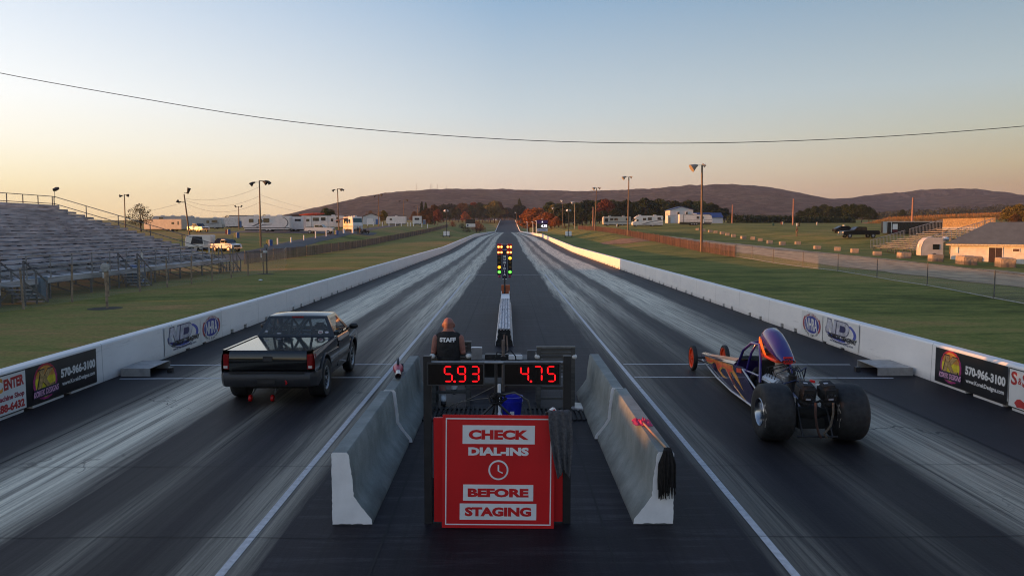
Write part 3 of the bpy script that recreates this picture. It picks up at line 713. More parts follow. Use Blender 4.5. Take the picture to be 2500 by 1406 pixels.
for nm, x0, x1, y0, y1, z0, z1, m_, lb in (('control_box',-.36,.38,-.05,.16,.56,.66,pm,'black control box on the table'),('power_box',.12,.4,-.14,-.06,.57,.66,white_print,'white plastic power strip box on the control table'),('metal_case',-.64,-.42,-.04,.14,.56,.8,alu,'upright silver case on the control table'),('speaker_box',.5,.72,-.05,.1,.56,.74,dm,'grey speaker box on the control table')):
    o = MB().bx(x0,x1,y0,y1,z0,z1).build(nm, m_, bevel=.008); o.location = (-.1,16.05,0); tag(o, lb, nm.replace('_',' '))
po = thing('cable_post', 'thin upright post with a cable between the chairs and the tree guard', 'post', (-.085, 15.6, 0))
MB().cyl((0,0,0),(0,0,1.02),.03,.03,10).build('pole', mat('sun_tinted_pipe', (.16,.12,.1), .6), po, smooth=40)  # orange sunlight on the post is put into the pipe colour
MB().obx((0,-.02,.62),(.1,.08,.16)).build('junction_box', black_plastic, po, .01)
MB().tube([(.03,0,.75),(.14,-.02,.82),(.24,-.02,.7),(.26,-.02,.56)], .012, 8).tube([(-.03,0,.75),(-.12,-.02,.78),(-.18,-.02,.56)], .012, 8).build('cable', black_rubber, po, smooth=60)

wd = mat('weathered_dark_wood', (.07,.066,.06), .8, nz=(3,.3), vs=(.6,6,6)); 
def chair(x, y, label, rz=0):
    t = thing('wooden_chair', label, 'chair', (x, y, 0), rz, 'tall wooden chairs behind the sign')
    W = .305
    for s in (-1, 1):
        MB().bx(s*W-.035, s*W+.035, -.04, .03, 0, 1.1).build('leg', wd, t, .004)
        MB().bx(s*W-.035, s*W+.035, .5, .57, 0, .93).build('leg', wd, t, .004)
        MB().bx(s*W-.045, s*W+.045, .03, .62, .90, .93).build('armrest', wd, t, .004)
        MB().sph((s*(W+.02),.0 if not rz else .6,.935),(.055,.065,.045),12,8).build('arm_cushion', mat('white_foam', (.62,.62,.6), .8), t, smooth=60)
    mb = MB()
    for k in range(6): mb.bx(-W+.036, W-.036, -.02, .0, .70+k*.066, .755+k*.066)
    mb.build('back_slats', wd, t); MB().bx(-W-.04,W+.04,-.045,.035,1.1,1.12).build('back_cap', mat('pale_wood', (.2,.19,.17), .8), t)
    mb = MB()
    for k in range(6): mb.bx(-W+.04, W-.04, .03+k*.09, .11+k*.09, .64, .665)
    mb.build('seat', wd, t)
    MB().bx(-W+.036,W-.036,-.02,.01,.16,.2).build('rung', wd, t); MB().bx(-W+.036,W-.036,.51,.54,.24,.29).build('footrest', wd, t)
    return t
chair(-1.02, 14.72, 'tall wooden chair the staff member is sitting on', PI)
chair(.86, 14.05, 'empty tall wooden chair with slatted back')
# ------------------------------------------------------------------ people
skin = mat('skin', (.26,.105,.08), .55, nz=(9,.12)); cloth_dk = mat('black_cotton', (.016,.015,.016), .9, nz=(30,.3)); short_m = mat('dark_grey_shorts', (.035,.034,.036), .9, nz=(30,.3))
sock_m = mat('white_sock', (.6,.6,.6), .9); shoe_m = mat('dark_shoe', (.02,.02,.022), .6)
def fuse(mb, name, m, parent, voxel, sm=6):
    o = mb.build(name, m)
    r = o.modifiers.new('Remesh', 'REMESH'); r.mode = 'VOXEL'; r.voxel_size = voxel
    s = o.modifiers.new('Smooth', 'SMOOTH'); s.iterations = sm; s.factor = .5
    dg = bpy.context.evaluated_depsgraph_get(); dg.update()
    me = bpy.data.meshes.new_from_object(o.evaluated_get(dg)); old = o.data
    o.modifiers.clear(); o.data = me; bpy.data.meshes.remove(old); me.name = name
    for p in me.polygons: p.use_smooth = True
    if not me.materials: me.materials.append(m)
    if parent: o.parent = parent
    return o
def limb(mb, pts, rs, n=14):
    P2, R2 = [Vector(pts[0])], [rs[0]]
    for (a, b, ra, rb) in zip(pts, pts[1:], rs, rs[1:]):
        a, b = Vector(a), Vector(b)
        for k in range(1, 5): t = k/4; P2.append(a.lerp(b, t)); R2.append((ra+(rb-ra)*t)*(1+.08*math.sin(PI*t)))
    mb.tube(P2, R2, n); mb.sph(P2[0], R2[0], 12, 8); mb.sph(P2[-1], R2[-1], 12, 8)
    for p, r in zip(pts[1:-1], rs[1:-1]): mb.sph(p, r, 12, 8)
def torso(rings, n=28):
    out = []
    for z, w, d, yc in rings: out.append([(w*math.cos(2*PI*k/n)*(1), yc + d*math.sin(2*PI*k/n), z) for k in range(n)])
    return out
def hand(mb, wrist, d, up, s, curl=.5):
    d = Vector(d).normalized(); up = Vector(up); side = d.cross(up).normalized()*s; up = side.cross(d).normalized()*s
    w = Vector(wrist); mb.tube([w, w+d*.04, w+d*.085], [.026,.037,.034], 10)
    mb.sph(w+d*.05+side*.012, .03, 10, 6)
    for k, L in enumerate((.072,.082,.076,.06)):
        b = w + d*.08 + side*(.03-.02*k); a = b + d*L*.45 - up*.01*curl; c = a + d*L*.35*(1-curl*.5) - up*L*.4*curl
        mb.tube([b - d*.02, b, a, c], [.0095,.0095,.009,.007], 7)
    b = w + d*.03 + side*.03; mb.tube([b, b+side*.028+d*.03, b+side*.03+d*.06-up*.015*curl], [.012,.011,.008], 7)
def head(mb, c, s=1.0, fwd=1):
    x, y, z = c
    mb.sph((x,y-.01*s,z+.018*s), (.080*s,.1*s,.088*s), 20, 14); mb.sph((x,y-.02*s,z-.02*s), (.074*s,.088*s,.08*s), 18, 12); mb.sph((x,y+.03*s,z-.055*s), (.058*s,.068*s,.07*s), 16, 10)
    mb.tube([(x,y+.1*s,z+.02*s),(x,y+.122*s,z-.022*s)], [.01*s,.017*s], 8)
    for q in (-1, 1): mb.sph((x+q*.084*s,y-.005*s,z-.01*s), (.017*s,.026*s,.037*s), 10, 8)
    mb.sph((x,y+.09*s,z-.06*s), (.026*s,.012*s,.009*s), 8, 6); mb.tube([(x-.04*s,y+.086*s,z+.028*s),(x,y+.096*s,z+.03*s),(x+.04*s,y+.086*s,z+.028*s)], .011*s, 6)
# the seated starter
t = thing('person', 'bald person in a sleeveless black STAFF shirt sitting with their back turned', 'person', (-1.07, 14.15, 0))
T = [(.66,.18,.13,.17),(.74,.2,.15,.17),(.86,.195,.155,.16),(.98,.195,.15,.15),(1.12,.205,.145,.14),(1.22,.205,.135,.14),(1.29,.185,.115,.145),(1.335,.13,.09,.15),(1.37,.08,.075,.16)]
mb = MB(); mb.loft(torso(T)); limb(mb, [(0,.15,1.33),(0,.185,1.42)], [.09,.086]); mb.tube([(-.16,.14,1.265),(-.06,.155,1.335),(.06,.155,1.335),(.16,.14,1.265)], [.05,.06,.06,.05], 12); mb.sph((0,.15,1.40),(.07,.06,.05))
head(mb, (0,.205,1.475), 1.2)
for s, wr in ((-1,(-.12,.55,.92)),(1,(.12,.55,.92))):
    sh, el = (s*.215,.14,1.235), (s*.265,.13,.985)
    limb(mb, [sh, el, wr], [.068,.05,.032]); hand(mb, wr, (-s*.3,1,-.1), (0,0,1), s, .6)
legs = ((-1,(-.11,.22,.70),(-.19,.60,.66),(-.09,.06,.14)),(1,(.11,.22,.70),(.17,.58,.68),(.09,.30,.30)))
for s, hp, kn, an in legs:
    limb(mb, [hp, kn], [.095,.068]); limb(mb, [kn, (kn[0]*.5+an[0]*.5, kn[1]*.5+an[1]*.5-.015, kn[2]*.55+an[2]*.45), an], [.062,.066,.038])
    mb.sph((an[0],an[1]+.08,an[2]-.06),(.04,.11,.035))
fuse(mb, 'body', skin, t, .0075)
shirt = MB(); shirt.loft(torso([(z,w+.016,d+.017,yc) for z,w,d,yc in T[1:-1]] + [(1.37,.09,.082,.155)]))
for s in (-1, 1): limb(shirt, [(s*.12,.145,1.28),(s*.165,.14,1.265)], [.075,.07])
so = fuse(shirt, 'shirt', cloth_dk, t, .011, 3)
for v in so.data.vertices:
    k = .007*noise.noise((v.co.x*7, v.co.y*7, v.co.z*16)) + .004*noise.noise((v.co.x*20, v.co.y*9, v.co.z*30)); v.co += v.normal*k*(1 if v.co.z < 1.15 else .35)
vs, fs = text2d('STAFF', .29, .082, .06)
mb = MB(); mb.add([(x, .14-.155*math.sqrt(max(0,1-(x/.225)**2))-.012+.25*max(0,z-.0)*.5, 1.225+z) for x, z in vs], fs); mb.build('lettering', white_print, so)
sh_ = MB(); sh_.loft(torso([(.64,.2,.14,.17),(.74,.232,.17,.17),(.84,.228,.17,.165)]))
for s, hp, kn, an in legs: limb(sh_, [hp, (kn[0]*.97, kn[1]*.95, kn[2]), (kn[0]*.8+an[0]*.2, kn[1]*.8+an[1]*.2, kn[2]*.8+an[2]*.2)], [.112,.09,.085])
fuse(sh_, 'shorts', short_m, t, .012, 4)
for s, hp, kn, an in legs:
    d = (Vector(kn)-Vector(an)).normalized(); k = MB(); limb(k, [Vector(an)-d*.02, Vector(an)+d*.1], [.05,.054]); fuse(k, 'sock', sock_m, t, .009, 3)
    k = MB(); a = Vector(an); limb(k, [a+Vector((0,-.03,-.075)), a+Vector((0,.17,-.085))], [.05,.045]); k.sph(a+Vector((0,0,-.04)),(.05,.06,.05)); fuse(k, 'shoe', shoe_m, t, .01, 3)
# a standing figure, far off in the fields
def stander(label, loc, rz, top, trousers, group=None):
    t = thing('person', label, 'person', loc, rz, group)
    mb = MB(); TT = [(.84,.16,.1,0),(.95,.17,.11,0),(1.1,.16,.105,0),(1.28,.19,.115,0),(1.4,.19,.1,0),(1.46,.12,.08,0),(1.5,.06,.06,0)]
    mb.loft(torso(TT, 18)); limb(mb, [(0,0,1.46),(0,.01,1.6)], [.058,.055]); head(mb, (0,.02,1.66))
    for s in (-1, 1):
        limb(mb, [(s*.2,0,1.41),(s*.26,-.02,1.13),(s*.24,.1,.9)], [.058,.045,.03]); hand(mb, (s*.24,.1,.9), (0,.2,-1), (s,0,0), s, .5)
        limb(mb, [(s*.09,0,.88),(s*.11,.02,.47),(s*.12,-.01,.07)], [.09,.06,.04]); mb.sph((s*.12,.06,.04),(.045,.12,.04))
    fuse(mb, 'body', skin, t, .012, 3)
    k = MB(); k.loft(torso([(z,w+.018,d+.018,y) for z,w,d,y in TT[:-1]], 18))
    for s in (-1, 1): limb(k, [(s*.18,0,1.41),(s*.25,-.015,1.2)], [.075,.06])
    fuse(k, 'shirt', top, t, .02, 3)
    k = MB(); k.loft(torso([(.82,.17,.11,0),(.98,.19,.125,0)], 18))
    for s in (-1, 1): limb(k, [(s*.09,0,.88),(s*.11,.02,.47),(s*.12,-.01,.1)], [.105,.075,.06])
    fuse(k, 'trousers', trousers, t, .02, 3)
    k = MB(); k.sph((0,.005,1.7),(.085,.1,.085), 12, 8); k.build('hair', cloth_dk, t, smooth=60); return t
# ------------------------------------------------------------------ black pickup truck
car_black = mat('black_car_paint', (.0025,.0025,.003), .1, nz=None, spec=.5, coat=.5); trim_m = mat('grey_trim', (.028,.028,.032), .5, nz=(4,.1))
red_lens = mat('red_lens', (.22,.006,.006), .15, nz=(40,.15), coat=.5); tyre_m = mat('tyre_rubber', (.016,.016,.017), .72, nz=(14,.35), bump=(60,.3)); under_m = mat('underbody_black', (.008,.008,.008), .8)
tint = glass('tinted_glass', (.02,.025,.03), .04, .35); clear = glass('clear_glass', (.16,.18,.195), .05, .66); wscreen = glass('windscreen_glass', (.05,.06,.07), .04, .9)
orange_lens = mat('orange_lens', (.6,.15,.02), .3)
def side_panel(mb, poly, xf, s, cuts=(.4,.5,.6,.7,.8,.9)):
    bm = bmesh.new(); vs = [bm.verts.new((0, y, z)) for y, z in poly]; bm.faces.new(vs)
    for c in cuts:
        bmesh.ops.bisect_plane(bm, geom=bm.verts[:]+bm.edges[:]+bm.faces[:], plane_co=(0,0,c), plane_no=(0,0,1))
    bmesh.ops.triangulate(bm, faces=[f for f in bm.faces if len(f.verts) > 4])
    bm.verts.index_update(); mb.add([(s*xf(v.co.y, v.co.z), v.co.y, v.co.z) for v in bm.verts], [[v.index for v in f.verts] for f in bm.faces]); bm.free()
def framed(mb, o, i):
    for k in range(4): mb.poly([o[k], o[(k+1)%4], i[(k+1)%4], i[k]])
def arcp(cy, cz, r, a0, a1, n=14): return [(cy+r*math.cos(a0+(a1-a0)*k/n), cz+r*math.sin(a0+(a1-a0)*k/n)) for k in range(n+1)]
def tyre(name, R_, w, loc, m, parent, sq=.8):
    r0 = R_*.6
    p = [(r0,-w*.42),(R_*.8,-w*.5),(R_*.95,-w*.47),(R_*.995,-w*.36),(R_,-w*.1),(R_,w*.1),(R_*.995,w*.36),(R_*.95,w*.47),(R_*.8,w*.5),(r0,w*.42)]
    return MB().lathe(p, (0,0,0), 'x', 40, True).build(name, m, parent, smooth=50)
tr = thing('pickup_truck', 'black race pickup truck at the start line, seen from behind', 'pickup truck', (-4.34, 15.15, 0))
xf = lambda y, z: (.80 + .05*math.sin(max(0,min(1,(z-.3)/.62))*PI*.75)) - (max(0, y-2.9)**2)*.12 - (.02 if z > .93 else 0)
prof = [(-.80,.44),(-.83,.6),(-.83,.97),(-.80,1.0),(1.13,1.0),(2.45,1.0),(3.2,.9),(3.48,.78),(3.52,.42),(3.2,.36)] + arcp(2.75,.34,.41,0,PI) + [(2.3,.32),(.47,.32)] + arcp(0,.36,.44,0,PI) + [(-.45,.4)]
body = MB()
for s in (-1, 1): side_panel(body, prof, xf, s)
for (y0, z0), (y1, z1) in zip([(2.4,1.0),(2.7,.985),(3.2,.9),(3.48,.78),(3.52,.42)], [(2.7,.985),(3.2,.9),(3.48,.78),(3.52,.42),(3.2,.36)]):
    a, b = xf(y0,z0), xf(y1,z1); body.add([(-a,y0,z0),(0,y0,z0+.02),(a,y0,z0),(-b,y1,z1),(0,y1,z1+.02),(b,y1,z1)], [(0,1,4,3),(1,2,5,4)])
for s in (-1, 1): body.prism([(s*.78,-.8,.995),(s*.83,-.8,.995),(s*.83,1.13,.995),(s*.78,1.13,.995)], (0,0,.022))
body.build('body', car_black, tr, smooth=35)
MB().bx(-.62,.62,-.55,3.3,.26,.62).bx(-.79,.79,.5,2.28,.3,.6).build('underbody', under_m, tr)
MB().bx(-.78,.78,-.79,1.12,.985,1.004).build('bed_cover', mat('gloss_bed_cover', (.006,.006,.007), .08, nz=None, spec=.6, coat=.35), tr, .004)
tg = MB().loft([[(x,-.80,.6),(x,-.835,.6),(x,-.85,.68),(x,-.855,.77),(x,-.851,.86),(x,-.838,.94),(x,-.815,.985),(x,-.80,.995)] for x in (-.7,.7)]).build('tailgate', car_black, tr, smooth=40)
MB().bx(-.085,.085,-.862,-.84,.81,.9).build('handle', black_plastic, tg, .004); MB().bx(-.065,.065,-.868,-.86,.83,.875).build('handle', trim_m, tg, .003)
for s in (-1, 1):
    l = MB().prism([(s*.705,-.85,.665),(s*.80,-.845,.665),(s*.842,-.78,.665),(s*.842,-.70,.665),(s*.705,-.70,.665)], (0,0,.275)).build('tail_light', red_lens, tr, .008)
    MB().bx(min(s*.73,s*.80),max(s*.73,s*.80),-.858,-.852,.685,.73).build('reversing_lamp', mat('clear_lens', (.5,.45,.43), .2), l)
bp = MB()
ring = lambda x, y: [(x,y+.0,.62),(x,y-.1,.61),(x,y-.135,.56),(x,y-.13,.46),(x,y-.08,.36),(x,y,.34)]
bp.loft([[(-.87,-.35,.6),(-.87,-.38,.6),(-.875,-.39,.56),(-.87,-.39,.48),(-.86,-.37,.42),(-.86,-.35,.42)], ring(-.865,-.66), ring(-.78,-.8), ring(0,-.83), ring(.78,-.8), ring(.865,-.66),
   [(.87,-.35,.6),(.87,-.38,.6),(.875,-.39,.56),(.87,-.39,.48),(.86,-.37,.42),(.86,-.35,.42)]])
bo = bp.build('rear_bumper', trim_m, tr, smooth=40)
MB().bx(-.68,.68,-.955,-.935,.615,.626).bx(-.68,.68,-.93,-.91,.616,.628).build('step_pad', black_plastic, bo); MB().bx(-.16,.16,-.968,-.955,.42,.52).build('plate_recess', black_plastic, bo, .004)
MB().tube([(.36,-.93,.43),(.36,-.99,.42),(.37,-1.0,.46),(.35,-1.0,.49)], .012, 8).build('tow_hook', red_print, bo)
for s in (-1, 1):
    MB().tube([(s*xf(y,z)+s*.005, y, z) for y, z in arcp(0,.36,.455,-.1,PI+.05,20)], .025, 8).build('arch_flare', trim_m, tr, smooth=50)
    MB().tube([(s*xf(y,z)+s*.005, y, z) for y, z in arcp(2.75,.34,.425,-.1,PI+.1,20)], .025, 8).build('arch_flare', trim_m, tr, smooth=50)
    MB().prism([(s*.836,.48,.5),(s*.862,.48,.5),(s*.862,2.3,.5),(s*.836,2.3,.5)], (0,0,.075)).build('side_moulding', trim_m, tr, .008)
    d = MB(); side_panel(d, [(1.22,.38),(1.22,.985),(2.32,.985),(2.36,.6),(2.3,.38)], lambda y, z: xf(y,z)+.004, s)
    do = d.build('door', car_black, tr, smooth=35)
    MB().tube([(s*(xf(y,z)+.006),y,z) for y, z in ((1.22,.38),(1.22,.985))], .006, 6).tube([(s*(xf(y,z)+.006),y,z) for y, z in ((2.3,.38),(2.36,.6),(2.32,.985))], .006, 6).build('door_gap', under_m, do)
    MB().bx(min(s*.845,s*.868),max(s*.845,s*.868),1.3,1.44,.86,.89).build('door_handle', black_plastic, do, .004)
    MB().tube([(s*.8,2.25,1.03),(s*.9,2.22,1.06)], .018, 8).sph((s*.97,2.2,1.09),(.1,.05,.065),14,8).build('mirror', black_plastic, tr, smooth=50)
cab = MB()
RB = [(-.80,1.12,.995),(.80,1.12,.995),(.60,1.29,1.405),(-.60,1.29,1.405)]; RI = [(-.695,1.137,1.035),(.695,1.137,1.035),(.56,1.262,1.345),(-.56,1.262,1.345)]
framed(cab, RB, RI)
WB = [(-.76,2.66,1.0),(.76,2.66,1.0),(.60,2.02,1.405),(-.60,2.02,1.405)]; WI = [(-.68,2.58,1.04),(.68,2.58,1.04),(.54,2.06,1.37),(-.54,2.06,1.37)]
framed(cab, WB, WI)
for s in (-1, 1):
    SB = [(s*.80,1.12,.995),(s*.60,1.29,1.405),(s*.60,2.02,1.405),(s*.76,2.66,1.0)]; SI = [(s*.775,1.27,1.02),(s*.628,1.37,1.35),(s*.628,1.98,1.352),(s*.755,2.42,1.03)]
    framed(cab, SB, SI); MB().poly(SI).build('side_window', tint, tr)
ys = [1.29,1.42,1.65,1.9,2.02]; zs = [1.405,1.44,1.452,1.44,1.405]; xs = [-.6,-.54,-.3,0,.3,.54,.6]; xz = [0,.6,.92,1,.92,.6,0]
cab.add([(x, y, 1.405 + (z-1.405)*k + (0 if z > 1.406 else 0)) for y, z in zip(ys, zs) for x, k in zip(xs, xz)], [(j*7+i, j*7+i+1, (j+1)*7+i+1, (j+1)*7+i) for j in range(4) for i in range(6)])
co = cab.build('cab_shell', car_black, tr, smooth=30)
MB().poly(RI).build('rear_window', clear, tr); MB().poly(WI).build('windscreen', wscreen, tr)
MB().bx(-.12,.12,1.265,1.29,1.365,1.40).build('brake_light', red_lens, tr, .006)
MB().bx(-.66,.66,2.15,2.45,.62,.97).bx(-.66,.66,1.5,2.15,.62,.66).bx(-.66,.66,1.16,1.2,.62,.99).build('pale_backing_panels', mat('pale_cab_backing', (.55,.57,.6), .4, .3), tr, .01)  # pale panels added so the cab reads light behind the roll bars
ck = mat('roll_cage_paint', (.008,.009,.012), .4); rc = MB()
for a, b in (((-.24,1.5,1.33),(-.52,1.24,.99)),((-.17,1.5,1.33),(-.18,1.25,.99)),((-.16,1.5,1.33),(.02,1.6,1.0)),((.1,1.5,1.33),(-.14,1.45,1.0)),((.17,1.5,1.33),(-.03,1.24,.99)),((.18,1.5,1.33),(.25,1.5,1.0)),((-.55,1.55,1.34),(.55,1.55,1.34)),((-.55,1.55,1.34),(-.66,1.55,.6)),((.55,1.55,1.34),(.66,1.55,.6)),((-.6,1.5,1.05),(.6,1.5,1.05))): rc.cyl(a, b, .027, .027, 8)
rc.build('roll_cage', ck, tr, smooth=50)
for x_ in (-.34, .36):
    so = MB().bx(x_-.19,x_+.19,1.62,1.78,.6,1.1).bx(x_-.12,x_+.12,1.64,1.76,1.1,1.22).build('race_seat', mat('seat_fabric', (.03,.03,.034), .8), tr, .04)
    vs, fs = text2d('SPARCO', .17, .035, .03); MB().add([(x_+x, 1.614, 1.06+z) for x, z in vs], fs).build('lettering', white_print, so)
def decal(parent, cx, cz, rx, rz, m, nm='window_sticker'):
    vs = ell(cx, cz, rx, rz, n=18); y = lambda z: 1.137 + (z-1.035)/(1.345-1.035)*.125 - .004
    MB().poly([(x, y(z), z) for x, z in vs]).build(nm, m, parent)
decal(tr, .49, 1.085, .052, .034, white_print); decal(tr, .49, 1.085, .044, .026, mat('sticker_red', (.3,.05,.12), .5)); decal(tr, .62, 1.08, .04, .022, P_['silv']); decal(tr, -.62, 1.1, .03, .022, P_['silv']); decal(tr, -.36, 1.06, .05, .01, P_['silv'])
MB().bx(-.25,-.16,1.35,1.45,1.08,1.2).build('gauge_pod', black_plastic, tr, .01)
rim_b = mat('black_rim', (.02,.02,.02), .3)
for s in (-1, 1):
    for y_, R_, w_, x_ in ((0,.365,.31,.735),(2.75,.335,.19,.74)):
        wt = bpy.data.objects.new('wheel', None); COL.objects.link(wt); wt.parent = tr; wt.location = (s*x_, y_, R_)
        tyre('tyre', R_, w_, None, tyre_m, wt)
        q = s*w_*.42; mb = MB().lathe([(0,q-s*.05),(R_*.2,q-s*.05),(R_*.35,q-s*.09),(R_*.52,q-s*.05),(R_*.55,q-s*.02),(R_*.55,q-s*.14),(0,q-s*.14)], (0,0,0), 'x', 28); mb.build('rim', rim_b, wt, smooth=40)
        mb = MB().lathe([(R_*.55,q-s*.02),(R_*.6,q+s*.008),(R_*.63,q),(R_*.6,q-s*.025)], (0,0,0), 'x', 28, True)
        for k in range(14): a = 2*PI*k/14; mb.sph((q-s*.03, math.cos(a)*R_*.5, math.sin(a)*R_*.5), .012, 6, 4)
        mb.cyl((q-s*.04,0,0),(q-s*.0,0,0),R_*.1,R_*.09,12); mb.build('beadlock_ring', galv, wt, smooth=40)
    MB().cyl((s*.6,0,.365),(0,0,.365),.05,.09,10).build('axle_half', under_m, tr)
wb = MB()
for x_ in (-.43,-.02): wb.cyl((x_+.1,-.1,.4),(x_,-.52,.1),.018,.016,8).cyl((x_+.1,-.3,.5),(x_+.02,-.45,.16),.012,.012,8)
wb.cyl((-.25,-.35,.25),(.2,-.35,.25),.012,.012,8).build('wheelie_bar', alu, tr, smooth=50)
for x_ in (-.43,-.02):
    MB().lathe([(.02,-.022),(.062,-.022),(.062,.022),(.02,.022)], (x_,-.54,.075), 'x', 16, True).build('wheelie_wheel', red_print, tr, smooth=40)
MB().sph((-.22,-.02,.36),(.15,.17,.16),14,10).cyl((-.6,-.1,.3),(-.3,-.2,.34),.015,.015,6).cyl((.6,-.1,.3),(.3,-.2,.34),.015,.015,6).cyl((-.05,-.3,.47),(.5,-.28,.47),.012,.012,6).obx((-.22,-.2,.34),(.16,.04,.14)).build('rear_differential', mat('dirty_cast_metal', (.12,.12,.12), .5, .6), tr, smooth=50)
MB().tube([(-.1,-.6,.46),(-.1,-.75,.42),(-.1,-.9,.40)], .035, 10).tube([(.12,-.6,.46),(.12,-.75,.42)], .03, 10).build('exhaust_pipe', galv, tr, smooth=40)

# ------------------------------------------------------------------ dragster
dr = thing('dragster', 'long purple dragster with orange flames, tall air scoop and huge rear tyres', 'dragster', (4.58, 11.9, 0))
purp = mat('purple_car_paint', (.022,.012,.06), .16, nz=None, spec=.6, coat=.5); purp2 = mat('violet_blue_paint', (.028,.016,.15), .14, nz=None, spec=.6, coat=.5)
fl_r = mat('flame_red', (.75,.07,.015), .3, nz=(3,.2), coat=.2); fl_o = mat('flame_orange', (.85,.2,.02), .35, nz=(3,.2), coat=.15); fl_y = mat('flame_yellow', (.75,.38,.06), .2, nz=(3,.2), coat=.5)
hw = lambda y: .10 + .20*max(0, min(1, (6.05-y)/3.0)); zt = lambda y: .34 + .36*max(0, min(1, (6.05-y)/3.0)); zb = lambda y: .22 - .10*max(0, min(1, (6.05-y)/2.0))
bd = MB(); rings = []
for y in (6.35,5.6,5.0,4.4,3.8,3.3,3.0,2.6,2.3):
    h, t_, b_ = hw(y), zt(y), zb(y)
    rings.append([(-h*.8,y,b_),(-h,y,b_+.03),(-h,y,t_-.05),(-h*.82,y,t_),(0,y,t_+.025),(h*.82,y,t_),(h,y,t_-.05),(h,y,b_+.03),(h*.8,y,b_)])
bd.loft(rings[:7]); bo = bd.build('body_shell', purp, dr, smooth=35)
for s in (-1, 1):
    MB().prism([(s*.30,3.0,.12),(s*.30,3.0,.64),(s*.30,2.45,.70),(s*.30,2.2,.55),(s*.31,1.55,.32),(s*.31,1.2,.12)], (-s*.015,0,0)).build('side_panel', purp, dr)
    MB().tube([(s*.318,.3,.112),(s*.31,3.05,.118),(s*.235,4.4,.13),(s*.115,6.15,.215)], .018, 8).cyl((s*.31,.3,.13),(s*.31,2.4,.66),.018,.018,8).build('frame_rail', alu, dr, smooth=50)
MB().add([(-hw(y)*.8*k, y, zt(y)+.006+(.025 if k == 0 else 0)) for y in (6.0,5,4,3.1) for k in (1,0,-1)], [(j*3+i, j*3+i+1, (j+1)*3+i+1, (j+1)*3+i) for j in range(3) for i in range(2)]).build('top_flames', fl_o, dr)
def flame(name, pts, m, off):
    for s in (-1, 1):
        MB().prism([(s*(hw(y)+off if y > 3.0 else .302+off), y, zb(y)+(zt(y)-zb(y))*v) for y, v in pts], (s*.0012,0,0)).build(name, m, dr)
f1 = [(6.05,.1),(6.05,.86),(3.05,.86),(3.0,.72),(2.75,.6),(2.35,.28),(2.9,.50),(3.15,.62),(3.25,.56),(2.95,.35),(2.5,.05),(1.9,-.02),(2.9,.2),(3.35,.42),(3.7,.62),(4.0,.6),(4.2,.42),(3.9,.33),(3.5,.30),(3.9,.22),(4.5,.36),(4.7,.6),(4.9,.66),(5.1,.45),(5.5,.2)]
f2 = [(6.02,.2),(6.02,.82),(3.2,.82),(3.0,.66),(2.6,.42),(3.05,.66),(3.35,.6),(3.1,.4),(2.6,.09),(3.4,.47),(3.7,.68),(4.05,.66),(4.35,.44),(4.1,.3),(4.5,.42),(4.72,.68),(4.95,.72),(5.2,.5)]
f3 = [(6.0,.55),(6.0,.8),(3.3,.8),(3.15,.7),(3.5,.68),(3.75,.74),(4.1,.72),(4.6,.7),(4.9,.78),(5.3,.62)]
flame('flame_edge', f1, fl_y, .002); flame('flame', f2, fl_r, .0045); flame('flame_core', f3, fl_o, .007)
# cockpit: windscreen, cage, driver
MB().prism([(-.25,3.05,.70),(.25,3.05,.70),(.2,2.8,.84),(-.2,2.8,.84)], (0,-.01,.004)).build('windscreen', tint, dr)
cg = MB()
for s in (-1, 1):
    cg.tube([(s*.28,2.85,.62),(s*.26,2.55,.98),(s*.2,2.25,1.16),(s*.17,1.9,1.18),(s*.24,1.6,.95),(s*.29,1.45,.6)], .025, 10)
    cg.tube([(s*.29,2.25,.62),(s*.25,2.1,1.0),(s*.18,2.05,1.17)], .022, 10); cg.tube([(s*.29,1.5,.7),(s*.28,2.3,.66),(s*.28,2.85,.64)], .02, 8)
cg.tube([(-.2,2.25,1.16),(0,2.25,1.2),(.2,2.25,1.16)], .025, 10).tube([(-.17,1.9,1.18),(0,1.9,1.21),(.17,1.9,1.18)], .025, 10).build('roll_cage', purp2, dr, smooth=50)
MB().bx(-.27,.27,1.5,2.9,.14,.3).bx(-.25,.25,1.55,1.7,.3,.95).build('cockpit_tub', under_m, dr, .02)
MB().prism([(-.312,2.75,.54),(-.312,2.45,.58),(-.312,2.47,.66),(-.312,2.77,.62)], (-.002,0,0)).build('door_plate', fl_r, dr)
# driver is a person in the car
pd = thing('person', 'helmeted driver sitting inside the dragster roll cage', 'person', (4.58, 13.85, .3))
mb = MB(); mb.loft(torso([(.0,.17,.13,0),(.2,.17,.12,0),(.42,.2,.12,0),(.5,.12,.08,0)], 18)); head(mb, (0,.05,.66)); limb(mb, [(0,0,.48),(0,.03,.6)], [.055,.055])
for s in (-1, 1):
    limb(mb, [(s*.19,0,.42),(s*.21,.2,.22),(s*.09,.45,.28)], [.06,.048,.034]); hand(mb, (s*.09,.45,.28), (0,1,.1), (0,0,1), s, .8)
    limb(mb, [(s*.09,.02,.05),(s*.12,.5,.14),(s*.1,.85,.0)], [.085,.062,.045])
fuse(mb, 'body', cloth_dk, pd, .011)
hm = MB().sph((0,.03,.69),(.125,.15,.145),20,14).build('helmet', mat('silver_grey_helmet', (.2,.2,.21), .25, coat=.4), pd, smooth=60)
MB().prism([(-.09,.165,.65),(.09,.165,.65),(.08,.16,.73),(-.08,.16,.73)], (0,.012,0)).build('visor', dark_glass, hm)
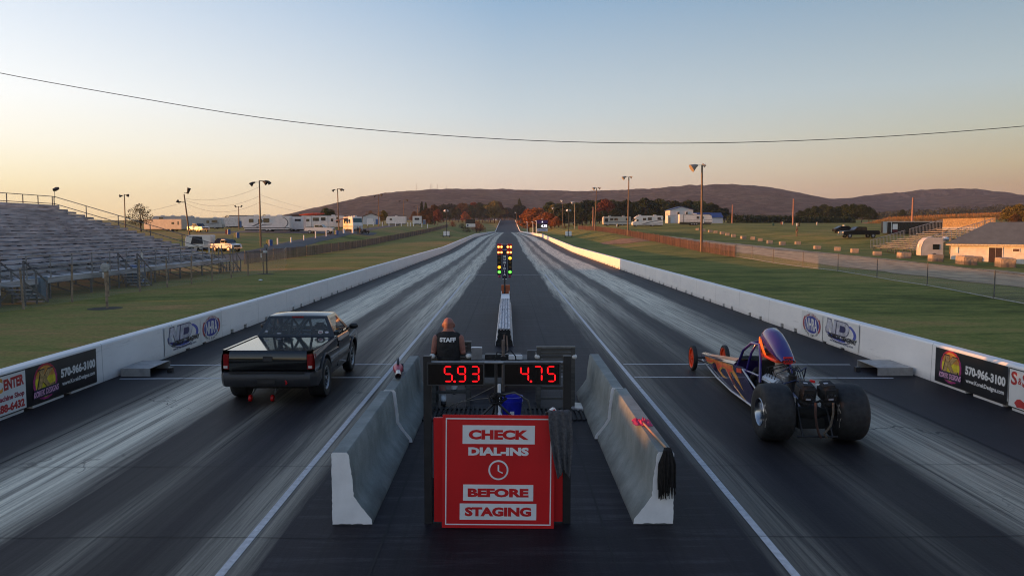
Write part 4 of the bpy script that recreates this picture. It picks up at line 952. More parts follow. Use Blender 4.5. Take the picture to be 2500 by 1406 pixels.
# scoop
sc = MB(); rings = []
for y, zc, w, h in ((1.98,1.26,.14,.15),(1.9,1.28,.155,.19),(1.75,1.29,.165,.21),(1.55,1.25,.167,.20),(1.3,1.17,.16,.155),(1.1,1.09,.145,.1),(.93,1.04,.115,.035)):
    g = []
    for k in range(20):
        a = 2*PI*k/20; c, s_ = math.cos(a), math.sin(a)
        zz = zc + h*(s_ if s_ > 0 else s_*.9) ; 
        if s_ < 0: zz = max(zz, 1.03 - .03*(y-1))
        g.append((w*math.copysign(abs(c)**.75, c), y, zz))
    rings.append(g)
sc.loft(rings, False); so = sc.build('air_scoop', purp2, dr, smooth=50)
MB().prism([(x, 1.965, z) for x, _, z in [(p[0]*.9, 0, 1.27+(p[2]-1.27)*.9) for p in rings[0]]], (0,-.01,0)).build('scoop_mouth', black_plastic, so)
for s in (-1, 1):
    MB().prism([(s*.158,1.97,1.06),(s*.158,1.97,1.30),(s*.163,1.9,1.33),(s*.17,1.78,1.18),(s*.17,1.82,1.31),(s*.172,1.66,1.15),(s*.172,1.5,1.05)], (s*.002,0,0)).build('scoop_flame', fl_r if s > 0 else fl_o, so)
MB().bx(-.168,.168,1.05,1.95,1.0,1.045).build('scoop_base', fl_r, so, .012)
np_ = MB().bx(-.075,.075,.945,.965,1.0,1.12).build('number_plate', red_print, so, .004)
vs, fs = text2d('5X5', .11, .07, .03); MB().add([(x,.943,1.06+z) for x, z in vs], fs).build('lettering', black_print, np_)
# engine
eng = MB().bx(-.16,.16,.75,1.45,.28,.62).bx(-.2,.2,.8,1.4,.24,.34).build('engine_block', mat('dark_cast_iron', (.05,.05,.055), .5, .5), dr, .02)
for s in (-1, 1):
    m4 = MB().obx((s*.21,1.1,.70),(.15,.62,.11),(0,s*R(38),0)).build('valve_cover', alu, dr, .025)
    for k in range(4):
        y_ = .88+k*.15
        MB().tube([(s*.22,y_,.56),(s*.36,y_-.02,.55),(s*.42,y_-.05,.40),(s*.44,y_-.12,.28)], .026, 8).build('exhaust_header', mat('header_steel', (.08,.08,.085), .4, .7), dr, smooth=50)
MB().prism([(-.12,.78,.64),(.12,.78,.64),(.1,1.42,.64),(-.1,1.42,.64)], (0,0,.18)).build('intake_manifold', alu, dr, .02)
MB().lathe([(.11,.82),(.11,.90),(.09,.91),(.09,1.02),(.13,1.03)], (0,1.3,0), 'z', 20).build('carburettor', galv, dr, smooth=40)
MB().cyl((0,.72,.6),(0,.72,.86),.05,.07,14).build('distributor', black_plastic, dr, smooth=40)
wr_ = MB()
for k in range(10):
    s = -1 if k % 2 else 1; y_ = .85+.06*k
    wr_.tube([(U(-.04,.04),.72,.85),(s*.08,.74+.02*k,.97+U(-.03,.05)),(s*.2,y_,.88+U(-.03,.03)),(s*.26,y_,.66)], .007, 6)
wr_.build('plug_wires', black_rubber, dr, smooth=60)
MB().tube([(-.2,.6,.95),(-.08,.68,1.0),(.1,.7,.92),(.22,.75,.98),(.25,.9,.8)], .011, 8).tube([(-.25,.62,.72),(0,.6,.8),(.26,.66,.7)], .011, 8).build('braided_hose', mat('blue_hose', (.015,.02,.06), .5), dr, smooth=60)
MB().lathe([(.17,.72),(.16,.5),(.12,.3),(.10,.1)], (0,0,.42), 'y', 18).build('transmission', mat('blue_grey_bag', (.07,.08,.13), .6, nz=(9,.3)), dr, smooth=40)
MB().tube([(-.5,0,.43),(-.2,0,.43),(0,0,.43),(.2,0,.43),(.5,0,.43)], [.05,.06,.15,.06,.05], 16).build('rear_axle', under_m, dr, smooth=50)
MB().cyl((-.3,-.35,.14),(.3,-.35,.14),.016,.016,8).cyl((-.22,-.05,.62),(-.22,-.36,.14),.016,.016,8).cyl((.22,-.05,.62),(.22,-.36,.14),.016,.016,8).cyl((-.22,.6,.4),(-.22,-.05,.64),.018,.018,8).cyl((.22,.6,.4),(.22,-.05,.64),.018,.018,8).build('rear_frame', pm, dr, smooth=50)
MB().bx(-.2,.2,-.12,.05,.2,.36).build('battery_box', under_m, dr, .01)
pk = mat('black_nylon', (.014,.014,.015), .85, nz=(25,.3), bump=(40,.4))
for x_, ry in ((-.155, R(4)), (.165, R(-5))):
    m5 = MB().obx((0,0,0),(.26,.30,.25)).obx((0,-.02,-.16),(.2,.22,.12)); po = m5.build('parachute_pack', pk, dr, .05, 60, 3); po.location = (x_,-.24,.80); po.rotation_euler = (R(12),ry,0)
    for q in range(3): MB().lathe([(.008,-.003),(.016,-.003),(.016,.003),(.008,.003)], (-.05+.05*q,-.168,.0+.01*(q%2)), 'y', 10, True).build('grommet', chrome, po)
    MB().bx(-.035,.035,-.16,-.153,-.08,-.055).build('maker_tag', P_['silv'], po); MB().bx(-.05,.01,-.02,.02,.125,.13).build('maker_tag', P_['silv'], po)
tn = mat('tan_webbing', (.11,.09,.07), .9, nz=(30,.25))
for x_, x2, m_ in ((-.06,.0,mat('brown_webbing', (.07,.035,.028), .9)), (.2,.08,tn)):
    MB().tube([(x_,-.40,.66),(x_-.01,-.43,.5),(x_+(x2-x_)*.3,-.42,.32),(x2,-.40,.2),(x2+.05,-.36,.13)], .018, 6).build('tether_strap', m_, dr, smooth=60)
MB().bx(.02,.08,-.2,-.17,.72,.9).bx(-.3,-.24,-.1,-.07,.6,.68).build('white_bracket', white_print, dr); MB().obx((-.02,-.15,.93),(.07,.06,.04),(0,R(10),0)).build('red_battery_switch', red_print, dr, .008)
spun = mat('spun_aluminium', (.42,.43,.45), .22, 1, nz=None)
for s in (-1, 1):
    wt = bpy.data.objects.new('wheel', None); COL.objects.link(wt); wt.parent = dr; wt.location = (s*.55, 0, .435)
    Rr, w = .435, .46
    p = [(.20,-w*.44),(.31,-w*.5),(.385,-w*.47),(.418,-w*.39),(.432,-w*.22),(.435,0),(.432,w*.22),(.418,w*.39),(.385,w*.47),(.31,w*.5),(.20,w*.44)]
    to = MB().lathe(p, (0,0,0), 'x', 56, True).build('slick_tyre', tyre_m, wt, smooth=60)
    q = s*w*.44; MB().lathe([(.0,q-s*.17),(.1,q-s*.17),(.17,q-s*.15),(.185,q-s*.02),(.205,q+s*.012),(.215,q),(.205,q-s*.02),(.19,q-s*.2),(0,q-s*.2)], (0,0,0), 'x', 40).build('rim', spun, wt, smooth=40)
    MB().cyl((q-s*.17,0,0),(q-s*.1,0,0),.05,.04,14).build('hub', alu, wt, smooth=40)
    vs, fs = text2d('M/T', .34, .1, .02, .15)
    for sd in (-1, 1):
        pts = []
        for x, z in vs:
            a = (x/.3) - .1; r_ = .325 + z; yy, zz = -r_*math.cos(a), r_*math.sin(a)*sd
            pts.append((sd*(w*.5+.004 - .35*max(0,abs(r_-.31))**1.1*.9), yy, -zz*sd if sd > 0 else zz))
        MB().add(pts, fs).build('sidewall_lettering', mat('faded_white_letters', (.30,.29,.27), .7, nz=(30,.5)), wt)
    wt = bpy.data.objects.new('wheel', None); COL.objects.link(wt); wt.parent = dr; wt.location = (s*.36, 6.02, .285)
    MB().lathe([(.225,-.04),(.26,-.05),(.283,-.035),(.287,0),(.283,.035),(.26,.05),(.225,.04)], (0,0,0), 'x', 40, True).build('tyre', tyre_m, wt, smooth=50)
    mb = MB().lathe([(.2,-.035),(.232,-.045),(.232,.045),(.2,.035)], (0,0,0), 'x', 40, True)
    for k in range(5): a = 2*PI*k/5+.3; mb.obx((0,math.cos(a)*.12,math.sin(a)*.12),(.03,.05,.2),(PI/2-a+PI,0,0) if 0 else (a-PI/2,0,0))
    mb.cyl((-.05,0,0),(.05,0,0),.045,.045,14).cyl((-.006,0,0),(.006,0,0),.2,.2,24).build('rim', fl_r, wt, smooth=40)
MB().cyl((-.34,6.02,.285),(.34,6.02,.285),.018,.018,8).cyl((-.3,5.95,.25),(-.09,5.4,.24),.014,.014,8).cyl((.3,5.95,.25),(.09,5.4,.24),.014,.014,8).build('front_axle', pm, dr, smooth=50)
# ------------------------------------------------------------------ tree guard + starting tree
gd = thing('tree_guard', 'white corrugated guard rail box leading up to the starting light tree', 'guard rail', (-.09, 21.7, 0))
gm = mat('scuffed_white_steel', (.5,.5,.52), .55, .1, nz=(4,.3), vs=(6,.6,6))
top = []
for i in range(25):
    u = i/24; x = -.17+.34*u; z = .47 + .018*(1 if (i//3) % 2 else -1)*(0 if i in (0,24) else 1)
    top.append((x, z))
MB().loft([[(x, y, z) for x, z in top] + [(-x*.98, y, z-.02) for x, z in top] for y in (0, 5.2)], True).build('top_rail', gm, gd)
MB().loft([[(x, y, z+.01) for x, z in top] + [(-x*.98, y, z-.01) for x, z in top] for y in (5.25, 9.3)], True).build('top_rail', gm, gd)
MB().prism([(-.17,9.32,.48),(.17,9.32,.48),(.17,11.3,.5),(-.17,11.3,.5)], (0,0,.012)).build('end_cover', white_paint, gd)
for s in (-1, 1):
    rings = []
    for y in (0, 11.3):
        pr = [(.172,.46),(.19,.38),(.175,.32),(.205,.25),(.19,.2),(.235,.12),(.25,0)]
        rings.append([(s*x, y, z) for x, z in pr] + [(s*(x-.012), y, z) for x, z in reversed(pr)])
    MB().loft(rings).build('side_rail', gm, gd)
    MB().bx(s*.16-.012, s*.16+.012, 10.9, 11.35, .45, .62).build('end_bracket', white_paint, gd)
MB().prism([(-.24,.02,0),(.24,.02,0),(.16,.02,.455),(-.16,.02,.455)], (0,.01,0)).build('end_plate', black_rubber, gd)
MB().bx(-.07,.05,-.02,.015,.26,.36).build('cable_box', black_plastic, gd)
o = MB().tube([(-.09,21.67,.3),(-.1,21.2,.03),(-.1,19,.02),(-.085,16,.02)], .03, 8).tube([(-.02,21.67,.28),(.0,21.1,.03),(-.02,19,.02),(-.05,16,.02)], .02, 8).build('ground_cable', mat('brown_cable', (.14,.08,.05), .7), smooth=50); tag(o, 'brown cable bundle running from the tree guard to the control table', 'cable')
ct = thing('starting_tree', 'tall starting light tree with lit amber and green lamps', 'light tree', (-.12, 33.4, 0))
MB().bx(-.14,.22,-.05,.2,.5,.86).build('orange_base_box', mat('orange_box', (.42,.10,.03), .5), ct, .01); MB().bx(-.16,.24,-.1,.25,0,.5).build('base', black_metal, ct, .01)
MB().cyl((0,-.08,.5),(0,-.08,1.25),.035,.035,10).build('pole', black_metal, ct, smooth=40)
MB().bx(-.095,.095,-.09,-.02,1.12,2.3).build('name_board', mat('navy_board', (.008,.010,.05), .4), ct, .004)
MB().bx(-.085,.085,-.092,-.02,1.09,1.118).build('board_foot', white_print, ct)
MB().bx(-.31,.31,-.02,.06,2.12,2.58).build('top_housing', red_print, ct, .006); MB().bx(-.09,.09,-.03,-.021,2.12,2.58).build('centre_panel', mat('navy_board', (0,0,0)), ct)
for s in (-1, 1): MB().bx(s*.22-.09, s*.22+.09, -.02,.08,1.27,2.118).build('lamp_column', black_plastic, ct, .006)
B = Board(ct)
for k, ch in enumerate('NUMIDIA'): B.text(ch, 0, 2.05-k*.125, None, .1, white_print, .0945, .05)
B.text('PRE-STAGED', 0, 2.555, .3, .03, white_print, .035, .02); B.text('STAGED', 0, 2.335, .2, .03, white_print, .035, .02)
def lamp(x, z, r, m, nm):
    MB().lathe([(r*1.25,-.03),(r*1.25,-.075),(r*1.1,-.075),(r*1.05,-.03)], (x,0,z), 'y', 18, True).build('lamp_hood', black_plastic, ct)
    MB().sph((x,-.03,z),(r,r*.45,r),14,8).build(nm, m, ct, smooth=60)
on_w = mat('lit_stage_bulb', (.6,.3,.1), .3, nz=None, emit=((1,.32,.06), 2.2)); on_a = mat('lit_amber', (.6,.25,.02), .3, nz=None, emit=((1,.24,.01), 1.6)); on_y = mat('lit_yellow', (.6,.4,.02), .3, nz=None, emit=((1,.42,.02), 1.6)); on_g = mat('lit_green', (.1,.6,.1), .3, nz=None, emit=((.12,.9,.06), .9))
off_a = mat('dim_amber', (.16,.085,.02), .3, nz=None); off_r = mat('dim_red', (.35,.02,.09), .3, nz=None)
for s in (-1, 1):
    for z in (2.45, 2.22):
        for d in (.13, .255): lamp(s*d+.0, z, .042, on_w, 'stage_bulb')
    cols = ((1.98, off_a, on_y), (1.79, off_a, off_a), (1.60, on_a, off_a), (1.40, on_g, on_g))
    for z, ml, mr in cols: lamp(s*.225, z, .062, ml if s < 0 else mr, 'lamp_bulb')
    MB().sph((s*.215,.0,1.215),(.06,.06,.055),14,8).build('red_foul_lamp', off_r, ct, smooth=60)

# ------------------------------------------------------------------ left bleachers
bl_m = mat('weathered_aluminium', (.36,.37,.40), .6, .1, nz=(1.6,.35), bump=(12,.2), vs=(3,.4,3)); bl_f = mat('bleacher_steel', (.14,.14,.15), .6, .4, nz=(5,.3)); bl_d = mat('dark_bracket', (.02,.02,.022), .8)
bs = thing('bleachers', 'long tall grey metal bleachers behind the chain link fence', 'bleachers', (-21.6, 0, 0))
Y0, Y1 = 17.0, 62.2; NR = 18; ZB = .95; RUN, RISE = .66, .203
def deckx(k): return -1.25 - k*RUN
for k in range(NR):
    x0 = deckx(k); z = ZB + k*RISE; ye = Y1 + U(-.05,.05)
    fb = MB(); sp = MB(); y = Y0
    while y < ye-.1:
        L_ = min(7.3, ye-y); dz = U(-.008,.008)
        fb.bx(x0-RUN+.03, x0-.27, y, y+L_-.02, z-.04+dz, z+dz); fb.bx(x0-.05, x0-.025, y, y+L_-.02, z-RISE-.02, z+.02)
        dz = U(-.012,.012); sp.bx(x0-.25, x0, y, y+L_-.025, z+.25+dz, z+.30+dz).bx(x0-.03, x0, y, y+L_-.025, z+.13+dz, z+.249+dz); y += L_
    fb.build('foot_board', bl_m, bs)
    br = MB(); y = Y0+.5+(k % 2)*.95
    while y < ye:
        br.prism([(x0+.004,y-.10,z+.13),(x0+.004,y+.10,z+.13),(x0+.004,y+.03,z+.07),(x0+.004,y-.03,z+.07)], (-.2,0,0)); br.bx(x0-.17,x0-.12,y-.02,y+.02,z-.02,z+.2); y += 1.9
    sp.build('seat_plank', bl_m, bs, extra=[(br, bl_d)])
XB = deckx(NR)
MB().bx(-1.25,.05,Y0,Y1,ZB-.12,ZB-.03).bx(.02,.06,Y0,Y1,ZB-.28,ZB-.02).build('walkway', bl_m, bs)
fr = MB(); y = Y0
while y < Y1+.1:
    fr.bar((-.02,y,ZB-.2),(XB,y,ZB+NR*RISE-.2),.07,.12)
    for q in range(0, NR+1, 4): x = -.05 - q*RUN - (1.2 if q else 0); fr.bx(x-.04,x+.04,y-.04,y+.04,-.1,ZB+max(0,q-.2)*RISE-.2)
    fr.bar((-.05,y,.1),(-4.5,y,1.5),.05); fr.bar((-4.5,y,.1),(-.05,y,.8),.05); y += 1.88
fr.build('support_frame', bl_f, bs)
zt_ = ZB+NR*RISE
MB().bx(XB-.5,XB+.02,Y0,Y1+.1,zt_-.05,zt_).bx(XB-.02,XB+.01,Y0,Y1,zt_+.12,zt_+.42).build('top_walkway', bl_m, bs)
MB().bx(XB-.3,XB-.27,Y0,34.6,-.1,1.7).bx(XB-.3,XB-.27,35.2,Y1,-.1,1.7).build('added_sun_screen', bl_f, bs)  # unseen screen added to block low sun under the seats, one gap left
rr_ = MB(); y = Y0
while y < Y1+.2: rr_.bx(XB-.5,XB-.45,y-.025,y+.025,zt_-.2,zt_+1.12); y += 1.88
for z in (1.1,.55): rr_.bx(XB-.5,XB-.46,Y0,Y1+.1,zt_+z-.025,zt_+z+.025)
rr_.build('rear_guardrail', bl_f, bs)
def siderail(y):
    q = MB(); a = (-1.3,y,ZB+.35); b = (XB-.45,y,zt_+.35)
    for d in (.75,.2): q.bar((a[0],y,a[2]+d-.0),(b[0],y,b[2]+d),.05)
    for t_ in (0,.2,.4,.6,.8,1): x = a[0]+(b[0]-a[0])*t_; z = a[2]+(b[2]-a[2])*t_; q.bx(x-.025,x+.025,y-.025,y+.025,z-.7,z+.77)
    return q
siderail(Y1+.12).build('side_guardrail', bl_f, bs)
MB().cyl((XB-.4,Y1+.15,zt_+1),(XB-.4,Y1+.15,zt_+1.7),.02,.02,6).obx((XB-.4,Y1+.35,zt_+1.68),(.25,.5,.18),(R(20),0,0)).build('floodlight', bl_d, bs)
fg = MB(); y = Y0; gaps = [(33.8,35.2),(44.2,45.6),(59.6,61.0)]
while y < Y1+.2:
    fg.bx(.0,.05,y-.025,y+.025,ZB-.2,ZB+1.05); y += 1.88
segs = []; a = Y0
for g0, g1 in gaps: segs.append((a,g0)); a = g1
segs.append((a,Y1))
for a, b in segs:
    for z in (1.02,.52): fg.bx(.0,.04,a,b,ZB+z-.02,ZB+z+.02)
fg.build('front_guardrail', mat('dull_galvanised_rail', (.24,.245,.25), .5, .5), bs)
for g0, g1 in gaps:
    st = bpy.data.objects.new('stairs', None); COL.objects.link(st); st.parent = bs; st.location = (.1, g0, 0)
    q = MB()
    for k in range(5): q.bx(-.1,1.0,.1+k*.0+k*.28,.36+k*.28,ZB-.2-k*.19,ZB-.17-k*.19)
    q.build('stair_treads', bl_m, st)
    for x in (-.08, .98):
        q = MB()
        q.bar((x,.05,ZB-.05),(x,1.75,-.02),.05,.12); q.bar((x,.05,ZB+.9),(x,1.75,.85),.05)
        for (yy, zz) in ((.05,ZB),(.9,.5),(1.7,0)): q.bx(x-.03,x+.03,yy-.03,yy+.03,-.05 if yy > .1 else -.1,zz+.9)
        q.bar((x,.05,.1),(x,.9,.6),.04)
        q.build('stair_rail', bl_f, st)
nm_ = mat('notice_board_white', (.6,.6,.6), .6)
for y_, z_, h_, lb in ((32.5,ZB+.62,.36,'white notice on the bleacher front rail beside the first stairs'),(46.9,ZB+.68,.42,'narrow white notice on the bleacher rail above the blue cabinet stairs'),(57.5,ZB+.7,.4,'small white notice near the far end of the bleacher rail')):
    o = MB().bx(-21.54,-21.525,y_,y_+.26,z_-h_/2,z_+h_/2).build('notice', nm_, bevel=.004); tag(o, lb, 'notice', 'white notices by the bleachers')
# unseen bank added to shade the near strip, crest stepped for sun slots
bank = MB(); rings = []
for y, z in ((-90,6.2),(5.5,6.2),(7.85,6.0),(8.0,3.34),(10.35,3.34),(10.5,5.2),(11.6,5.2),(12.1,3.84),(15.0,3.84),(15.5,5.6),(30,5.6)):
    rings.append([(-30,y,-.3),(-36,y,z),(-38,y,z),(-50,y,-.3)])
tag(bank.loft(rings).build('added_shade_bank', grass_m), kind='structure')
# cabinets under the bleachers
blue_p = mat('faded_blue_paint', (.10,.18,.27), .5, nz=(3,.15)); blue2 = mat('portable_toilet_blue', (.05,.13,.33), .45, nz=(3,.15))
t = thing('utility_cabinet', 'pale blue utility cabinet under the bleachers beside the first stairs', 'cabinet', (-21.9, 36.6, 0))
MB().bx(-.5,.45,0,.62,.0,1.0).build('cabinet_body', blue_p, t, .02); MB().bx(.45,.46,.04,.3,.06,.94).bx(.45,.46,.33,.58,.06,.94).build('door', blue_p, t, .004); MB().cyl((.462,.31,.85),(.475,.31,.85),.04,.04,12).build('latch', black_plastic, t)
t = thing('utility_cabinet', 'darker blue cabinet under the bleachers by the middle stairs', 'cabinet', (-22.2, 47.2, 0))
MB().bx(-.5,.45,0,.8,.0,1.05).build('cabinet_body', blue2, t, .02); MB().bx(.45,.46,.05,.75,.06,.98).build('door', blue2, t, .004)

# ------------------------------------------------------------------ fences
def link_mat(name, col, pitch, wire):
    m, N, L, b = nt(name); out = N['Material Output']; b.inputs['Base Color'].default_value = (*col, 1); b.inputs['Roughness'].default_value = .5; b.inputs['Metallic'].default_value = .3
    g = N.new('ShaderNodeNewGeometry'); sx = N.new('ShaderNodeSeparateXYZ'); L.new(g.outputs['Position'], sx.inputs[0])
    fs = []
    for op in ('ADD', 'SUBTRACT'):
        q = math_n(N, L, op, sx.outputs[1], sx.outputs[2]); q = math_n(N, L, 'FRACT', math_n(N, L, 'DIVIDE', q, pitch)); fs.append(math_n(N, L, 'LESS_THAN', q, wire/pitch))
    f = math_n(N, L, 'MAXIMUM', *fs)
    t = N.new('ShaderNodeBsdfTransparent'); mx = N.new('ShaderNodeMixShader'); L.new(f, mx.inputs[0]); L.new(t.outputs[0], mx.inputs[1]); L.new(b.outputs[0], mx.inputs[2]); L.new(mx.outputs[0], out.inputs[0]); return m
lm = link_mat('chain_link_mesh', (.27,.27,.26), .075, .0095)
fence_post_m = mat('fence_pipe', (.10,.10,.098), .55, .4, nz=(6,.3)); rust_post = mat('bare_wood_post', (.30,.22,.15), .8, nz=(6,.3))
def chain_fence(label, path, h, posts, pm_, lean=0, rails=(1,), step=2.5):
    t = thing('chain_link_fence', label, 'fence', (0,0,0), 0, 'chain link fences along the lawns')
    pts = []
    for a, b in zip(path, path[1:]):
        n = max(1, int(abs(b[1]-a[1])/step)); pts += [(a[0]+(b[0]-a[0])*i/n, a[1]+(b[1]-a[1])*i/n) for i in range(n)]
    pts.append(path[-1])
    mb = MB(); vs = [];
    for x, y in pts: z = ht(x, y); vs += [(x, y, z+.02), (x+.02*noise.noise((y*.5,1,1)), y, z+h-.02+.03*noise.noise((y*.4,3,0)))]
    mb.add(vs, [(2*i,2*i+2,2*i+3,2*i+1) for i in range(len(pts)-1)]).build('wire_mesh', lm, t)
    for r_ in rails: MB().tube([(x, y, ht(x,y)+h*r_ + (.04 if r_ < .5 else 0)) for x, y in pts], .022, 6).build('rail', fence_post_m if r_ > .5 else galv, t, smooth=60)
    for y in posts:
        for a, b in zip(path, path[1:]):
            if a[1] <= y <= b[1]: x = a[0]+(b[0]-a[0])*(y-a[1])/(b[1]-a[1]); break
        z = ht(x, y); dx, dy = U(-1,1)*lean, U(-1,1)*lean
        MB().cyl((x,y,z-.1),(x+dx,y+dy,z+h+.06),.032 if pm_ is fence_post_m else .05,.03 if pm_ is fence_post_m else .042,8).build('post', pm_, t, smooth=50)
LF = [(-20.9,17),(-19.74,32.45),(-17.68,57.78),(-17.4,62),(-20.5,74)]
chain_fence('wire mesh fence with leaning wooden posts in front of the long bleachers', LF, 1.6, [18,20.5,23,26,29,32.45,35.6,38.4,41.2,44,46.8,49.5,52.3,55,57.78], rust_post, .06, (1,))
RF = [(20.6,17),(21.4,26),(22.7,36.9),(24,45.3),(24.7,53),(25.1,60.3),(24.6,80),(24.0,97)]
chain_fence('straight chain link fence with steel posts and rails beside the gravel road', RF, 1.27, [17,21.5,26,30.5,36.9,45.3,53,60.3,67,74,80,85,90,95], fence_post_m, .01, (1,.0))
slat_m = mat('brown_fence_slats', (.10,.052,.036), .85, nz=(2.2,.4), vs=(1,1,.15)); slat_g = mat('grey_brown_fence_slats', (.13,.10,.085), .85, nz=(2.2,.4), vs=(1,1,.15))
def snow_fence(label, path, h, m, post_step):
    t = thing('slat_fence', label, 'fence', (0,0,0), 0, 'wood slat fences along the banks')
    mb = MB(); wires = []; d = 0; L_ = 0; posts = []
    for a, b in zip(path, path[1:]):
        L_ = math.hypot(b[0]-a[0], b[1]-a[1]); n = int(L_/.125)
        for i in range(n):
            u = i/n; x, y = a[0]+(b[0]-a[0])*u, a[1]+(b[1]-a[1])*u; z = ht(x, y); d += L_/n
            hh = h*(1+.06*noise.noise((y*.35,x,5)))+U(-.03,.03); tilt = .05*noise.noise((y*.2,7,1))+U(-.012,.012)
            mb.prism([(x-.006,y-.028,z+.03),(x-.006,y+.028,z+.03),(x-.006,y+.028+tilt,z+hh),(x-.006,y-.028+tilt,z+hh)], (.012,0,0))
            if not posts or d-posts[-1][2] > post_step: posts.append((x, y, d))
            if i % 8 == 0: wires.append((x+.012, y, z))
    mb.build('slats', m, t)
    w = MB()
    for f in (.2,.5,.82): w.tube([(x,y,z+h*f) for x, y, z in wires], .008, 4)
    w.build('wires', fence_post_m, t)
    for x, y, _ in posts: z = ht(x, y); MB().cyl((x+.05,y,z-.1),(x+.05+U(-.03,.03),y+U(-.03,.03),z+h+U(.05,.16)),.035,.03,6).build('post', rust_post, t)
snow_fence('wood slat snow fence climbing the bank on the bleacher side of the strip', [(-24.4,74),(-24.5,100),(-24.6,133),(-24.5,180),(-24.5,226),(-25.0,300),(-25.6,345)], 1.2, slat_g, 4.6)
snow_fence('reddish wood slat fence on the bank beside the gravel road and dirt patch', [(24.0,84),(23.9,98),(24.2,120),(24.2,160),(24,216),(23.8,270)], 1.2, slat_m, 4.0)

# ------------------------------------------------------------------ small lawn items on the left
t = thing('speaker_post', 'wooden post with a round grey disc on the lawn', 'post', (-16.24, 32.26, ht(-16.24,32.26)))
MB().cyl((0,0,-.1),(-.03,0,1.52),.055,.05,8).build('post', rust_post, t, smooth=50); MB().lathe([(.0,-.03),(.17,-.02),(.19,.0),(.17,.03),(.0,.05)], (0,-.06,1.66), 'y', 18).build('disc', galv, t, smooth=40); MB().bx(-.25,.0,-.04,.02,1.47,1.5).build('bracket', fence_post_m, t)
MB().lathe([(.75,.0),(.5,.012),(0,.02)], (0,0,.0), 'z', 16).build('soil_patch', mat('bare_soil', (.035,.028,.02), .95), t)
t = thing('speaker_post', 'thin post carrying two small grey boxes beside the far end of the wire fence', 'post', (-17.3, 57.3, ht(-17.3,57.3)))
MB().cyl((0,0,-.1),(0,0,2.2),.045,.04,8).build('post', fence_post_m, t, smooth=50); MB().bx(-.16,.14,-.12,.08,1.85,2.12).build('box', mat('grey_box', (.2,.2,.21), .5), t, .01); MB().bx(-.22,.04,-.1,.06,1.52,1.68).build('box', nm_, t, .01)
MB().lathe([(.7,.0),(.45,.012),(0,.02)], (0,0,.0), 'z', 16).build('soil_patch', mat('bare_soil', (0,0,0)), t)
for y_, z_, w_, h_, lb in ((30.9,.82,.34,.4,'white notice wired to the mesh fence beside the first stairs'),(38.0,1.05,.26,.36,'white notice wired to the mesh fence past the pale blue cabinet'),(57.2,1.3,.2,.32,'small notice at the far end of the mesh fence')):
    x_ = -19.74+(y_-32.45)*.0813+.05
    o = MB().prism([(x_,y_-w_/2,z_-h_/2),(x_+.03,y_+w_/2,z_-h_/2),(x_+.03,y_+w_/2,z_+h_/2),(x_,y_-w_/2,z_+h_/2)], (.012,0,0)).build('notice', nm_); tag(o, lb, 'notice', 'white notices by the bleachers')
o = MB().sph((-15.2,49,ht(-15.2,49)+.05),(.12,.1,.06),10,6).build('litter_bag', white_print, smooth=60); tag(o, 'small white litter scrap on the lawn before the wire fence', 'litter')

# ------------------------------------------------------------------ poles, wires
def flood(t, h, heads, m=bl_d):
    for dx, dz, tilt, w in heads:
        hd = MB(); hd.bar((0,0,h+dz),(dx*.65,0,h+dz),.06)
        hd.tube([(dx*.65,0,h+dz),(dx,-.05,h+dz-.08),(dx*1.0+math.copysign(.35*w,dx),-.12,h+dz-.3-tilt)], [.09,.16*w,.34*w], 12); hd.build('floodlight', m, t, smooth=50)
def pole(px, Y, ztop, label, heads, lean=0, r=.14, m=wood_pole_m, group='light poles along the strip', hm=bl_d):
    x, y, z = put(px, Y); h = ztop - z
    t = thing('light_pole' if heads else 'utility_pole', label, 'pole', (x, y, z), 0, group)
    MB().cyl((0,0,-.3),(lean,0,h),r,r*.62,10).build('pole', m, t, smooth=50)
    if heads:
        e = bpy.data.objects.new('lamp_head', None); COL.objects.link(e); e.parent = t; e.location = (lean,0,0)
        flood(e, h, heads, hm)
    return (x+lean, y, z+h)
H3 = [(-.9,-.25,.1,1),(.7,-.1,0,1),(1.25,-.05,.1,.8)]; H2 = [(-.7,-.1,.1,.9),(.8,.0,.0,1)]; HS = [(-.75,-.1,.0,1.25),(.2,.05,0,1)]
tan_l = mat('weathered_lamp_shell', (.30,.25,.2), .6)
pA = pole(637, 115, 10.1, 'tallest brown pole on the left with three floodlights, near the travel trailers', H3)
pB = pole(466, 120, 8.35, 'leaning dark pole with two lamps rising behind the bleachers end', [(-.75,-1.1,-.45,.8),(.55,.2,-1.0,.8)], -.75)
pC = pole(309, 140, 9.2, 'slim dark pole behind the top corner of the bleachers', [(-.5,-.2,-.2,.8),(.45,-.1,-.2,.8)], 0, .12)
pole(585, 220, 9.4, 'thin distant pole with a forked top above the blue portable toilet', [(-.7,-.2,-.7,.7),(.7,-.2,-.7,.7)], 0, .16)
pD = pole(828, 200, 13.2, 'pole with three lamps rising beside the yellow lit motorhome', H3, -.2, .17)
pole(925, 260, 14.4, 'pole with lamps standing right of the small pale building on the left', [(.8,0,0,1.3),(-1,-.5,0,1)], 0, .17); pole(986, 330, 15, 'distant pole with a crossbar of lamps behind the white trailer', [(-1.6,-.3,0,1),(1.3,.1,0,1.4)], 0, .18); pole(1020, 400, 14.8, 'distant pole before the brown trees on the left', [(-1.6,-.3,0,1),(1.3,.1,0,1)], 0, .2)
pole(1714, 98, 11.0, 'tall thick brown pole with one large tan floodlight, nearest on the right', [(-.8,-.05,.1,1.5),(.15,.1,0,.6)], -.1, .17, hm=tan_l); pole(1533, 160, 13.5, 'second tall pole on the right side with a tan floodlight', [(-.8,.1,.1,1.2),(.3,.1,-.1,.8)], .1, .17, hm=tan_l)
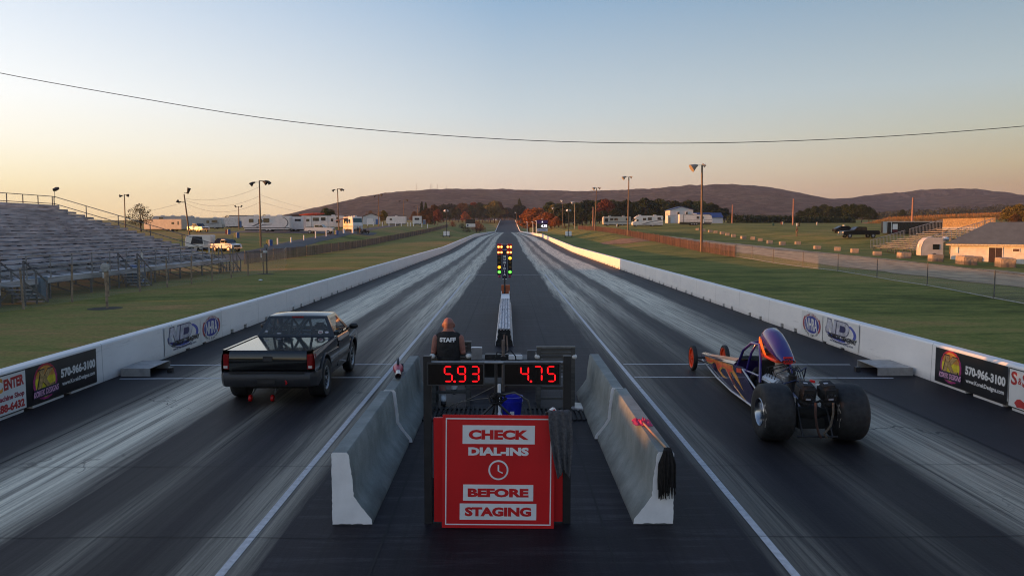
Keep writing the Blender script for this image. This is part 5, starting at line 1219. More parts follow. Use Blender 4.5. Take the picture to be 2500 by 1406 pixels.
pole(1452, 216, 14.2, 'tall leaning pole left of the beige motorhome with a square lamp', [(-.5,.1,.1,1.3),(.6,.1,0,1)], .45, .17, hm=tan_l)
pole(1403, 280, 12.6, 'thin pole with a white lamp above the slat fence end', [(-.8,0,.0,1.2)], 0, .16, mat('pale_pole', (.25,.23,.18), .7), hm=white_print); pole(1374, 345, 15.4, 'thin distant pole right of the orange trees with a white lamp', [(-.3,0,.0,1.5)], 0, .16, hm=white_print); pole(1352, 400, 13.6, 'most distant thin pole behind the scoreboard', [(-.4,0,.0,1.4)], 0, .17, hm=white_print); pole(1261, 700, 17.5, 'tiny pale lamp post at the far end of the strip', [(-.8,0,0,1.6)], 0, .2, hm=white_print)
rp_m = mat('reddish_pole', (.27,.15,.12), .85, nz=(4,.3))
for px, Y, zt2, lb in ((1788,300,12.2,'short bare pole at the blue roofed shed end'),(1937,250,12.6,'bare reddish pole standing in the green field'),(2229,200,11.0,'bare reddish pole behind the black enclosed trailer'),(1448,300,11.4,'short bare red pole by the beige motorhome'),(1577,420,12.5,'thin pale post behind the motorhomes')):
    pole(px, Y, zt2, lb, [], 0, .3 if Y < 310 else .2, rp_m, 'bare poles in the fields')
for px, Y, h, lb in ((1287,330,7.2,'thin white post under the orange trees, farthest of three'),(1301,300,7,'thin white post under the orange trees, middle of three'),(1309.5,285,7.2,'thin white post close to the scoreboard, nearest of three')):
    x, y, z = put(px, Y); t = thing('lamp_post', lb, 'post', (x, y, z), 0, 'white posts by the scoreboard'); MB().cyl((0,0,-.2),(0,0,h-2.2),.12,.08,8).build('post', white_paint, t, smooth=50); MB().sph((-.2,0,h-2.2),(.35,.2,.14),10,6).build('lamp', white_print, t)
wire_m = mat('black_wire', (.012,.012,.012), .5, nz=None)
def wire(a, b, sag, label, r=.013, n=16):
    pts = []
    for i in range(n+1): t_ = i/n; p = Vector(a).lerp(Vector(b), t_); p.z -= sag*4*t_*(1-t_); pts.append(p)
    o = MB().tube(pts, r, 5).build('overhead_wire', wire_m, smooth=60); tag(o, label, 'wire', 'overhead wires')
cpts = []
for i in range(41):
    t_ = i/40; px = -150 + 2900*t_
    # sampled hang of the crossing cable
    K = [(-150,150),(0,185),(300,237),(625,292),(900,322),(1250,346),(1500,353),(1740,353),(2000,345),(2250,331),(2500,311),(2750,287)]
    for (xa, ya), (xb, yb) in zip(K, K[1:]):
        if px <= xb: py = ya+(yb-ya)*(px-xa)/(xb-xa); break
    cpts.append(((px-1239)/1944*25, 25, 3.2+(559-py)/1944*25))
for _ in range(4): cpts = [cpts[0]] + [tuple((a[k]+2*b[k]+c[k])/4 for k in range(3)) for a, b, c in zip(cpts, cpts[1:], cpts[2:])] + [cpts[-1]]
tag(MB().tube(cpts, .0115, 6).build('overhead_cable', wire_m, smooth=60), 'single black cable sagging across the sky over the whole strip', 'cable')
for k, (a, b, s_) in enumerate(((0,0,1.2),(.5,1.3,.9),(-1.1,-.9,1.4))):
    wire((pB[0],pB[1],pB[2]-.8+a*.4), (pA[0],pA[1],pA[2]-2.2+b), s_, ('top','middle','lowest')[k]+' of the wires hung between the leaning pole and the tall left pole')
wire((pA[0],pA[1],pA[2]-2.0), (-46,240,9.5), 1.6, 'upper wire running from the tall left pole towards the trailers'); wire((pA[0],pA[1],pA[2]-3.0), (-46.5,236,8.4), 1.4, 'lower wire running from the tall left pole towards the trailers')
wire((pB[0],pB[1],pB[2]-1.2), (-62,118,4.6), .4, 'wire sloping down from the leaning pole behind the bleachers')
# ------------------------------------------------------------------ background vehicles
rvw = mat('rv_white', (.66,.66,.65), .4, nz=(1.5,.07)); rvb = mat('rv_beige', (.5,.46,.4), .45, nz=(1.5,.08)); rvg = mat('rv_grey', (.36,.38,.40), .45, nz=(1.5,.1)); stripe_d = mat('rv_dark_stripe', (.07,.08,.10), .4); blk = mat('gloss_black_panel', (.012,.012,.014), .25)
wheel_grey = mat('wheel_silver', (.4,.4,.42), .4, .5)
def wheels(t, pos, R_, y0, w=.22):
    for x in pos:
        wt = bpy.data.objects.new('wheel', None); COL.objects.link(wt); wt.parent = t; wt.location = (x, y0, R_)
        MB().lathe([(R_*.55,-w/2),(R_*.97,-w/2),(R_,0),(R_*.97,w/2),(R_*.55,w/2)], (0,0,0), 'y', 18, True).build('tyre', tyre_m, wt, smooth=40)
        MB().lathe([(0,-w*.4),(R_*.5,-w*.45),(R_*.57,-w*.4),(R_*.57,w*.3),(0,w*.3)], (0,0,0), 'y', 14).build('rim', wheel_grey, wt, smooth=40)
def rv(name, label, cat, loc, rz, L, Hh, W, prof, bm, wins, wh, door=None, stripes=(), roof=2, clr=.45, group=None, R_=.38):
    """box-bodied vehicle: local x along its length, camera side is -y; prof = side outline as (u 0..1, v 0..1)"""
    t = thing(name, label, cat, loc, rz, group)
    pr = [((u-.5)*L, -W/2, clr+v*(Hh-clr)) for u, v in prof]
    MB().prism(pr, (0, W, 0)).build('body', bm, t, .06)
    MB().bx(-L*.47,L*.47,-W*.42,W*.42,clr-.22,clr+.01).build('chassis', under_m, t)
    for (u0,u1,v0,v1) in wins:
        f = MB().bx((u0-.5)*L-.05,(u1-.5)*L+.05,-W/2-.02,-W/2+.01,clr+v0*(Hh-clr)-.05,clr+v1*(Hh-clr)+.05).build('window', blk, t, .02)
        MB().bx((u0-.5)*L,(u1-.5)*L,-W/2-.03,-W/2-.021,clr+v0*(Hh-clr),clr+v1*(Hh-clr)).build('pane', dark_glass, f)
    if door:
        d = MB().bx((door[0]-.5)*L,(door[1]-.5)*L,-W/2-.025,-W/2+.01,clr+.05,clr+.82*(Hh-clr)).build('door', bm, t, .02)
        MB().bx((door[0]-.5)*L+.12,(door[1]-.5)*L-.12,-W/2-.035,-W/2-.026,clr+.5*(Hh-clr),clr+.75*(Hh-clr)).build('door_window', dark_glass, d)
    for pts, m in stripes: MB().prism([((u-.5)*L, -W/2-.012, clr+v*(Hh-clr)) for u, v in pts], (0,.02,0)).build('stripe', m, t)
    for k in range(roof):
        x = (-.25+.5*k/max(1,roof-1))*L if roof > 1 else 0
        MB().bx(x-.45,x+.45,-.35,.35,Hh-.01,Hh+.26).build('roof_unit', rvw, t, .06)
    for s in (-1, 1): wheels(t, [(u-.5)*L for u in wh], R_, s*(W/2-.18))
    return t
BOX = [(0,0),(1,0),(1,1),(0,1)]
def gl(px, Y, dz=0): x, y, z = put(px, Y); return (x, y, z+dz)
rnd = [(.03,0),(.97,0),(1,.1),(1,.93),(.985,1),(.1,1),(.05,.94),(.0,.6),(-.005,.3),(.01,.08)]
sw1 = [(.16,.22),(.3,.42),(.42,.66),(.46,.66),(.36,.42),(.24,.25)]; sw2 = [(.26,.18),(.42,.36),(.62,.4),(.62,.36),(.44,.32),(.3,.16)]
t = rv('travel_trailer', 'white travel trailer with rounded left end and grey swooshes behind the tallest left pole', 'travel trailer', gl(656,173), 0, 10.0, 3.35, 2.5, rnd, rvw, [(.13,.22,.52,.76),(.33,.4,.5,.75),(.44,.56,.52,.8)], (.5,.57), None, [(sw1,stripe_d),(sw2,stripe_d),(crescent(.8,.5,.17,.42,.15,.39,-1.2,1.3),stripe_d),(([(.01,.1),(.99,.1),(.99,.15),(.01,.15)]),blk)], 3, group='trailers on the rise')
t = rv('cargo_trailer', 'plain white cargo trailer with one small window beside the travel trailer', 'cargo trailer', gl(724,178), 0, 3.9, 3.2, 2.5, BOX, rvw, [(.52,.84,.66,.8)], (.3,.55), None, [], 0, group='trailers on the rise')
t = rv('toy_hauler', 'long white toy hauler trailer with dark windows under a rolled red awning', 'trailer', gl(790,205), 0, 10.5, 3.3, 2.5, BOX, rvw, [(.1,.19,.5,.7),(.28,.42,.55,.82),(.48,.58,.58,.85),(.84,.92,.4,.6),(.85,.91,.7,.88)], (.6,.68), (.7,.78), [([(.24,0),(.245,0),(.245,1),(.24,1)],blk),([(.64,0),(.645,0),(.645,1),(.64,1)],blk)], 2, group='trailers on the rise')
fab = mat('red_awning_cloth', (.55,.07,.03), .7, nz=(2,.3))
MB().tube([(-5.8,-1.0,3.5),(-3.5,-1.2,3.65),(-1.5,-1.1,3.72),(.6,-1.0,3.85)], [.1,.3,.34,.16], 10).build('rolled_awning', fab, t, smooth=60)
x, y, z = gl(806,222); tag(MB().prism([(-7,0,0),(7,0,0),(7,0,.9),(0,0,1.25),(-7,0,.7)], (0,3,0)).build('dark_roof', mat('dark_brown_metal', (.05,.035,.03), .6), None), 'dark low roofed structure showing above the toy hauler', 'roof').location = (-58, 225, 6.1)
# motorhome, front towards the camera
t = rv('motorhome', 'motorhome with a big windscreen facing the strip, its near side lit yellow', 'motorhome', gl(862,200), R(-62), 8.5, 3.45, 2.5, [(0,0),(.98,0),(1,.3),(.96,.62),(.93,1),(0,1)], rvw, [(.12,.24,.5,.75),(.36,.52,.5,.78),(.62,.74,.5,.78)], (.2,.8), None, [([(0,.12),(.98,.12),(.98,.3),(0,.3)],rvb)], 3)
MB().prism([(4.02,-1.1,2.1),(4.02,1.1,2.1),(3.78,1.08,3.1),(3.78,-1.08,3.1)], (.04,0,.01)).build('windscreen', glass('green_glass', (.06,.12,.13), .05, .2), t)
MB().prism([(-4,-1.26,3.2),(0,-1.26,3.2),(0,-3.6,2.5),(-4,-3.6,2.5)], (0,0,.04)).build('awning', mat('brown_awning', (.12,.05,.03), .8), t)
t = rv('enclosed_trailer', 'long pink lit enclosed trailer behind the upper end of the bleachers', 'trailer', gl(408,186), R(-15), 10.2, 2.75, 2.5, BOX, rvb, [(.74,.8,.5,.68),(.9,.92,.45,.75)], (.6,.7), None, [], 0, group='trailers on the rise')
t = rv('livestock_trailer', 'pale grey motorhome parked sideways behind the silver crew cab pickup', 'motorhome', gl(506,225), R(2), 9.5, 3.1, 2.5, [(0,0),(.99,0),(1,.3),(.97,.9),(.9,1),(0,1)], rvg, [(.55,.62,.45,.7),(.7,.86,.5,.74)], (.2,.78), None, [([(.6,.28),(.9,.42),(.9,.48),(.6,.34)],stripe_d)], 2, group='trailers on the rise'); t.name = 'parked_motorhome'
t = rv('enclosed_trailer', 'white enclosed trailer beside the blue portable toilet', 'trailer', gl(556,262), 0, 8.0, 3.3, 2.5, BOX, mat('rv_blue_white', (.52,.56,.6), .4), [], (.5,.6), None, [], 0, group='trailers on the rise')
t = rv('race_transporter', 'tall white box transporter behind the portable toilet and travel trailer', 'transporter', gl(596,285), 0, 9.5, 4.2, 2.6, BOX, rvw, [(.2,.3,.3,.5)], (.3,.4,.8), None, [([(0,.93),(1,.93),(1,1.01),(0,1.01)],stripe_d)], 0, group='trailers on the rise')
t = rv('travel_trailer', 'grey trailer roofs behind the pink lit trailer', 'travel trailer', gl(425,240), 0, 12, 3.7, 2.5, rnd, rvg, [(.2,.3,.7,.85)], (.4,.5), None, [], 3, group='trailers on the rise')
t = rv('travel_trailer', 'long white trailer parked left of the brown trees, farther along the rise', 'travel trailer', gl(968,300), 0, 7.4, 3.2, 2.5, rnd, rvw, [(.2,.3,.5,.7)], (.5,.6), None, [], 1, group='trailers on the rise')
t = rv('box_truck', 'small white box truck with a dark window right of the far white trailer', 'truck', gl(1019,330), 0, 3.6, 3.6, 2.4, BOX, rvw, [(.25,.75,.5,.75)], (.25,.8), None, [], 0)
t = rv('white_trailer', 'white trailer with a big dark open side behind the lower end of the bleachers', 'trailer', gl(490,101.5,-.1), R(4), 3.2, 2.0, 2.0, rnd, rvw, [], (.4,.6), None, [([(.22,.28),(.7,.28),(.66,.86),(.3,.9)],mat('dark_opening', (.03,.03,.035), .8)),([(.73,.2),(.9,.2),(.9,.5),(.73,.5)],rvg)], 0)
# pickups
def pickup(label, loc, rz, m, L=5.9, lift=0, sc=1, crew=True, hood_up=False, lights=None):
    t = thing('pickup_truck', label, 'pickup truck', loc, rz, 'pickups parked in the fields'); t.scale = (sc,)*3
    W = .98; c1 = .40 if crew else .5
    low = [(-L/2,.55),(L/2-.15,.5),(L/2,.75),(L/2-.05,1.05),(L/2-.4,1.18),(.55,1.25),(-.9 if crew else -.3,1.25),(-L/2,1.2)]
    MB().prism([(x,-W,z+lift) for x, z in low], (0,2*W,0)).build('body', m, t, .05)
    xa = -1.05 if crew else -.35
    gh = [(xa,1.25),(xa+.12,1.86),(.55,1.88),(1.25,1.25)]
    MB().prism([(x,-W+.1,z+lift) for x, z in gh], (0,2*W-.2,0)).build('cab', m, t, .06)
    for s in (-1, 1):
        y_ = s*(W-.085)
        for a, b in (((xa+.14,.0+.02) if crew else (xa+.14,.6)), ((.1,.62) if crew else (.7,.9)),):
            MB().prism([(a,y_,1.33+lift),(b+.25*(b > .4),y_,1.33+lift),(b,y_,1.78+lift),(a+.05,y_,1.78+lift)], (0,s*-.02,0)).build('side_window', dark_glass, t)
    MB().prism([(1.17,-W+.16,1.32+lift),(1.17,W-.16,1.32+lift),(.63,W-.2,1.83+lift),(.63,-W+.2,1.83+lift)], (.03,0,.03)).build('windscreen', dark_glass, t)
    MB().bx(-L/2+.08,xa-.06,-W+.1,W-.1,1.19+lift,1.262+lift).build('bed_opening', under_m, t)
    MB().bx(L/2-.06,L/2+.02,-.6,.6,.72+lift,1.02+lift).build('grille', blk if not lights else chrome, t, .01); MB().bx(L/2-.1,L/2+.1,-W+.05,W-.05,.48+lift,.68+lift).build('front_bumper', chrome, t, .03)
    MB().bx(-L/2-.12,-L/2+.02,-W+.05,W-.05,.55+lift,.72+lift).build('rear_bumper', chrome, t, .03)
    for s in (-1, 1):
        MB().bx(L/2-.2,L/2-.0,s*W*.8-.16,s*W*.8+.16,.82+lift,1.04+lift).build('headlight', mat('headlight_lens', (.6,.58,.55), .15), t, .02); MB().bx(-L/2-.02,-L/2+.1,s*W*.9-.08,s*W*.9+.08,.85+lift,1.15+lift).build('tail_light', red_lens, t)
        MB().bx(.75,.9,s*(W+.02)-.1,s*(W+.02)+.1,1.3+lift,1.5+lift).build('mirror', black_plastic, t, .02); wheels(t, (-L*.32, L*.32), .40, s*(W-.12), .28)
    if hood_up: MB().prism([(L/2-1.5,-W+.1,1.25),(L/2-1.5,W-.1,1.25),(L/2-1.3,W-.1,2.1),(L/2-1.3,-W+.1,2.1)], (.04,0,0)).build('raised_bonnet', m, t)
    return t
silver = mat('silver_car_paint', (.5,.5,.5), .25, .3, nz=None, coat=.5); whitec = mat('white_car_paint', (.68,.68,.68), .25, nz=None, coat=.5)
pickup('silver crew cab pickup facing the strip beside the pink lit trailer', gl(486,176), R(-38), silver, 5.9)
pickup('white crew cab pickup parked side on before the toy hauler', gl(782,169), R(-4), whitec, 6.1, .08)
pickup('white small pickup with dark bed load at the lower end of the bleachers', gl(553,100), R(-28), whitec, 4.6, 0, .82, False)
t = rv('load_cover', 'dark tarpaulin covered load on the bed of the white pickup beside the bleachers', 'load', gl(543,101.6,.75), R(-28), 1.5, .85, 1.3, [(0,0),(1,0),(.9,.85),(.4,1),(.05,.6)], mat('purple_tarp', (.06,.045,.06), .8), [], (), None, [], 0, clr=.0)
for o_ in list(t.children):
    if o_.name.startswith('chassis'): bpy.data.objects.remove(o_)
pickup('black crew cab pickup towing a black trailer in the right field', gl(2099,135), PI+R(4), mat('dull_black_paint', (.006,.006,.008), .3, nz=None, spec=.3), 6.4, 0, 1, True, lights=True)
t = rv('enclosed_trailer', 'long black enclosed trailer with an open rear door hitched to the black pickup', 'trailer', gl(2235,148,-.1), R(-3), 11.2, 2.55, 2.5, BOX, blk, [], (.5,.6), None, [([(.10,.3),(.18,.3),(.18,.78),(.10,.78)],white_print),([(.10,.08),(.18,.08),(.18,.28),(.10,.28)],mat('maroon', (.12,.01,.02), .5)),([(0,.96),(1,.96),(1,1.01),(0,1.01)],rvw),([(0,0),(.012,0),(.012,1),(0,1)],rvw),([(.075,0),(.085,0),(.085,1),(.075,1)],rvw)], 0)
MB().prism([(-5.6,-1.2,.4),(-6.5,-1.9,.4),(-6.5,-1.9,2.5),(-5.6,-1.2,2.5)], (.05,.05,0)).build('open_door', rvw, t); MB().bar((-5.6,0,.5),(-7.6,0,.5),.12).build('tow_bar', under_m, t)
x, y, z = gl(2063,160); t = thing('car', 'dark car parked beyond the black pickup', 'car', (x,y,z)); MB().prism([(-2.1,-.85,.3),(2.1,-.85,.3),(2.15,-.85,.75),(1.2,-.85,.9),(.6,-.85,1.4),(-.9,-.85,1.42),(-1.7,-.85,.95),(-2.15,-.85,.85)], (0,1.7,0)).build('body', blk, t, .06); MB().prism([(-.95,-.86,.95),(1.0,-.86,.95),(.55,-.86,1.32),(-.85,-.86,1.34)], (0,-.01,0)).build('side_window', dark_glass, t); wheels(t, (-1.3,1.3), .32, -.75); wheels(t, (-1.3,1.3), .32, .75)
t = rv('motorhome', 'beige class A motorhome with its front end lit orange, leftmost on the right field', 'motorhome', gl(1505,278), R(3), 9.6, 3.2, 2.5, [(.03,0),(1,0),(1,.94),(.985,1),(.03,1),(0,.9),(-.005,.3),(.01,.05)], rvb, [(.05,.17,.38,.78),(.25,.36,.52,.8),(.4,.52,.52,.8),(.82,.93,.55,.82)], (.17,.7), None, [([(.02,.27),(.99,.3),(.99,.36),(.02,.33)],stripe_d),([(.02,.2),(.99,.2),(.99,.23),(.02,.23)],rvg)], 2, .5)
t = rv('motorhome', 'white class C motorhome with a cab nose and grey stripes before the white barn', 'motorhome', gl(1580,234), 0, 8.9, 3.2, 2.5, [(.01,0),(1,0),(1,.93),(.99,1),(.2,1),(.16,.98),(.08,.8),(.07,.62),(.12,.55),(.1,.4),(.02,.33),(0,.2)], rvw, [(.14,.19,.4,.58),(.34,.44,.52,.74),(.5,.62,.52,.8),(.82,.92,.58,.82)], (.12,.66), None, [([(.28,.1),(.6,.36),(.99,.62),(.99,.56),(.62,.3),(.4,.1)],stripe_d),([(.3,.02),(.99,.3),(.99,.2),(.5,.02)],rvg)], 2, .5)
MB().prism([(-3.95,-1.1,2.0),(-3.95,1.1,2.0),(-3.5,1.1,2.0),(-3.5,-1.1,2.0)], (0,0,.5)).build('windscreen', dark_glass, t)
t = rv('travel_trailer', 'white travel trailer with a dark awning and black lower stripe right of the white barn', 'travel trailer', gl(1697,230), R(-3), 9.3, 3.15, 2.5, [(.0,.05),(1,.0),(1.02,.4),(.97,.9),(.92,1),(0,1)], rvw, [(.53,.6,.52,.75)], (.38,.46,.53), (.68,.75), [([(.0,.05),(.99,.05),(.99,.17),(.0,.17)],blk),([(.13,.95),(.9,.95),(.97,.88),(.93,1.01),(.13,1.01)],blk),([(.02,.32),(.99,.36),(.99,.4),(.02,.36)],stripe_d),([(.12,.0),(.135,.0),(.135,1),(.12,1)],stripe_d)], 1, .5)
# ------------------------------------------------------------------ buildings
bwh = mat('white_siding', (.55,.57,.6), .6, nz=(2,.06)); broof = mat('blue_metal_roof', (.02,.05,.17), .5, nz=(1,.15)); broof_d = mat('dark_metal_roof', (.035,.05,.10), .5)
def barn(label, loc, rz, W, D, h, hr, wins=(), doors=(), roof=broof, wallm=bwh, ridge_x=False):
    t = thing('barn', label, 'building', loc, rz, None)
    if ridge_x: w = MB().bx(-W/2,W/2,0,D,0,h); pr = [(-W/2-.3,-.3,h),(-W/2-.3,D+.3,h),(-W/2-.3,D/2,hr)]; rf = MB().prism([(x,y,z+.02) for x,y,z in pr], (W+.6,0,0))
    else:
        w = MB().prism([(-W/2,0,0),(W/2,0,0),(W/2,0,h),(0,0,hr),(-W/2,0,h)], (0,D,0))
        rf = MB().prism([(-W/2-.4,-.3,h-.15),(0,-.3,hr+.02),(0,-.3,hr+.2),(-W/2-.4,-.3,h+.03)], (0,D+.6,0)).prism([(W/2+.4,-.3,h-.15),(0,-.3,hr+.02),(0,-.3,hr+.2),(W/2+.4,-.3,h+.03)], (0,D+.6,0))
    w.build('walls', wallm, t); rf.build('roof', roof, t)
    for x0,x1,z0,z1 in wins:
        f = MB().bx(x0-.1,x1+.1,-.06,.02,z0-.1,z1+.1).build('window', white_print, t); MB().bx(x0,x1,-.08,-.061,z0,z1).build('pane', dark_glass, f)
    for x0,x1,z1,m in doors: MB().bx(x0,x1,-.05,.02,.02,z1).build('door', m, t)
    return t
x, y, z = gl(1664,300); t = barn('two storey white barn with dark blue roof and a lit yellow side', (x,y,z), R(-2), 8.6, 11, 4.9, 6.1, [(-1.6,-.8,3.2,4.2),(1.6,2.3,3.2,4.2)], [])
for y0 in (2,4.6,7.2): MB().bx(-4.36,-4.3,y0,y0+1,3.1,4.1).build('window', mat('yellowed_window', (.35,.34,.25), .3), t)
MB().bx(-4.2,4.2,-.03,.01,3.0,3.06).build('trim_band', rvg, t)
x, y, z = gl(1660,297); o = thing('lean_to', 'small white lean-to with a door in front of the barn corner', 'shed', (x-3.2,y-1.5,z-.2)); MB().bx(-1.6,1.2,0,2,0,2.9).build('walls', bwh, o); MB().prism([(-1.7,-.1,2.9),(1.3,-.1,2.9),(1.3,2.1,3.1),(-1.7,2.1,3.1)], (0,0,.08)).build('roof', rvg, o); MB().bx(-1.4,-.6,-.04,.01,.05,2.4).build('door', mat('tan_door', (.3,.26,.2), .7), o)
x, y, z = gl(1726,325); barn('long low white shed with bright blue roof behind the right travel trailer', (x,y,z), 0, 13.0, 8, 2.2, 4.3, ridge_x=True)
x, y, z = gl(1393,520); barn('tiny distant shed with a blue roof above the orange trees', (x,y,z+1.5), 0, 5.5, 5, 3, 6.3, ridge_x=True, wallm=rvg)
x, y, z = gl(907,300); barn('small pale house with a brown gable roof and blue door on the left rise', (x,y,z), R(8), 6.2, 8, 2.9, 4.0, [], [(1.6,2.5,2.0,blue2),(-1.6,.6,2.2,white_print)], mat('brown_shingle', (.09,.07,.065), .8))
# ticket building on the right, close
fx, fy, fz = 50.3, 90.2, -.42
sb = thing('concession_building', 'white block building with grey roof and dark double doors at the right edge', 'building', (fx,fy,fz), R(-33))
blkm = mat('white_block_wall', (.62,.60,.56), .8, nz=(2,.1), bump=(9,.2))
MB().bx(0,19,0,7,-.6,1.9).build('walls', blkm, sb)
MB().prism([(-.5,-.5,1.92),(19.5,-.5,1.92),(15.5,3.2,4.35),(3.6,3.2,4.35)], (0,0,.05)).prism([(-.5,-.5,1.92),(3.6,3.2,4.35),(3.6,3.9,4.35),(-.5,7.5,1.92)], (0,0,.05)).prism([(-.5,7.5,1.92),(3.6,3.9,4.35),(15.5,3.9,4.35),(19.5,7.5,1.92)], (0,0,.05)).prism([(3.6,3.2,4.35),(15.5,3.2,4.35),(15.5,3.9,4.35),(3.6,3.9,4.35)], (0,0,.05)).build('roof', mat('grey_shingle', (.085,.11,.125), .85, nz=(1.5,.1)), sb)
MB().bx(-.45,19.4,-.47,-.4,1.76,1.92).bx(-.47,-.4,-.4,7.4,1.76,1.92).build('fascia', mat('cream_fascia', (.6,.52,.38), .7), sb)
dd = mat('dark_brown_door', (.03,.015,.013), .6); d_ = MB().bx(3.75,4.37,-.04,.02,-.1,1.55).bx(4.39,5.0,-.04,.02,-.1,1.55).build('door', dd, sb); MB().bx(3.68,5.07,-.06,.0,1.56,1.62).bx(3.68,3.74,-.06,0,-.1,1.56).bx(5.01,5.07,-.06,0,-.1,1.56).bx(4.373,4.387,-.045,.0,-.1,1.55).build('door_frame', white_print, d_)
for x_ in (6.0,7.9,9.8): f = MB().bx(x_-.06,x_+.66,-.05,.01,1.12,1.5).build('window', white_print, sb); MB().bx(x_,x_+.6,-.06,-.051,1.17,1.45).build('pane', mat('brown_shutter', (.1,.05,.03), .7), f)
MB().bx(.55,.75,-.08,.01,.9,1.6).build('meter_box', white_print, sb)
ch = MB().bx(8.6,9.7,2.9,3.6,4.2,5.2).build('chimney', mat('red_brick', (.2,.1,.07), .9, nz=(9,.3)), sb); MB().sph((9.15,3.25,5.5),(.4,.4,.35),12,8).build('vent_cowl', galv, ch, smooth=60)
o = MB().sph((0,0,0),(.45,.35,.22),12,8).build('satellite_dome', white_print, smooth=60); o.location = (fx+.2,fy+1.6,fz+2.5); tag(o, 'white dome on the corner of the grey roof', 'dome')
# teardrop trailer
x, y, z = 48.2, 90.5, ht(48.2,90.5); tt = thing('teardrop_trailer', 'pink lit rounded camping trailer with a white cross at the building corner', 'camping trailer', (x,y,z), R(-14))
arc = [(-1.0,.3),(1.3,.3),(1.3,2.35),(.2,2.4),(-.35,2.3),(-.75,1.95),(-.98,1.3)]
MB().prism([(px_,0,pz) for px_, pz in arc], (0,2.0,0)).build('body', rvg, tt, .02)
sh = [(-1.01,.35),(-.995,1.3),(-.76,1.97),(-.36,2.32),(.2,2.42)]
MB().add([(a,-.02 if k == 0 else 2.02,b) for a,b in sh for k in (0,1)], [(2*i,2*i+2,2*i+3,2*i+1) for i in range(4)]).build('curved_front', rvb, tt, smooth=60)
MB().bx(.2,.9,-.04,-.005,1.0,1.6).build('window', dark_glass, tt, .02); q = MB(); q.prism([(-1.03,.9,1.2),(-1.03,1.1,1.2),(-1.0,1.1,1.75),(-1.0,.9,1.75)], (-.01,0,0)).prism([(-1.03,.7,1.42),(-1.03,1.3,1.42),(-1.02,1.3,1.55),(-1.02,.7,1.55)], (-.012,0,0)).build('white_cross', white_print, tt)
wheels(tt, (.4,), .3, .1); wheels(tt, (.4,), .3, 1.9)
# right bleachers
rb = thing('small_bleachers', 'small open aluminium bleachers with orange lit slatted back fence beside the white building', 'bleachers', (50.3, 109.5, .35), R(-92))
pl = mat('bleacher_plank', (.42,.40,.38), .45, .4, nz=(3,.2))
for k in range(11):
    yk = k*.82; zk = .28+k*.24
    MB().bx(.1,12.2,yk,yk+.27,zk+.20,zk+.24).build('seat_plank', pl, rb); MB().bx(.1,12.2,yk+.3,yk+.56,zk,zk+.035).build('foot_board', pl, rb)
fr = MB()
for x_ in (.2,2.4,4.6,6.8,9.0,11.2):
    fr.bar((x_,0,.15),(x_,9.2,2.85),.06,.1)
    for k in range(0,12,3): fr.bx(x_-.03,x_+.03,k*.82-.03,k*.82+.03,-.6,.2+k*.24)
fr.build('support_frame', bl_f, rb)
for x_ in (.0,12.3):
    for y0,y1 in ((-.3,4.3),(4.9,9.3)):
        q = MB(); f_ = lambda y: .45+y*.293
        q.bar((x_,y0,f_(y0)+.95),(x_,y1,f_(y1)+.95),.06); q.bar((x_,y0,f_(y0)-.1),(x_,y1,f_(y1)-.1),.05); n_ = int((y1-y0)/.19)
        for k in range(n_+1): yy = y0+(y1-y0)*k/n_; q.bx(x_-.012,x_+.012,yy-.018,yy+.018,f_(yy)-.1,f_(yy)+.95)
        q.build('side_railing', galv, rb)
MB().bx(.1,12.2,9.25,9.3,2.65,3.1).build('back_board', pl, rb)
q = MB()
for k in range(96): x_ = .1+k*.128; q.bx(x_,x_+.07,9.35,9.37,2.95,4.2+U(-.03,.03))
q.bx(.0,12.4,9.38,9.42,4.1,4.2).bx(.0,12.4,9.38,9.42,3.0,3.08)
for x_ in (.0,2.05,4.1,6.2,8.25,10.3,12.4): q.bx(x_-.04,x_+.04,9.38,9.46,-.5,4.28)
q.build('back_fence', mat('golden_slats', (.40,.27,.12), .7, nz=(5,.3)), rb)
# concrete blocks along the gravel road
cb_m = conc_mat('rough_block_concrete', (.24,.20,.16), (.36,.30,.24))
def block_mesh():
    mb = MB(); n = 6; vs = []
    q = MB().bx(-.55,.55,-.75,.75,-.1,.68); return q
b0 = block_mesh().build('concrete_block', cb_m, None, .06)
tb = b0.modifiers.new('sub','SUBSURF'); tb.subdivision_type='SIMPLE'; tb.levels = 3; tb.render_levels = 3
dsp = bpy.data.textures.new('chips','CLOUDS'); dsp.noise_scale = .35; dm_ = b0.modifiers.new('d','DISPLACE'); dm_.texture = dsp; dm_.strength = .09; dm_.mid_level=.5
dg = bpy.context.evaluated_depsgraph_get(); dg.update(); me = bpy.data.meshes.new_from_object(b0.evaluated_get(dg)); b0.modifiers.clear(); b0.data = me; me.name='concrete_block'
rows = [(1704,562),(1718,565),(1735,567),(1748,569),(1764,572),(1777,575),(1792,578.5),(1816,583),(1840,585),(1858,588.5),(1881,594),(1912,598),(1950,596),(1998,608),(2048,612),(2090,617),(2146,624),(2212,631),(2290,640),(2366,648),(2462,655)]
blab = {0:'farthest concrete block at the head of the row along the gravel road',20:'large grey concrete block nearest the camera in front of the double doors',19:'concrete block in front of the white building wall, left of the double doors',18:'concrete block in front of the rounded camping trailer',17:'concrete block standing before the middle of the small bleachers',16:'concrete block standing at the left foot of the small bleachers',1:'greenish shaded concrete block, second from the head of the row'}
nth = ['','','third','fourth','fifth','sixth','seventh','eighth','ninth','tenth','eleventh','twelfth','thirteenth','fourteenth','fifteenth','sixteenth']
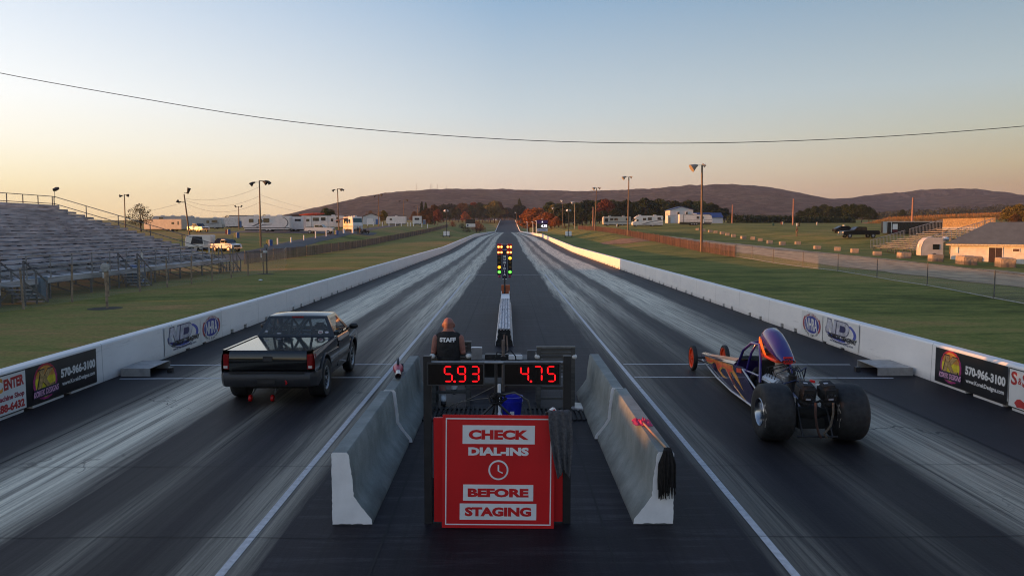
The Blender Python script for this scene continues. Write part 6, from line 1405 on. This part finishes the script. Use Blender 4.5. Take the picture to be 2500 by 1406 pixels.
for i, (px, py) in enumerate(rows):
    Y = 182 - (182-80)*(i/20)**.72
    x, y, z = put(px, Y)
    # slide along the sight direction until the foot of the block meets the ground
    for _ in range(30):
        yy = 559-(z-3.2)/Y*1944
        Y *= 1 + .12*((yy-py)/max(12, py-556))*.35; Y = max(62, min(230, Y)); x, y, z = put(px, Y)
    sc = .76 if i < 17 else (1.0 if i < 19 else 1.2)
    o = b0 if i == 0 else b0.copy()
    if i: COL.objects.link(o)
    o.location = (x, y, z); o.rotation_euler = (0,0,R(-12)+U(-.2,.2)); o.scale = (sc, sc*U(.9,1.25), sc*U(.92,1.1))
    if i >= 19: o.scale = (1.1, 1.7, 1.25)
    tag(o, blab.get(i) or nth[i]+' orange lit concrete block from the head of the row along the gravel road', 'concrete block', 'concrete blocks along the gravel road')
for i, (px, Y, lb) in enumerate(((2268,103,'small grey block behind the row, beside the small bleachers'),(2394,86,'dark cube behind the block at the white building'))):
    o = b0.copy(); COL.objects.link(o); o.location = put(px, Y); o.scale = (.7,.7,.85); tag(o, lb, 'concrete block', 'concrete blocks along the gravel road')
# ------------------------------------------------------------------ barrels, bollards, portable toilets
bl_b = mat('barrel_blue', (.03,.10,.30), .45); yl_b = mat('yellow_board', (.6,.42,.08), .6); gy_b = mat('barrel_grey', (.3,.3,.3), .6); rd_b = mat('barrel_red', (.4,.08,.05), .5)
def barrel(px, Y, m, label, pale=None):
    x, y, z = put(px, Y); t = thing('trash_barrel', label, 'barrel', (x,y,z), 0, 'trash barrels in the fields')
    MB().lathe([(.0,0),(.29,0),(.3,.3),(.315,.31),(.3,.32),(.3,.6),(.315,.61),(.3,.62),(.29,.9),(.26,.9),(.25,.7),(0,.7)], (0,0,0), 'z', 16).build('barrel', m, t, smooth=40)
    if pale: MB().bx(-.62,-.36,-.1,.1,0,.88).build('post', pale, t, .02)
barrel(581,135,bl_b,'blue barrel with a pale yellow post on the slope below the trailers',yl_b); barrel(560,150,bl_b,'blue barrel with red side beyond the other one near the portable toilet',rd_b); barrel(661,118,bl_b,'blue barrel with yellow post beside the foot of the tallest left pole',yl_b); barrel(823,168,bl_b,'blue barrel with yellow post at the nose of the white pickup',yl_b)
barrel(1509,262,blk,'dark barrel with a white post before the beige motorhome',white_print); barrel(1889,235,mat('barrel_green', (.04,.10,.05), .5),'dark green barrel in the field near the hedge'); barrel(1912,262,gy_b,'pair of grey barrels against the hedge',rd_b); barrel(1899+52,225,blk,'black barrel with white post near the bare field pole',white_print); barrel(1996,250,gy_b,'pale barrel farther right along the hedge'); barrel(2062,190,white_print,'small white barrel left of the dark parked car')
for px, Y, h, lb in ((678,122,1.0,'white bollard nearest on the access road, right of the blue barrel'),(711,130,.9,'second white bollard up the access road'),(742,140,.9,'third white bollard up the access road'),(771,150,1.2,'tall white bollard below the white pickup'),(797,158,1.2,'white bollard under the cab of the white pickup'),(840,176,1.0,'white panel post right of the blue barrel by the pickup'),(862,182,1.1,'white panel before the motorhome windscreen')):
    x, y, z = put(px, Y); t = thing('bollard', lb, 'bollard', (x,y,z), 0, 'white bollards along the access road'); MB().cyl((0,0,-.1),(0,0,h),.11 if px < 830 else .24,.1 if px < 830 else .24,8).build('post', white_paint, t, smooth=40)
for i, px in enumerate((884,898,912,934,950,966,980,996,1002,1010,1030,1044)):
    x, y, z = put(px, 262+i*3); o = MB().bx(-.12,.12,-.12,.12,0,1.4).build('fence_post', white_paint); o.location = (x,y,z); tag(o, 'short white post in the row on the rise before the far white trailer', 'post', 'short white posts on the left rise')
def toilet(px, Y, label):
    x, y, z = put(px, Y); t = thing('portable_toilet', label, 'portable toilet', (x,y,z), 0, 'portable toilets')
    MB().bx(-.58,.58,-.58,.58,.05,2.1).build('cabin', blue2, t, .03); MB().bx(-.45,.45,-.6,-.57,.15,1.95).build('door', blue_p, t, .01); MB().prism([(-.62,-.62,2.1),(.62,-.62,2.1),(.5,-.62,2.3),(-.5,-.62,2.3)], (0,1.24,0)).build('roof', rvg, t)
toilet(575,262,'blue portable toilet left of a matching one beside the white trailer'); toilet(586,262,'blue portable toilet right of its twin beside the travel trailer'); toilet(1036,370,'small distant blue portable toilet right of the box truck')
# light towers, scoreboards
def tower(px, Y, label, hw_=1):
    x, y, z = put(px, Y); t = thing('light_tower', label, 'light tower', (x,y,z), 0, 'mobile light towers')
    MB().bx(-.75,-.08,-.5,.5,.35,1.55).bx(.08,.75,-.5,.5,.35,1.55).build('generator', white_paint, t, .06); MB().bx(-.95,.95,-.55,.55,.28,.4).build('frame', under_m, t); MB().cyl((0,0,.4),(0,0,6.6),.1,.06,8).build('mast', black_metal, t)
    for s in (-1, 1): MB().lathe([(.15,-.08),(.3,-.08),(.3,.08),(.15,.08)], (s*.85,0,.3), 'x', 12, True).build('wheel', tyre_m, t); MB().tube([(s*.2,-.05,6.5),(s*.45,-.3,6.8)], [.12,.3], 10).build('lamp', white_print if s < 0 else galv, t)
    MB().bx(-1.6,1.6,-.04,.04,.3,.36).build('outrigger', black_metal, t)
tower(1090,205,'mobile light tower with a black mast on the left bank'); tower(1388,200,'mobile light tower with a black mast on the right bank')
x, y, z = put(1324, 255); sbd = thing('scoreboard', 'black scoreboard showing 4.75 in white lights before the orange trees', 'scoreboard', (x,y,z))
MB().bx(-1.75,1.75,0,.3,2.35,5.0).build('cabinet', blk, sbd, .02); MB().bx(-1.75,1.75,-.05,.3,1.35,2.3).build('sponsor_panel', mat('pale_blue_panel', (.45,.52,.62), .5), sbd, .02)
for x_ in (-1.5,.0,1.4): MB().bx(x_-.06,x_+.06,.1,.22,-.3,1.4).build('post', rust_post, sbd)
B = Board(sbd); lw = mat('lit_white_digits', (.6,.55,.7), .5, nz=None, emit=((.95,.9,1), .5)); lp = mat('lit_purple_panel', (.012,.005,.03), .5, nz=None, emit=((.10,.02,.30), .04))
B.rect('upper_screen', -1.7,1.7,3.85,4.95, lp, .01); B.rect('lower_screen', -1.7,1.7,2.4,3.75, blk, .01); B.text('4.75', .55, 3.05, 2.0, .85, lw, .03, .05); B.poly('lane_arrow', [(-.25,4.2),(.25,4.2),(0,4.7)], lw, .03); B.text('DRAGWAY', 0, 1.85, 2.4, .4, P_['sky'], .07, .03); MB().sph((0,.1,5.25),(.3,.2,.2),10,6).build('beacon', galv, sbd)
x, y, z = put(1149, 300); sbl = thing('scoreboard', 'black scoreboard above a white sponsor panel on the left of the far strip', 'scoreboard', (x,y,2.2))
MB().bx(-1.7,1.7,0,.3,3.0,4.6).build('cabinet', blk, sbl, .02); MB().bx(-1.75,1.75,-.05,.3,1.75,2.95).build('sponsor_panel', rvw, sbl, .02); Board(sbl).poly('round_logo', ell(-1.1,2.35,.35,.35), P_['navy'], .06)
for x_ in (-1.4,1.2): MB().bx(x_-.08,x_+.08,.1,.25,-2.2,1.8).build('post', rust_post, sbl)
# crossing posts / barrier at the end of the strip
for s, px in ((-1,1214),(1,1266)): o = MB().bx(-3.5 if s > 0 else -2.2, 3.5 if s > 0 else 2.2, 0,.3,0,1.2).build('end_barrier', white_paint); o.location = (s*13+ (4 if s > 0 else -2), 940, tz(940)+.5); tag(o, 'short white barrier on the '+('right' if s > 0 else 'left')+' verge at the far end of the strip', 'barrier')
# people far off
ph = stander('person walking alone in the green field on the right', put(1947,150), R(100), mat('dark_olive_top', (.03,.028,.02), .9), mat('tan_trousers', (.12,.10,.07), .9))
pg = 'people standing by the motorhome'
p2 = dup(ph, put(874,178), R(30), 'person in dark clothes standing in front of the motorhome windscreen, left of another', pg); p3 = dup(ph, put(879,180), R(-60), 'person in dark clothes standing right beside another before the motorhome', pg)
x, y, z = put(890,184); t = thing('golf_cart', 'small dark golf cart parked right of the people by the motorhome', 'golf cart', (x,y,z)); MB().bx(-1.1,1.1,-.6,.6,.25,.75).bx(-.2,.4,-.55,.55,.75,1.1).build('body', blk, t, .06); MB().bx(-1,1,-.62,.62,1.75,1.8).build('canopy', blk, t, .02)
for sx_ in (-.9,.9):
    for sy_ in (-.55,.55): MB().cyl((sx_,sy_,.7),(sx_*.95,sy_,1.76),.025,.025,6).build('roof_post', black_metal, t)
wheels(t, (-.75,.75), .24, -.5, .16); wheels(t, (-.75,.75), .24, .5, .16)
# ------------------------------------------------------------------ trees
def leaf_mat(name, a, b_, c_):
    m, N, L, b = nt(name); b.inputs['Roughness'].default_value = .8; b.inputs['Specular IOR Level'].default_value = .15
    oi = N.new('ShaderNodeObjectInfo'); g = N.new('ShaderNodeNewGeometry'); n = noise_n(N, L, .25, 3); n2 = noise_n(N, L, 1.5, 2)
    f = math_n(N, L, 'ADD', math_n(N, L, 'MULTIPLY', n, .6), math_n(N, L, 'MULTIPLY', n2, .4)); f = math_n(N, L, 'ADD', f, math_n(N, L, 'MULTIPLY_ADD', oi.outputs['Random'], .24, -.12))
    L.new(ramp(N, L, f, [(.32, a), (.5, b_), (.68, c_)]), b.inputs['Base Color'])
    b.inputs['Transmission Weight'].default_value = 0; return m
LM = dict(green=leaf_mat('green_leaves', (.02,.034,.014), (.045,.07,.026), (.08,.10,.036)), dark=leaf_mat('dark_green_leaves', (.010,.020,.011), (.022,.040,.018), (.042,.062,.026)), brown=leaf_mat('brown_leaves', (.05,.03,.012), (.105,.06,.025), (.15,.085,.03)),
  orange=leaf_mat('orange_leaves', (.15,.05,.018), (.28,.10,.032), (.36,.15,.05)), yellow=leaf_mat('yellow_green_leaves', (.06,.055,.015), (.13,.11,.03), (.2,.16,.05)), red=leaf_mat('red_leaves', (.09,.025,.015), (.17,.05,.03), (.22,.08,.05)), sparse=leaf_mat('thin_autumn_leaves', (.05,.045,.02), (.10,.08,.035), (.16,.12,.05)))
bark = mat('bark', (.06,.045,.035), .95, nz=(4,.3))
def leaves(mb, c, r, n, s):
    for _ in range(n):
        while True:
            p = Vector((U(-1,1),U(-1,1),U(-1,1)))
            if .3 < p.length < 1: break
        p = p.normalized()*(p.length**.5)
        o = Vector((c[0]+p.x*r[0], c[1]+p.y*r[1], c[2]+p.z*r[2])); a = Vector((U(-1,1),U(-1,1),U(-.6,.6))).normalized()*s*U(.6,1.3); b = a.orthogonal().normalized()*s*U(.5,.9)
        q = Matrix.Rotation(U(0,6.3), 3, a.normalized()); b = q @ b; mb.poly([o-a-b*.3, o+b, o+a+b*.2, o-b])
def proto(kind, h, w, n, seed):
    global rng, U
    r0 = random.Random(seed); U = r0.uniform
    cr = MB(); tk = MB()
    if kind == 'conifer':
        tk.cyl((0,0,-.3),(0,0,h*.9),.02*h,.01,7)
        for k in range(26): u = k/25; z = h*(.12+.86*u); r_ = w*.5*(1-u)**.8*U(.8,1.15)+.15; leaves(cr, (U(-.2,.2),U(-.2,.2),z), (r_,r_,h*.035), int(n/26*(1.4-u)), .035*h)
    else:
        tk.tube([(0,0,-.3),(.05*w,0,h*.25),(0,.03*w,h*.5)], [.028*h,.022*h,.016*h], 8)
        bl = []
        nb = 11 if kind == 'broad' else 15
        for k in range(nb):
            a = 2.4*k+U(-.3,.3); u = (k+.5)/nb; z = h*(.32+.56*u); rr = w*.33*math.sin(PI*min(1,.25+.7*u))*U(.55,1.2); bl.append((rr*math.cos(a), rr*math.sin(a), z))
        for c in bl:
            tk.tube([(0,0,h*.3),(c[0]*.5,c[1]*.5,h*.25+c[2]*.45),c], [.013*h,.008*h,.003*h], 5)
            s_ = U(.75,1.25); leaves(cr, c, (w*.2*s_,w*.2*s_,h*.12*s_), int(n/nb), .03*h if kind == 'broad' else .022*h)
        leaves(cr, (U(-.1,.1)*w,0,h*.88), (w*.17,w*.17,h*.12), int(n/nb), .028*h)
    root = thing('tree', '', 'tree'); cr.build('crown', LM['green'], root); tk.build('trunk', bark, root, smooth=60); U = rng.uniform; return root
PT = {'broad': [proto('broad', 12, 11, 2200, s) for s in (1,2,3)], 'conifer': [proto('conifer', 14, 6, 1700, 5)], 'thin': [proto('thin', 9, 8.5, 1100, 8)]}
_used = set()
def tree(kind, x, y, z, h, m, label, group, wide=1):
    p = PT[kind][int(U(0, 2.99)) if kind == 'broad' else 0]; base = {'broad':12,'conifer':14,'thin':9}[kind]
    o = p if p.name not in _used else dup(p); first = p.name not in _used; _used.add(p.name)
    o.location = (x, y, z); s = h/base; o.scale = (s*wide, s*wide, s); o.rotation_euler = (0,0,U(0,6.3)); o['label'] = label; o['category'] = 'tree'; o['group'] = group
    if kind == 'conifer': o.name = 'conifer_tree'
    for c in o.children:
        if c.name.startswith('crown'): c.material_slots[0].link = 'OBJECT'; c.material_slots[0].material = LM[m]
    return o
def tp(kind, px, Y, ytop, m, label, group, wide=1, dz=0):
    x, y, z = put(px, Y); z += dz; h = 3.2+(559-ytop)/1944*Y - z; return tree(kind, x, y, z-.3, h+.3, m, label, group, wide)
g1 = 'trees round the end of the strip'; g2 = 'wood behind the motorhomes'; g3 = 'dark trees beyond the hedge'
tp('thin', 347, 175, 498, 'sparse', 'thin leaved autumn tree behind the bleachers corner', 'single trees on the left', 1.05)
tp('broad', 797, 330, 508, 'green', 'dark green tree above the toy hauler', 'single trees on the left'); tp('broad', 808, 340, 511, 'green', 'smaller green tree right beside another above the toy hauler', 'single trees on the left')
tp('thin', 905, 420, 514, 'brown', 'low brown tree behind the small pale house', 'single trees on the left'); tp('broad', 937, 360, 514, 'yellow', 'yellow brown tree between the house and the far white trailer', 'single trees on the left')
for i, (px, yt, w, k) in enumerate(((555,526,.5,'thin'),(470,526,.5,'thin'),(648,524,.5,'thin'))): tp(k, px, 330, yt, 'brown', ('bush showing over the transporter roof','bush showing over the grey motorhome roof','bush showing behind the tallest left pole')[i], 'single trees on the left', 1)
L_ = 'autumn tree in the group left of the far end of the strip'
for px, Y, yt, m, k in ((1018,560,510,'green','conifer'),(1030,600,494,'dark','conifer'),(1040,590,496,'green','conifer'),(1012,500,516,'brown','broad'),(1026,480,520,'brown','broad'),(1042,520,508,'brown','broad'),(1055,560,503,'green','conifer'),(1062,540,500,'brown','broad'),(1068,500,511,'red','broad'),(1050,470,521,'brown','broad')):
    tp(k, px, Y, yt, m, {'dark':'dark conifer standing tallest in the left roadside group','red':'reddish tree at the right side of the left roadside group'}.get(m, 'green conifer in the left roadside group' if k == 'conifer' else 'brown autumn tree in the left roadside group'), g1, .9)
for px, Y, yt, m in ((1082,860,499,'dark'),(1098,900,497,'dark'),(1112,930,500,'dark'),(1128,820,496,'brown'),(1136,860,497,'brown'),(1146,840,500,'green'),(1158,900,494,'red'),(1170,880,495,'green'),(1184,900,500,'green'),(1198,850,494,'green'),(1207,830,491,'yellow'),(1216,870,493,'brown'),(1152,870,508,'dark'),(1178,830,507,'dark'),(1192,910,505,'dark'),(1225,960,508,'dark'),(1104,820,508,'dark'),(1119,800,510,'dark'),(1136,760,517,'orange'),(1070,780,512,'dark'),(1090,790,512,'dark')):
    tp('broad', px, Y, yt, m, {'dark':'dark tree in the wood left of the strip end','brown':'brown autumn tree in the wood left of the strip end','green':'green tree in the wood left of the strip end','red':'red topped tree in the wood left of the strip end','yellow':'yellowish round tree towering in the wood left of the strip end','orange':'small orange tree behind the left scoreboard'}[m], g1, 1.1)
for px in range(1226, 1268, 6): tp('broad', px, 1010+U(-10,30), 508+U(-3,5), 'dark', 'dark tree closing the far end of the strip', g1, 1.3)
tp('conifer', 1268, 900, 487, 'green', 'tall pointed tree right of the strip end with a rusty top', g1, 1.2); tp('broad', 1262, 880, 500, 'dark', 'dark broad tree beside the pointed tree right of the strip end', g1); tp('broad', 1276, 860, 502, 'dark', 'dark broad tree right of the pointed tree at the strip end', g1)
for px, Y, yt, lb in ((1291,430,511,'leftmost of the orange trees by the right scoreboard'),(1306,420,508,'orange tree left of the right scoreboard'),(1318,430,509,'orange tree just behind the right scoreboard'),(1334,400,518,'orange tree right of the right scoreboard'),(1347,390,522,'low rusty tree at the right end of the orange trees'),(1358,380,529,'smallest rusty bush right of the orange trees')):
    tp('broad', px, Y, yt, 'orange', lb, 'orange trees by the right scoreboard', 1.15)
tp('broad', 1345, 520, 492, 'green', 'tall brownish green tree behind the orange trees', g2, 1.1); tp('broad', 1352, 500, 500, 'yellow', 'yellow tree behind the orange trees', g2, 1.0)
for i in range(40):
    px = 1366 + i*10.6 + U(-3,3); yt = 497 - 10*math.sin(PI*min(1,max(0,(px-1360)/430))) + (9 if px > 1740 else 0) + U(-4,6) + (16 if px > 1772 else 0); m = 'dark' if U(0,1) < .62 else ('green' if U(0,1) < .6 else ('red' if px < 1530 else 'brown'))
    tp('broad', px, 470+U(-40,60), yt, m, {'dark':'dark tree in the wood behind the motorhomes','green':'green tree in the wood behind the motorhomes','red':'reddish tree in the wood behind the motorhomes','brown':'brown tree in the wood behind the barn'}[m], g2, 1.05)
for i in range(16):
    px = 1372 + i*26 + U(-6,6); tp('broad', px, 400+U(-20,20), 512+U(-3,8), 'dark', 'low dark tree at the front edge of the wood behind the motorhomes', g2, 1.25)
for px, yt in ((1972,508),(1992,503),(2012,499),(2028,503),(2048,504),(2064,499),(2084,498),(2104,499),(2122,505),(2132,513),(1955,514),(2040,512),(2075,510)): tp('broad', px, 400+U(-15,25), yt, 'dark', 'dark broad tree in the clump beyond the hedge', g3, 1.15)
tp('broad', 2205, 520, 512, 'dark', 'single dark round tree before the low wooded hill', g3); tp('broad', 2468, 250, 504, 'yellow', 'yellow green tree at the right edge beside the cornfield', 'trees at the right edge', 1.1); tp('broad', 2490, 245, 498, 'yellow', 'larger yellow green tree cut by the right picture edge', 'trees at the right edge', 1.1); tp('broad', 2484, 235, 522, 'brown', 'brown bush at the right edge above the building chimney', 'trees at the right edge', 1.2)
for px, Y, yt, m, lb in ((1105,400,541,'red','low rusty bush in the hollow beyond the slat fence'),(1128,390,545,'dark','dark green bush in the hollow beyond the slat fence'),(1140,340,551,'brown','brown bush below the left scoreboard'),(1163,420,540,'red','reddish bush right of the left scoreboard'),(1172,430,546,'orange','small orange bush right of the left scoreboard')): tp('thin', px, Y, yt, m, lb, 'bushes in the hollow', 1.2, -.8)
for px, Y, yt, lb in ((1380,330,552,'low bush at the crest of the right bank'),(1430,420,536,'pale dry bush left of the beige motorhome'),(1415,420,538,'second pale dry bush left of the beige motorhome')): tp('thin', px, Y, yt, 'brown', lb, 'bushes on the right rise', 1.3)
# hedge row + cornfield + wooded rise (nobody could count these)
hd = MB()
for i in range(330):
    u = i/329; px = 1775+310*u; Y = 372+U(-4,10); x = (px-1239)/1944*Y; z = 5.4; h = (4.7-1.2*u)*U(.88,1.1)
    leaves(hd, (x, Y, z+h*.45), (.65,.7,h*.52), 34, .34)
tag(hd.build('hedge', LM['dark']), 'long dark clipped evergreen hedge beyond the green field', 'hedge', kind='stuff')
cm = mat('dry_corn', (.48,.22,.06), .9, nz=(.6,.25)); cf = MB()
def corn_z(px): return 4.6 + max(0, (px-2110)/390)*2.8
for r_ in range(13):
    Y = 300 + r_*4.5
    for i in range(420):
        px = 2085 + 470*(i+U(0,1))/420; 
        if px < 2105 + r_*6: continue
        x = (px-1239)/1944*Y; z = corn_z(px) + r_*.12; h = U(1.9,2.6)*min(1,(px-2080)/90); a = U(0,PI); w = .16
        cf.poly([(x-w*math.cos(a),Y-w*math.sin(a),z-.3),(x+w*math.cos(a),Y+w*math.sin(a),z-.3),(x+w*.5*math.cos(a)+U(-.2,.2),Y,z+h)])
        cf.poly([(x-.1,Y,z+h*.35),(x+U(-.7,.7),Y+U(-.3,.3),z+h*U(.3,.8)),(x+.1,Y,z+h*.5)])
tag(cf.build('cornfield', cm), 'strip of dry orange brown corn beyond the right bleachers', 'corn', kind='stuff')
bs_ = MB()
for j in range(9):
    for i in range(40):
        px = 2060+i*17; Y = 292+j*9; x = (px-1239)/1944*Y; bs_.v.append((x, Y, max(ht(x,Y), corn_z(px)-.25+j*.24) if px > 2100 else ht(x,Y)-.5))
bs_.f = [(j*40+i, j*40+i+1, (j+1)*40+i+1, (j+1)*40+i) for j in range(8) for i in range(39)]
tag(bs_.build('corn_ground', dirt_m), kind='structure')
gw = MB()
for i in range(420):
    px = 2050 + 620*U(0,1)**.9; d = U(0,1); Y = 820+d*420; x = (px-1239)/1944*Y
    top = 527 - d*(6+20*max(0,min(1,(px-2080)/330))); z = 3.2+(559-top)/1944*Y - 9; leaves(gw, (x,Y,z+5), (6.5,6,5.5), 46, 1.25)
tag(gw.build('wooded_rise', leaf_mat('mixed_wood_leaves', (.018,.024,.012), (.045,.055,.024), (.10,.075,.035))), 'low rise covered in mixed woodland below the right hill', 'woodland', kind='stuff')
rise = sheet('rise', axis([(300,1400,40)]), axis([(760,1300,45)]), lambda x, y: min(44, 10+max(0,(y-780)/460)*26*max(0,min(1,((x/y*1944+1239)-2060)/300))-4), hill_mat('rise_ground', (.02,.026,.014), (.05,.055,.03), (.06,.06,.03), .08))
# masts on the ridge
for i, (px, yt) in enumerate(((1019,449),(1052,450),(1056,450),(1069,449),(1091,453),(1134,459))):
    x = (px-1239)/1944*YR; zr = 3.2+(559-ridge(px))/1944*YR; zt2 = 3.2+(559-yt)/1944*YR
    o = MB().cyl((0,0,-8),(0,0,zt2-zr),.75,.45,6).build('radio_mast', mat('mast_grey', (.2,.17,.16), .7)); o.location = (x, YR, zr); tag(o, ('leftmost thin radio mast on the ridge, standing apart','left one of the close pair of radio masts on the ridge','right one of the close pair of radio masts on the ridge','radio mast just right of the close pair on the ridge','shorter radio mast right of the tall ones on the ridge','shortest radio mast, farthest right on the ridge')[i], 'radio mast', 'radio masts on the ridge')
# ------------------------------------------------------------------ sky, sun, haze, camera
SUN_EL, SUN_AZ = R(3.9), R(-91.5)       # azimuth measured from +Y towards +X: the sun sits low on the left
w = bpy.data.worlds.new('World'); S.world = w; w.use_nodes = True
N, L = w.node_tree.nodes, w.node_tree.links; bg = N['Background']
sky = N.new('ShaderNodeTexSky'); sky.sky_type = 'NISHITA'; sky.sun_disc = False; sky.sun_elevation = SUN_EL; sky.sun_rotation = SUN_AZ
sky.altitude = 200; sky.air_density = 1.0; sky.dust_density = 1.6; sky.ozone_density = 1.5
tc = N.new('ShaderNodeTexCoord'); sx = N.new('ShaderNodeSeparateXYZ'); nm = N.new('ShaderNodeVectorMath'); nm.operation = 'NORMALIZE'
L.new(tc.outputs['Generated'], nm.inputs[0]); L.new(nm.outputs[0], sx.inputs[0])
hx_, hy_, hz_ = sx.outputs
rad = math_n(N, L, 'SQRT', math_n(N, L, 'ADD', math_n(N, L, 'MULTIPLY', hx_, hx_), math_n(N, L, 'MULTIPLY', hy_, hy_)))
s_ = math_n(N, L, 'DIVIDE', math_n(N, L, 'MULTIPLY', hx_, -1), math_n(N, L, 'MAXIMUM', rad, .01))
def lin(c): return tuple((((v/255+.055)/1.055)**2.4 if v > 10 else v/3294.6) for v in c)
def sk(st, k=1.0): return ramp(N, L, hz_, [(p, tuple(x*k for x in (lin(c) if max(c) > 8 else c))) for p, c in st])
center = sk([(0,(224,190,166)),(.04,(228,204,186)),(.09,(224,219,211)),(.14,(201,212,219)),(.27,(144,177,208)),(.6,(122,146,192)),(1,(92,122,168))], 1.06)
left = sk([(0,(255,222,158)),(.045,(255,241,196)),(.095,(255,251,236)),(.145,(253,254,254)),(.27,(210,224,242)),(.6,(134,164,202)),(1,(92,122,168))], 1.12)
right = sk([(0,(172,136,112)),(.045,(184,151,122)),(.07,(192,174,143)),(.11,(188,188,172)),(.16,(178,191,196)),(.27,(133,161,184)),(.6,(112,138,176)),(1,(92,122,168))])
sunw = sk([(0,(2.6,1.3,.5)),(.05,(2.4,1.55,.8)),(.15,(1.7,1.5,1.2)),(.3,(1.1,1.12,1.18)),(.6,(.5,.6,.78)),(1,(92,122,168))])
c_ = mixc(N, L, math_n(N, L, 'DIVIDE', math_n(N, L, 'MULTIPLY', s_, -1), .54, clamp=True), center, right)
c_ = mixc(N, L, math_n(N, L, 'DIVIDE', s_, .54, clamp=True), c_, left)
ms = N.new('ShaderNodeMapRange'); ms.interpolation_type = 'SMOOTHSTEP'; L.new(s_, ms.inputs[0]); ms.inputs[1].default_value = .58; ms.inputs[2].default_value = .97
c_ = mixc(N, L, ms.outputs[0], c_, sunw)
EXPO = 1.5; STR = .15
c_ = mixc(N, L, 1, c_, 1/(2**EXPO*STR), 'MULTIPLY')
L.new(mixc(N, L, .12, c_, sky.outputs[0]), bg.inputs[0]); bg.inputs[1].default_value = STR
ld = bpy.data.lights.new('sun', 'SUN'); lo = bpy.data.objects.new('sun', ld); COL.objects.link(lo)
ld.energy = 3.6; ld.angle = R(.5); ld.color = (1, .36, .07)
d = Vector((math.sin(SUN_AZ)*math.cos(SUN_EL), math.cos(SUN_AZ)*math.cos(SUN_EL), math.sin(SUN_EL)))
lo.rotation_euler = d.to_track_quat('Z', 'Y').to_euler(); lo.location = (-60, 0, 40)
hz = MB().bx(-4200,4600,-320,5000,-60,235).build('haze', None); tag(hz, kind='stuff')
hm_ = bpy.data.materials.new('haze'); hm_.use_nodes = True; hn = hm_.node_tree.nodes; hn.remove(hn['Principled BSDF'])
pv = hn.new('ShaderNodeVolumePrincipled'); pv.inputs['Color'].default_value = (.56,.68,.95,1); pv.inputs['Density'].default_value = .000075; pv.inputs['Anisotropy'].default_value = .1
hm_.node_tree.links.new(pv.outputs[0], hn['Material Output'].inputs['Volume']); hz.data.materials.append(hm_)
cd = bpy.data.cameras.new('camera'); co_ = bpy.data.objects.new('camera', cd); COL.objects.link(co_); S.camera = co_
cd.sensor_width = 36; cd.lens = 36*1944/2500; cd.clip_start = .1; cd.clip_end = 20000
co_.location = (0, 0, 3.2); co_.rotation_euler = (R(90)-math.atan(144/1944), 0, -math.atan(11/1944))
S.view_settings.view_transform = 'Standard'; S.view_settings.look = 'None'; S.view_settings.gamma = 1; S.view_settings.use_curve_mapping = False
S.view_settings.exposure = EXPO
S.cycles.filter_width = 1.1; S.cycles.max_bounces = 6; S.cycles.transparent_max_bounces = 16; S.cycles.use_denoising = True
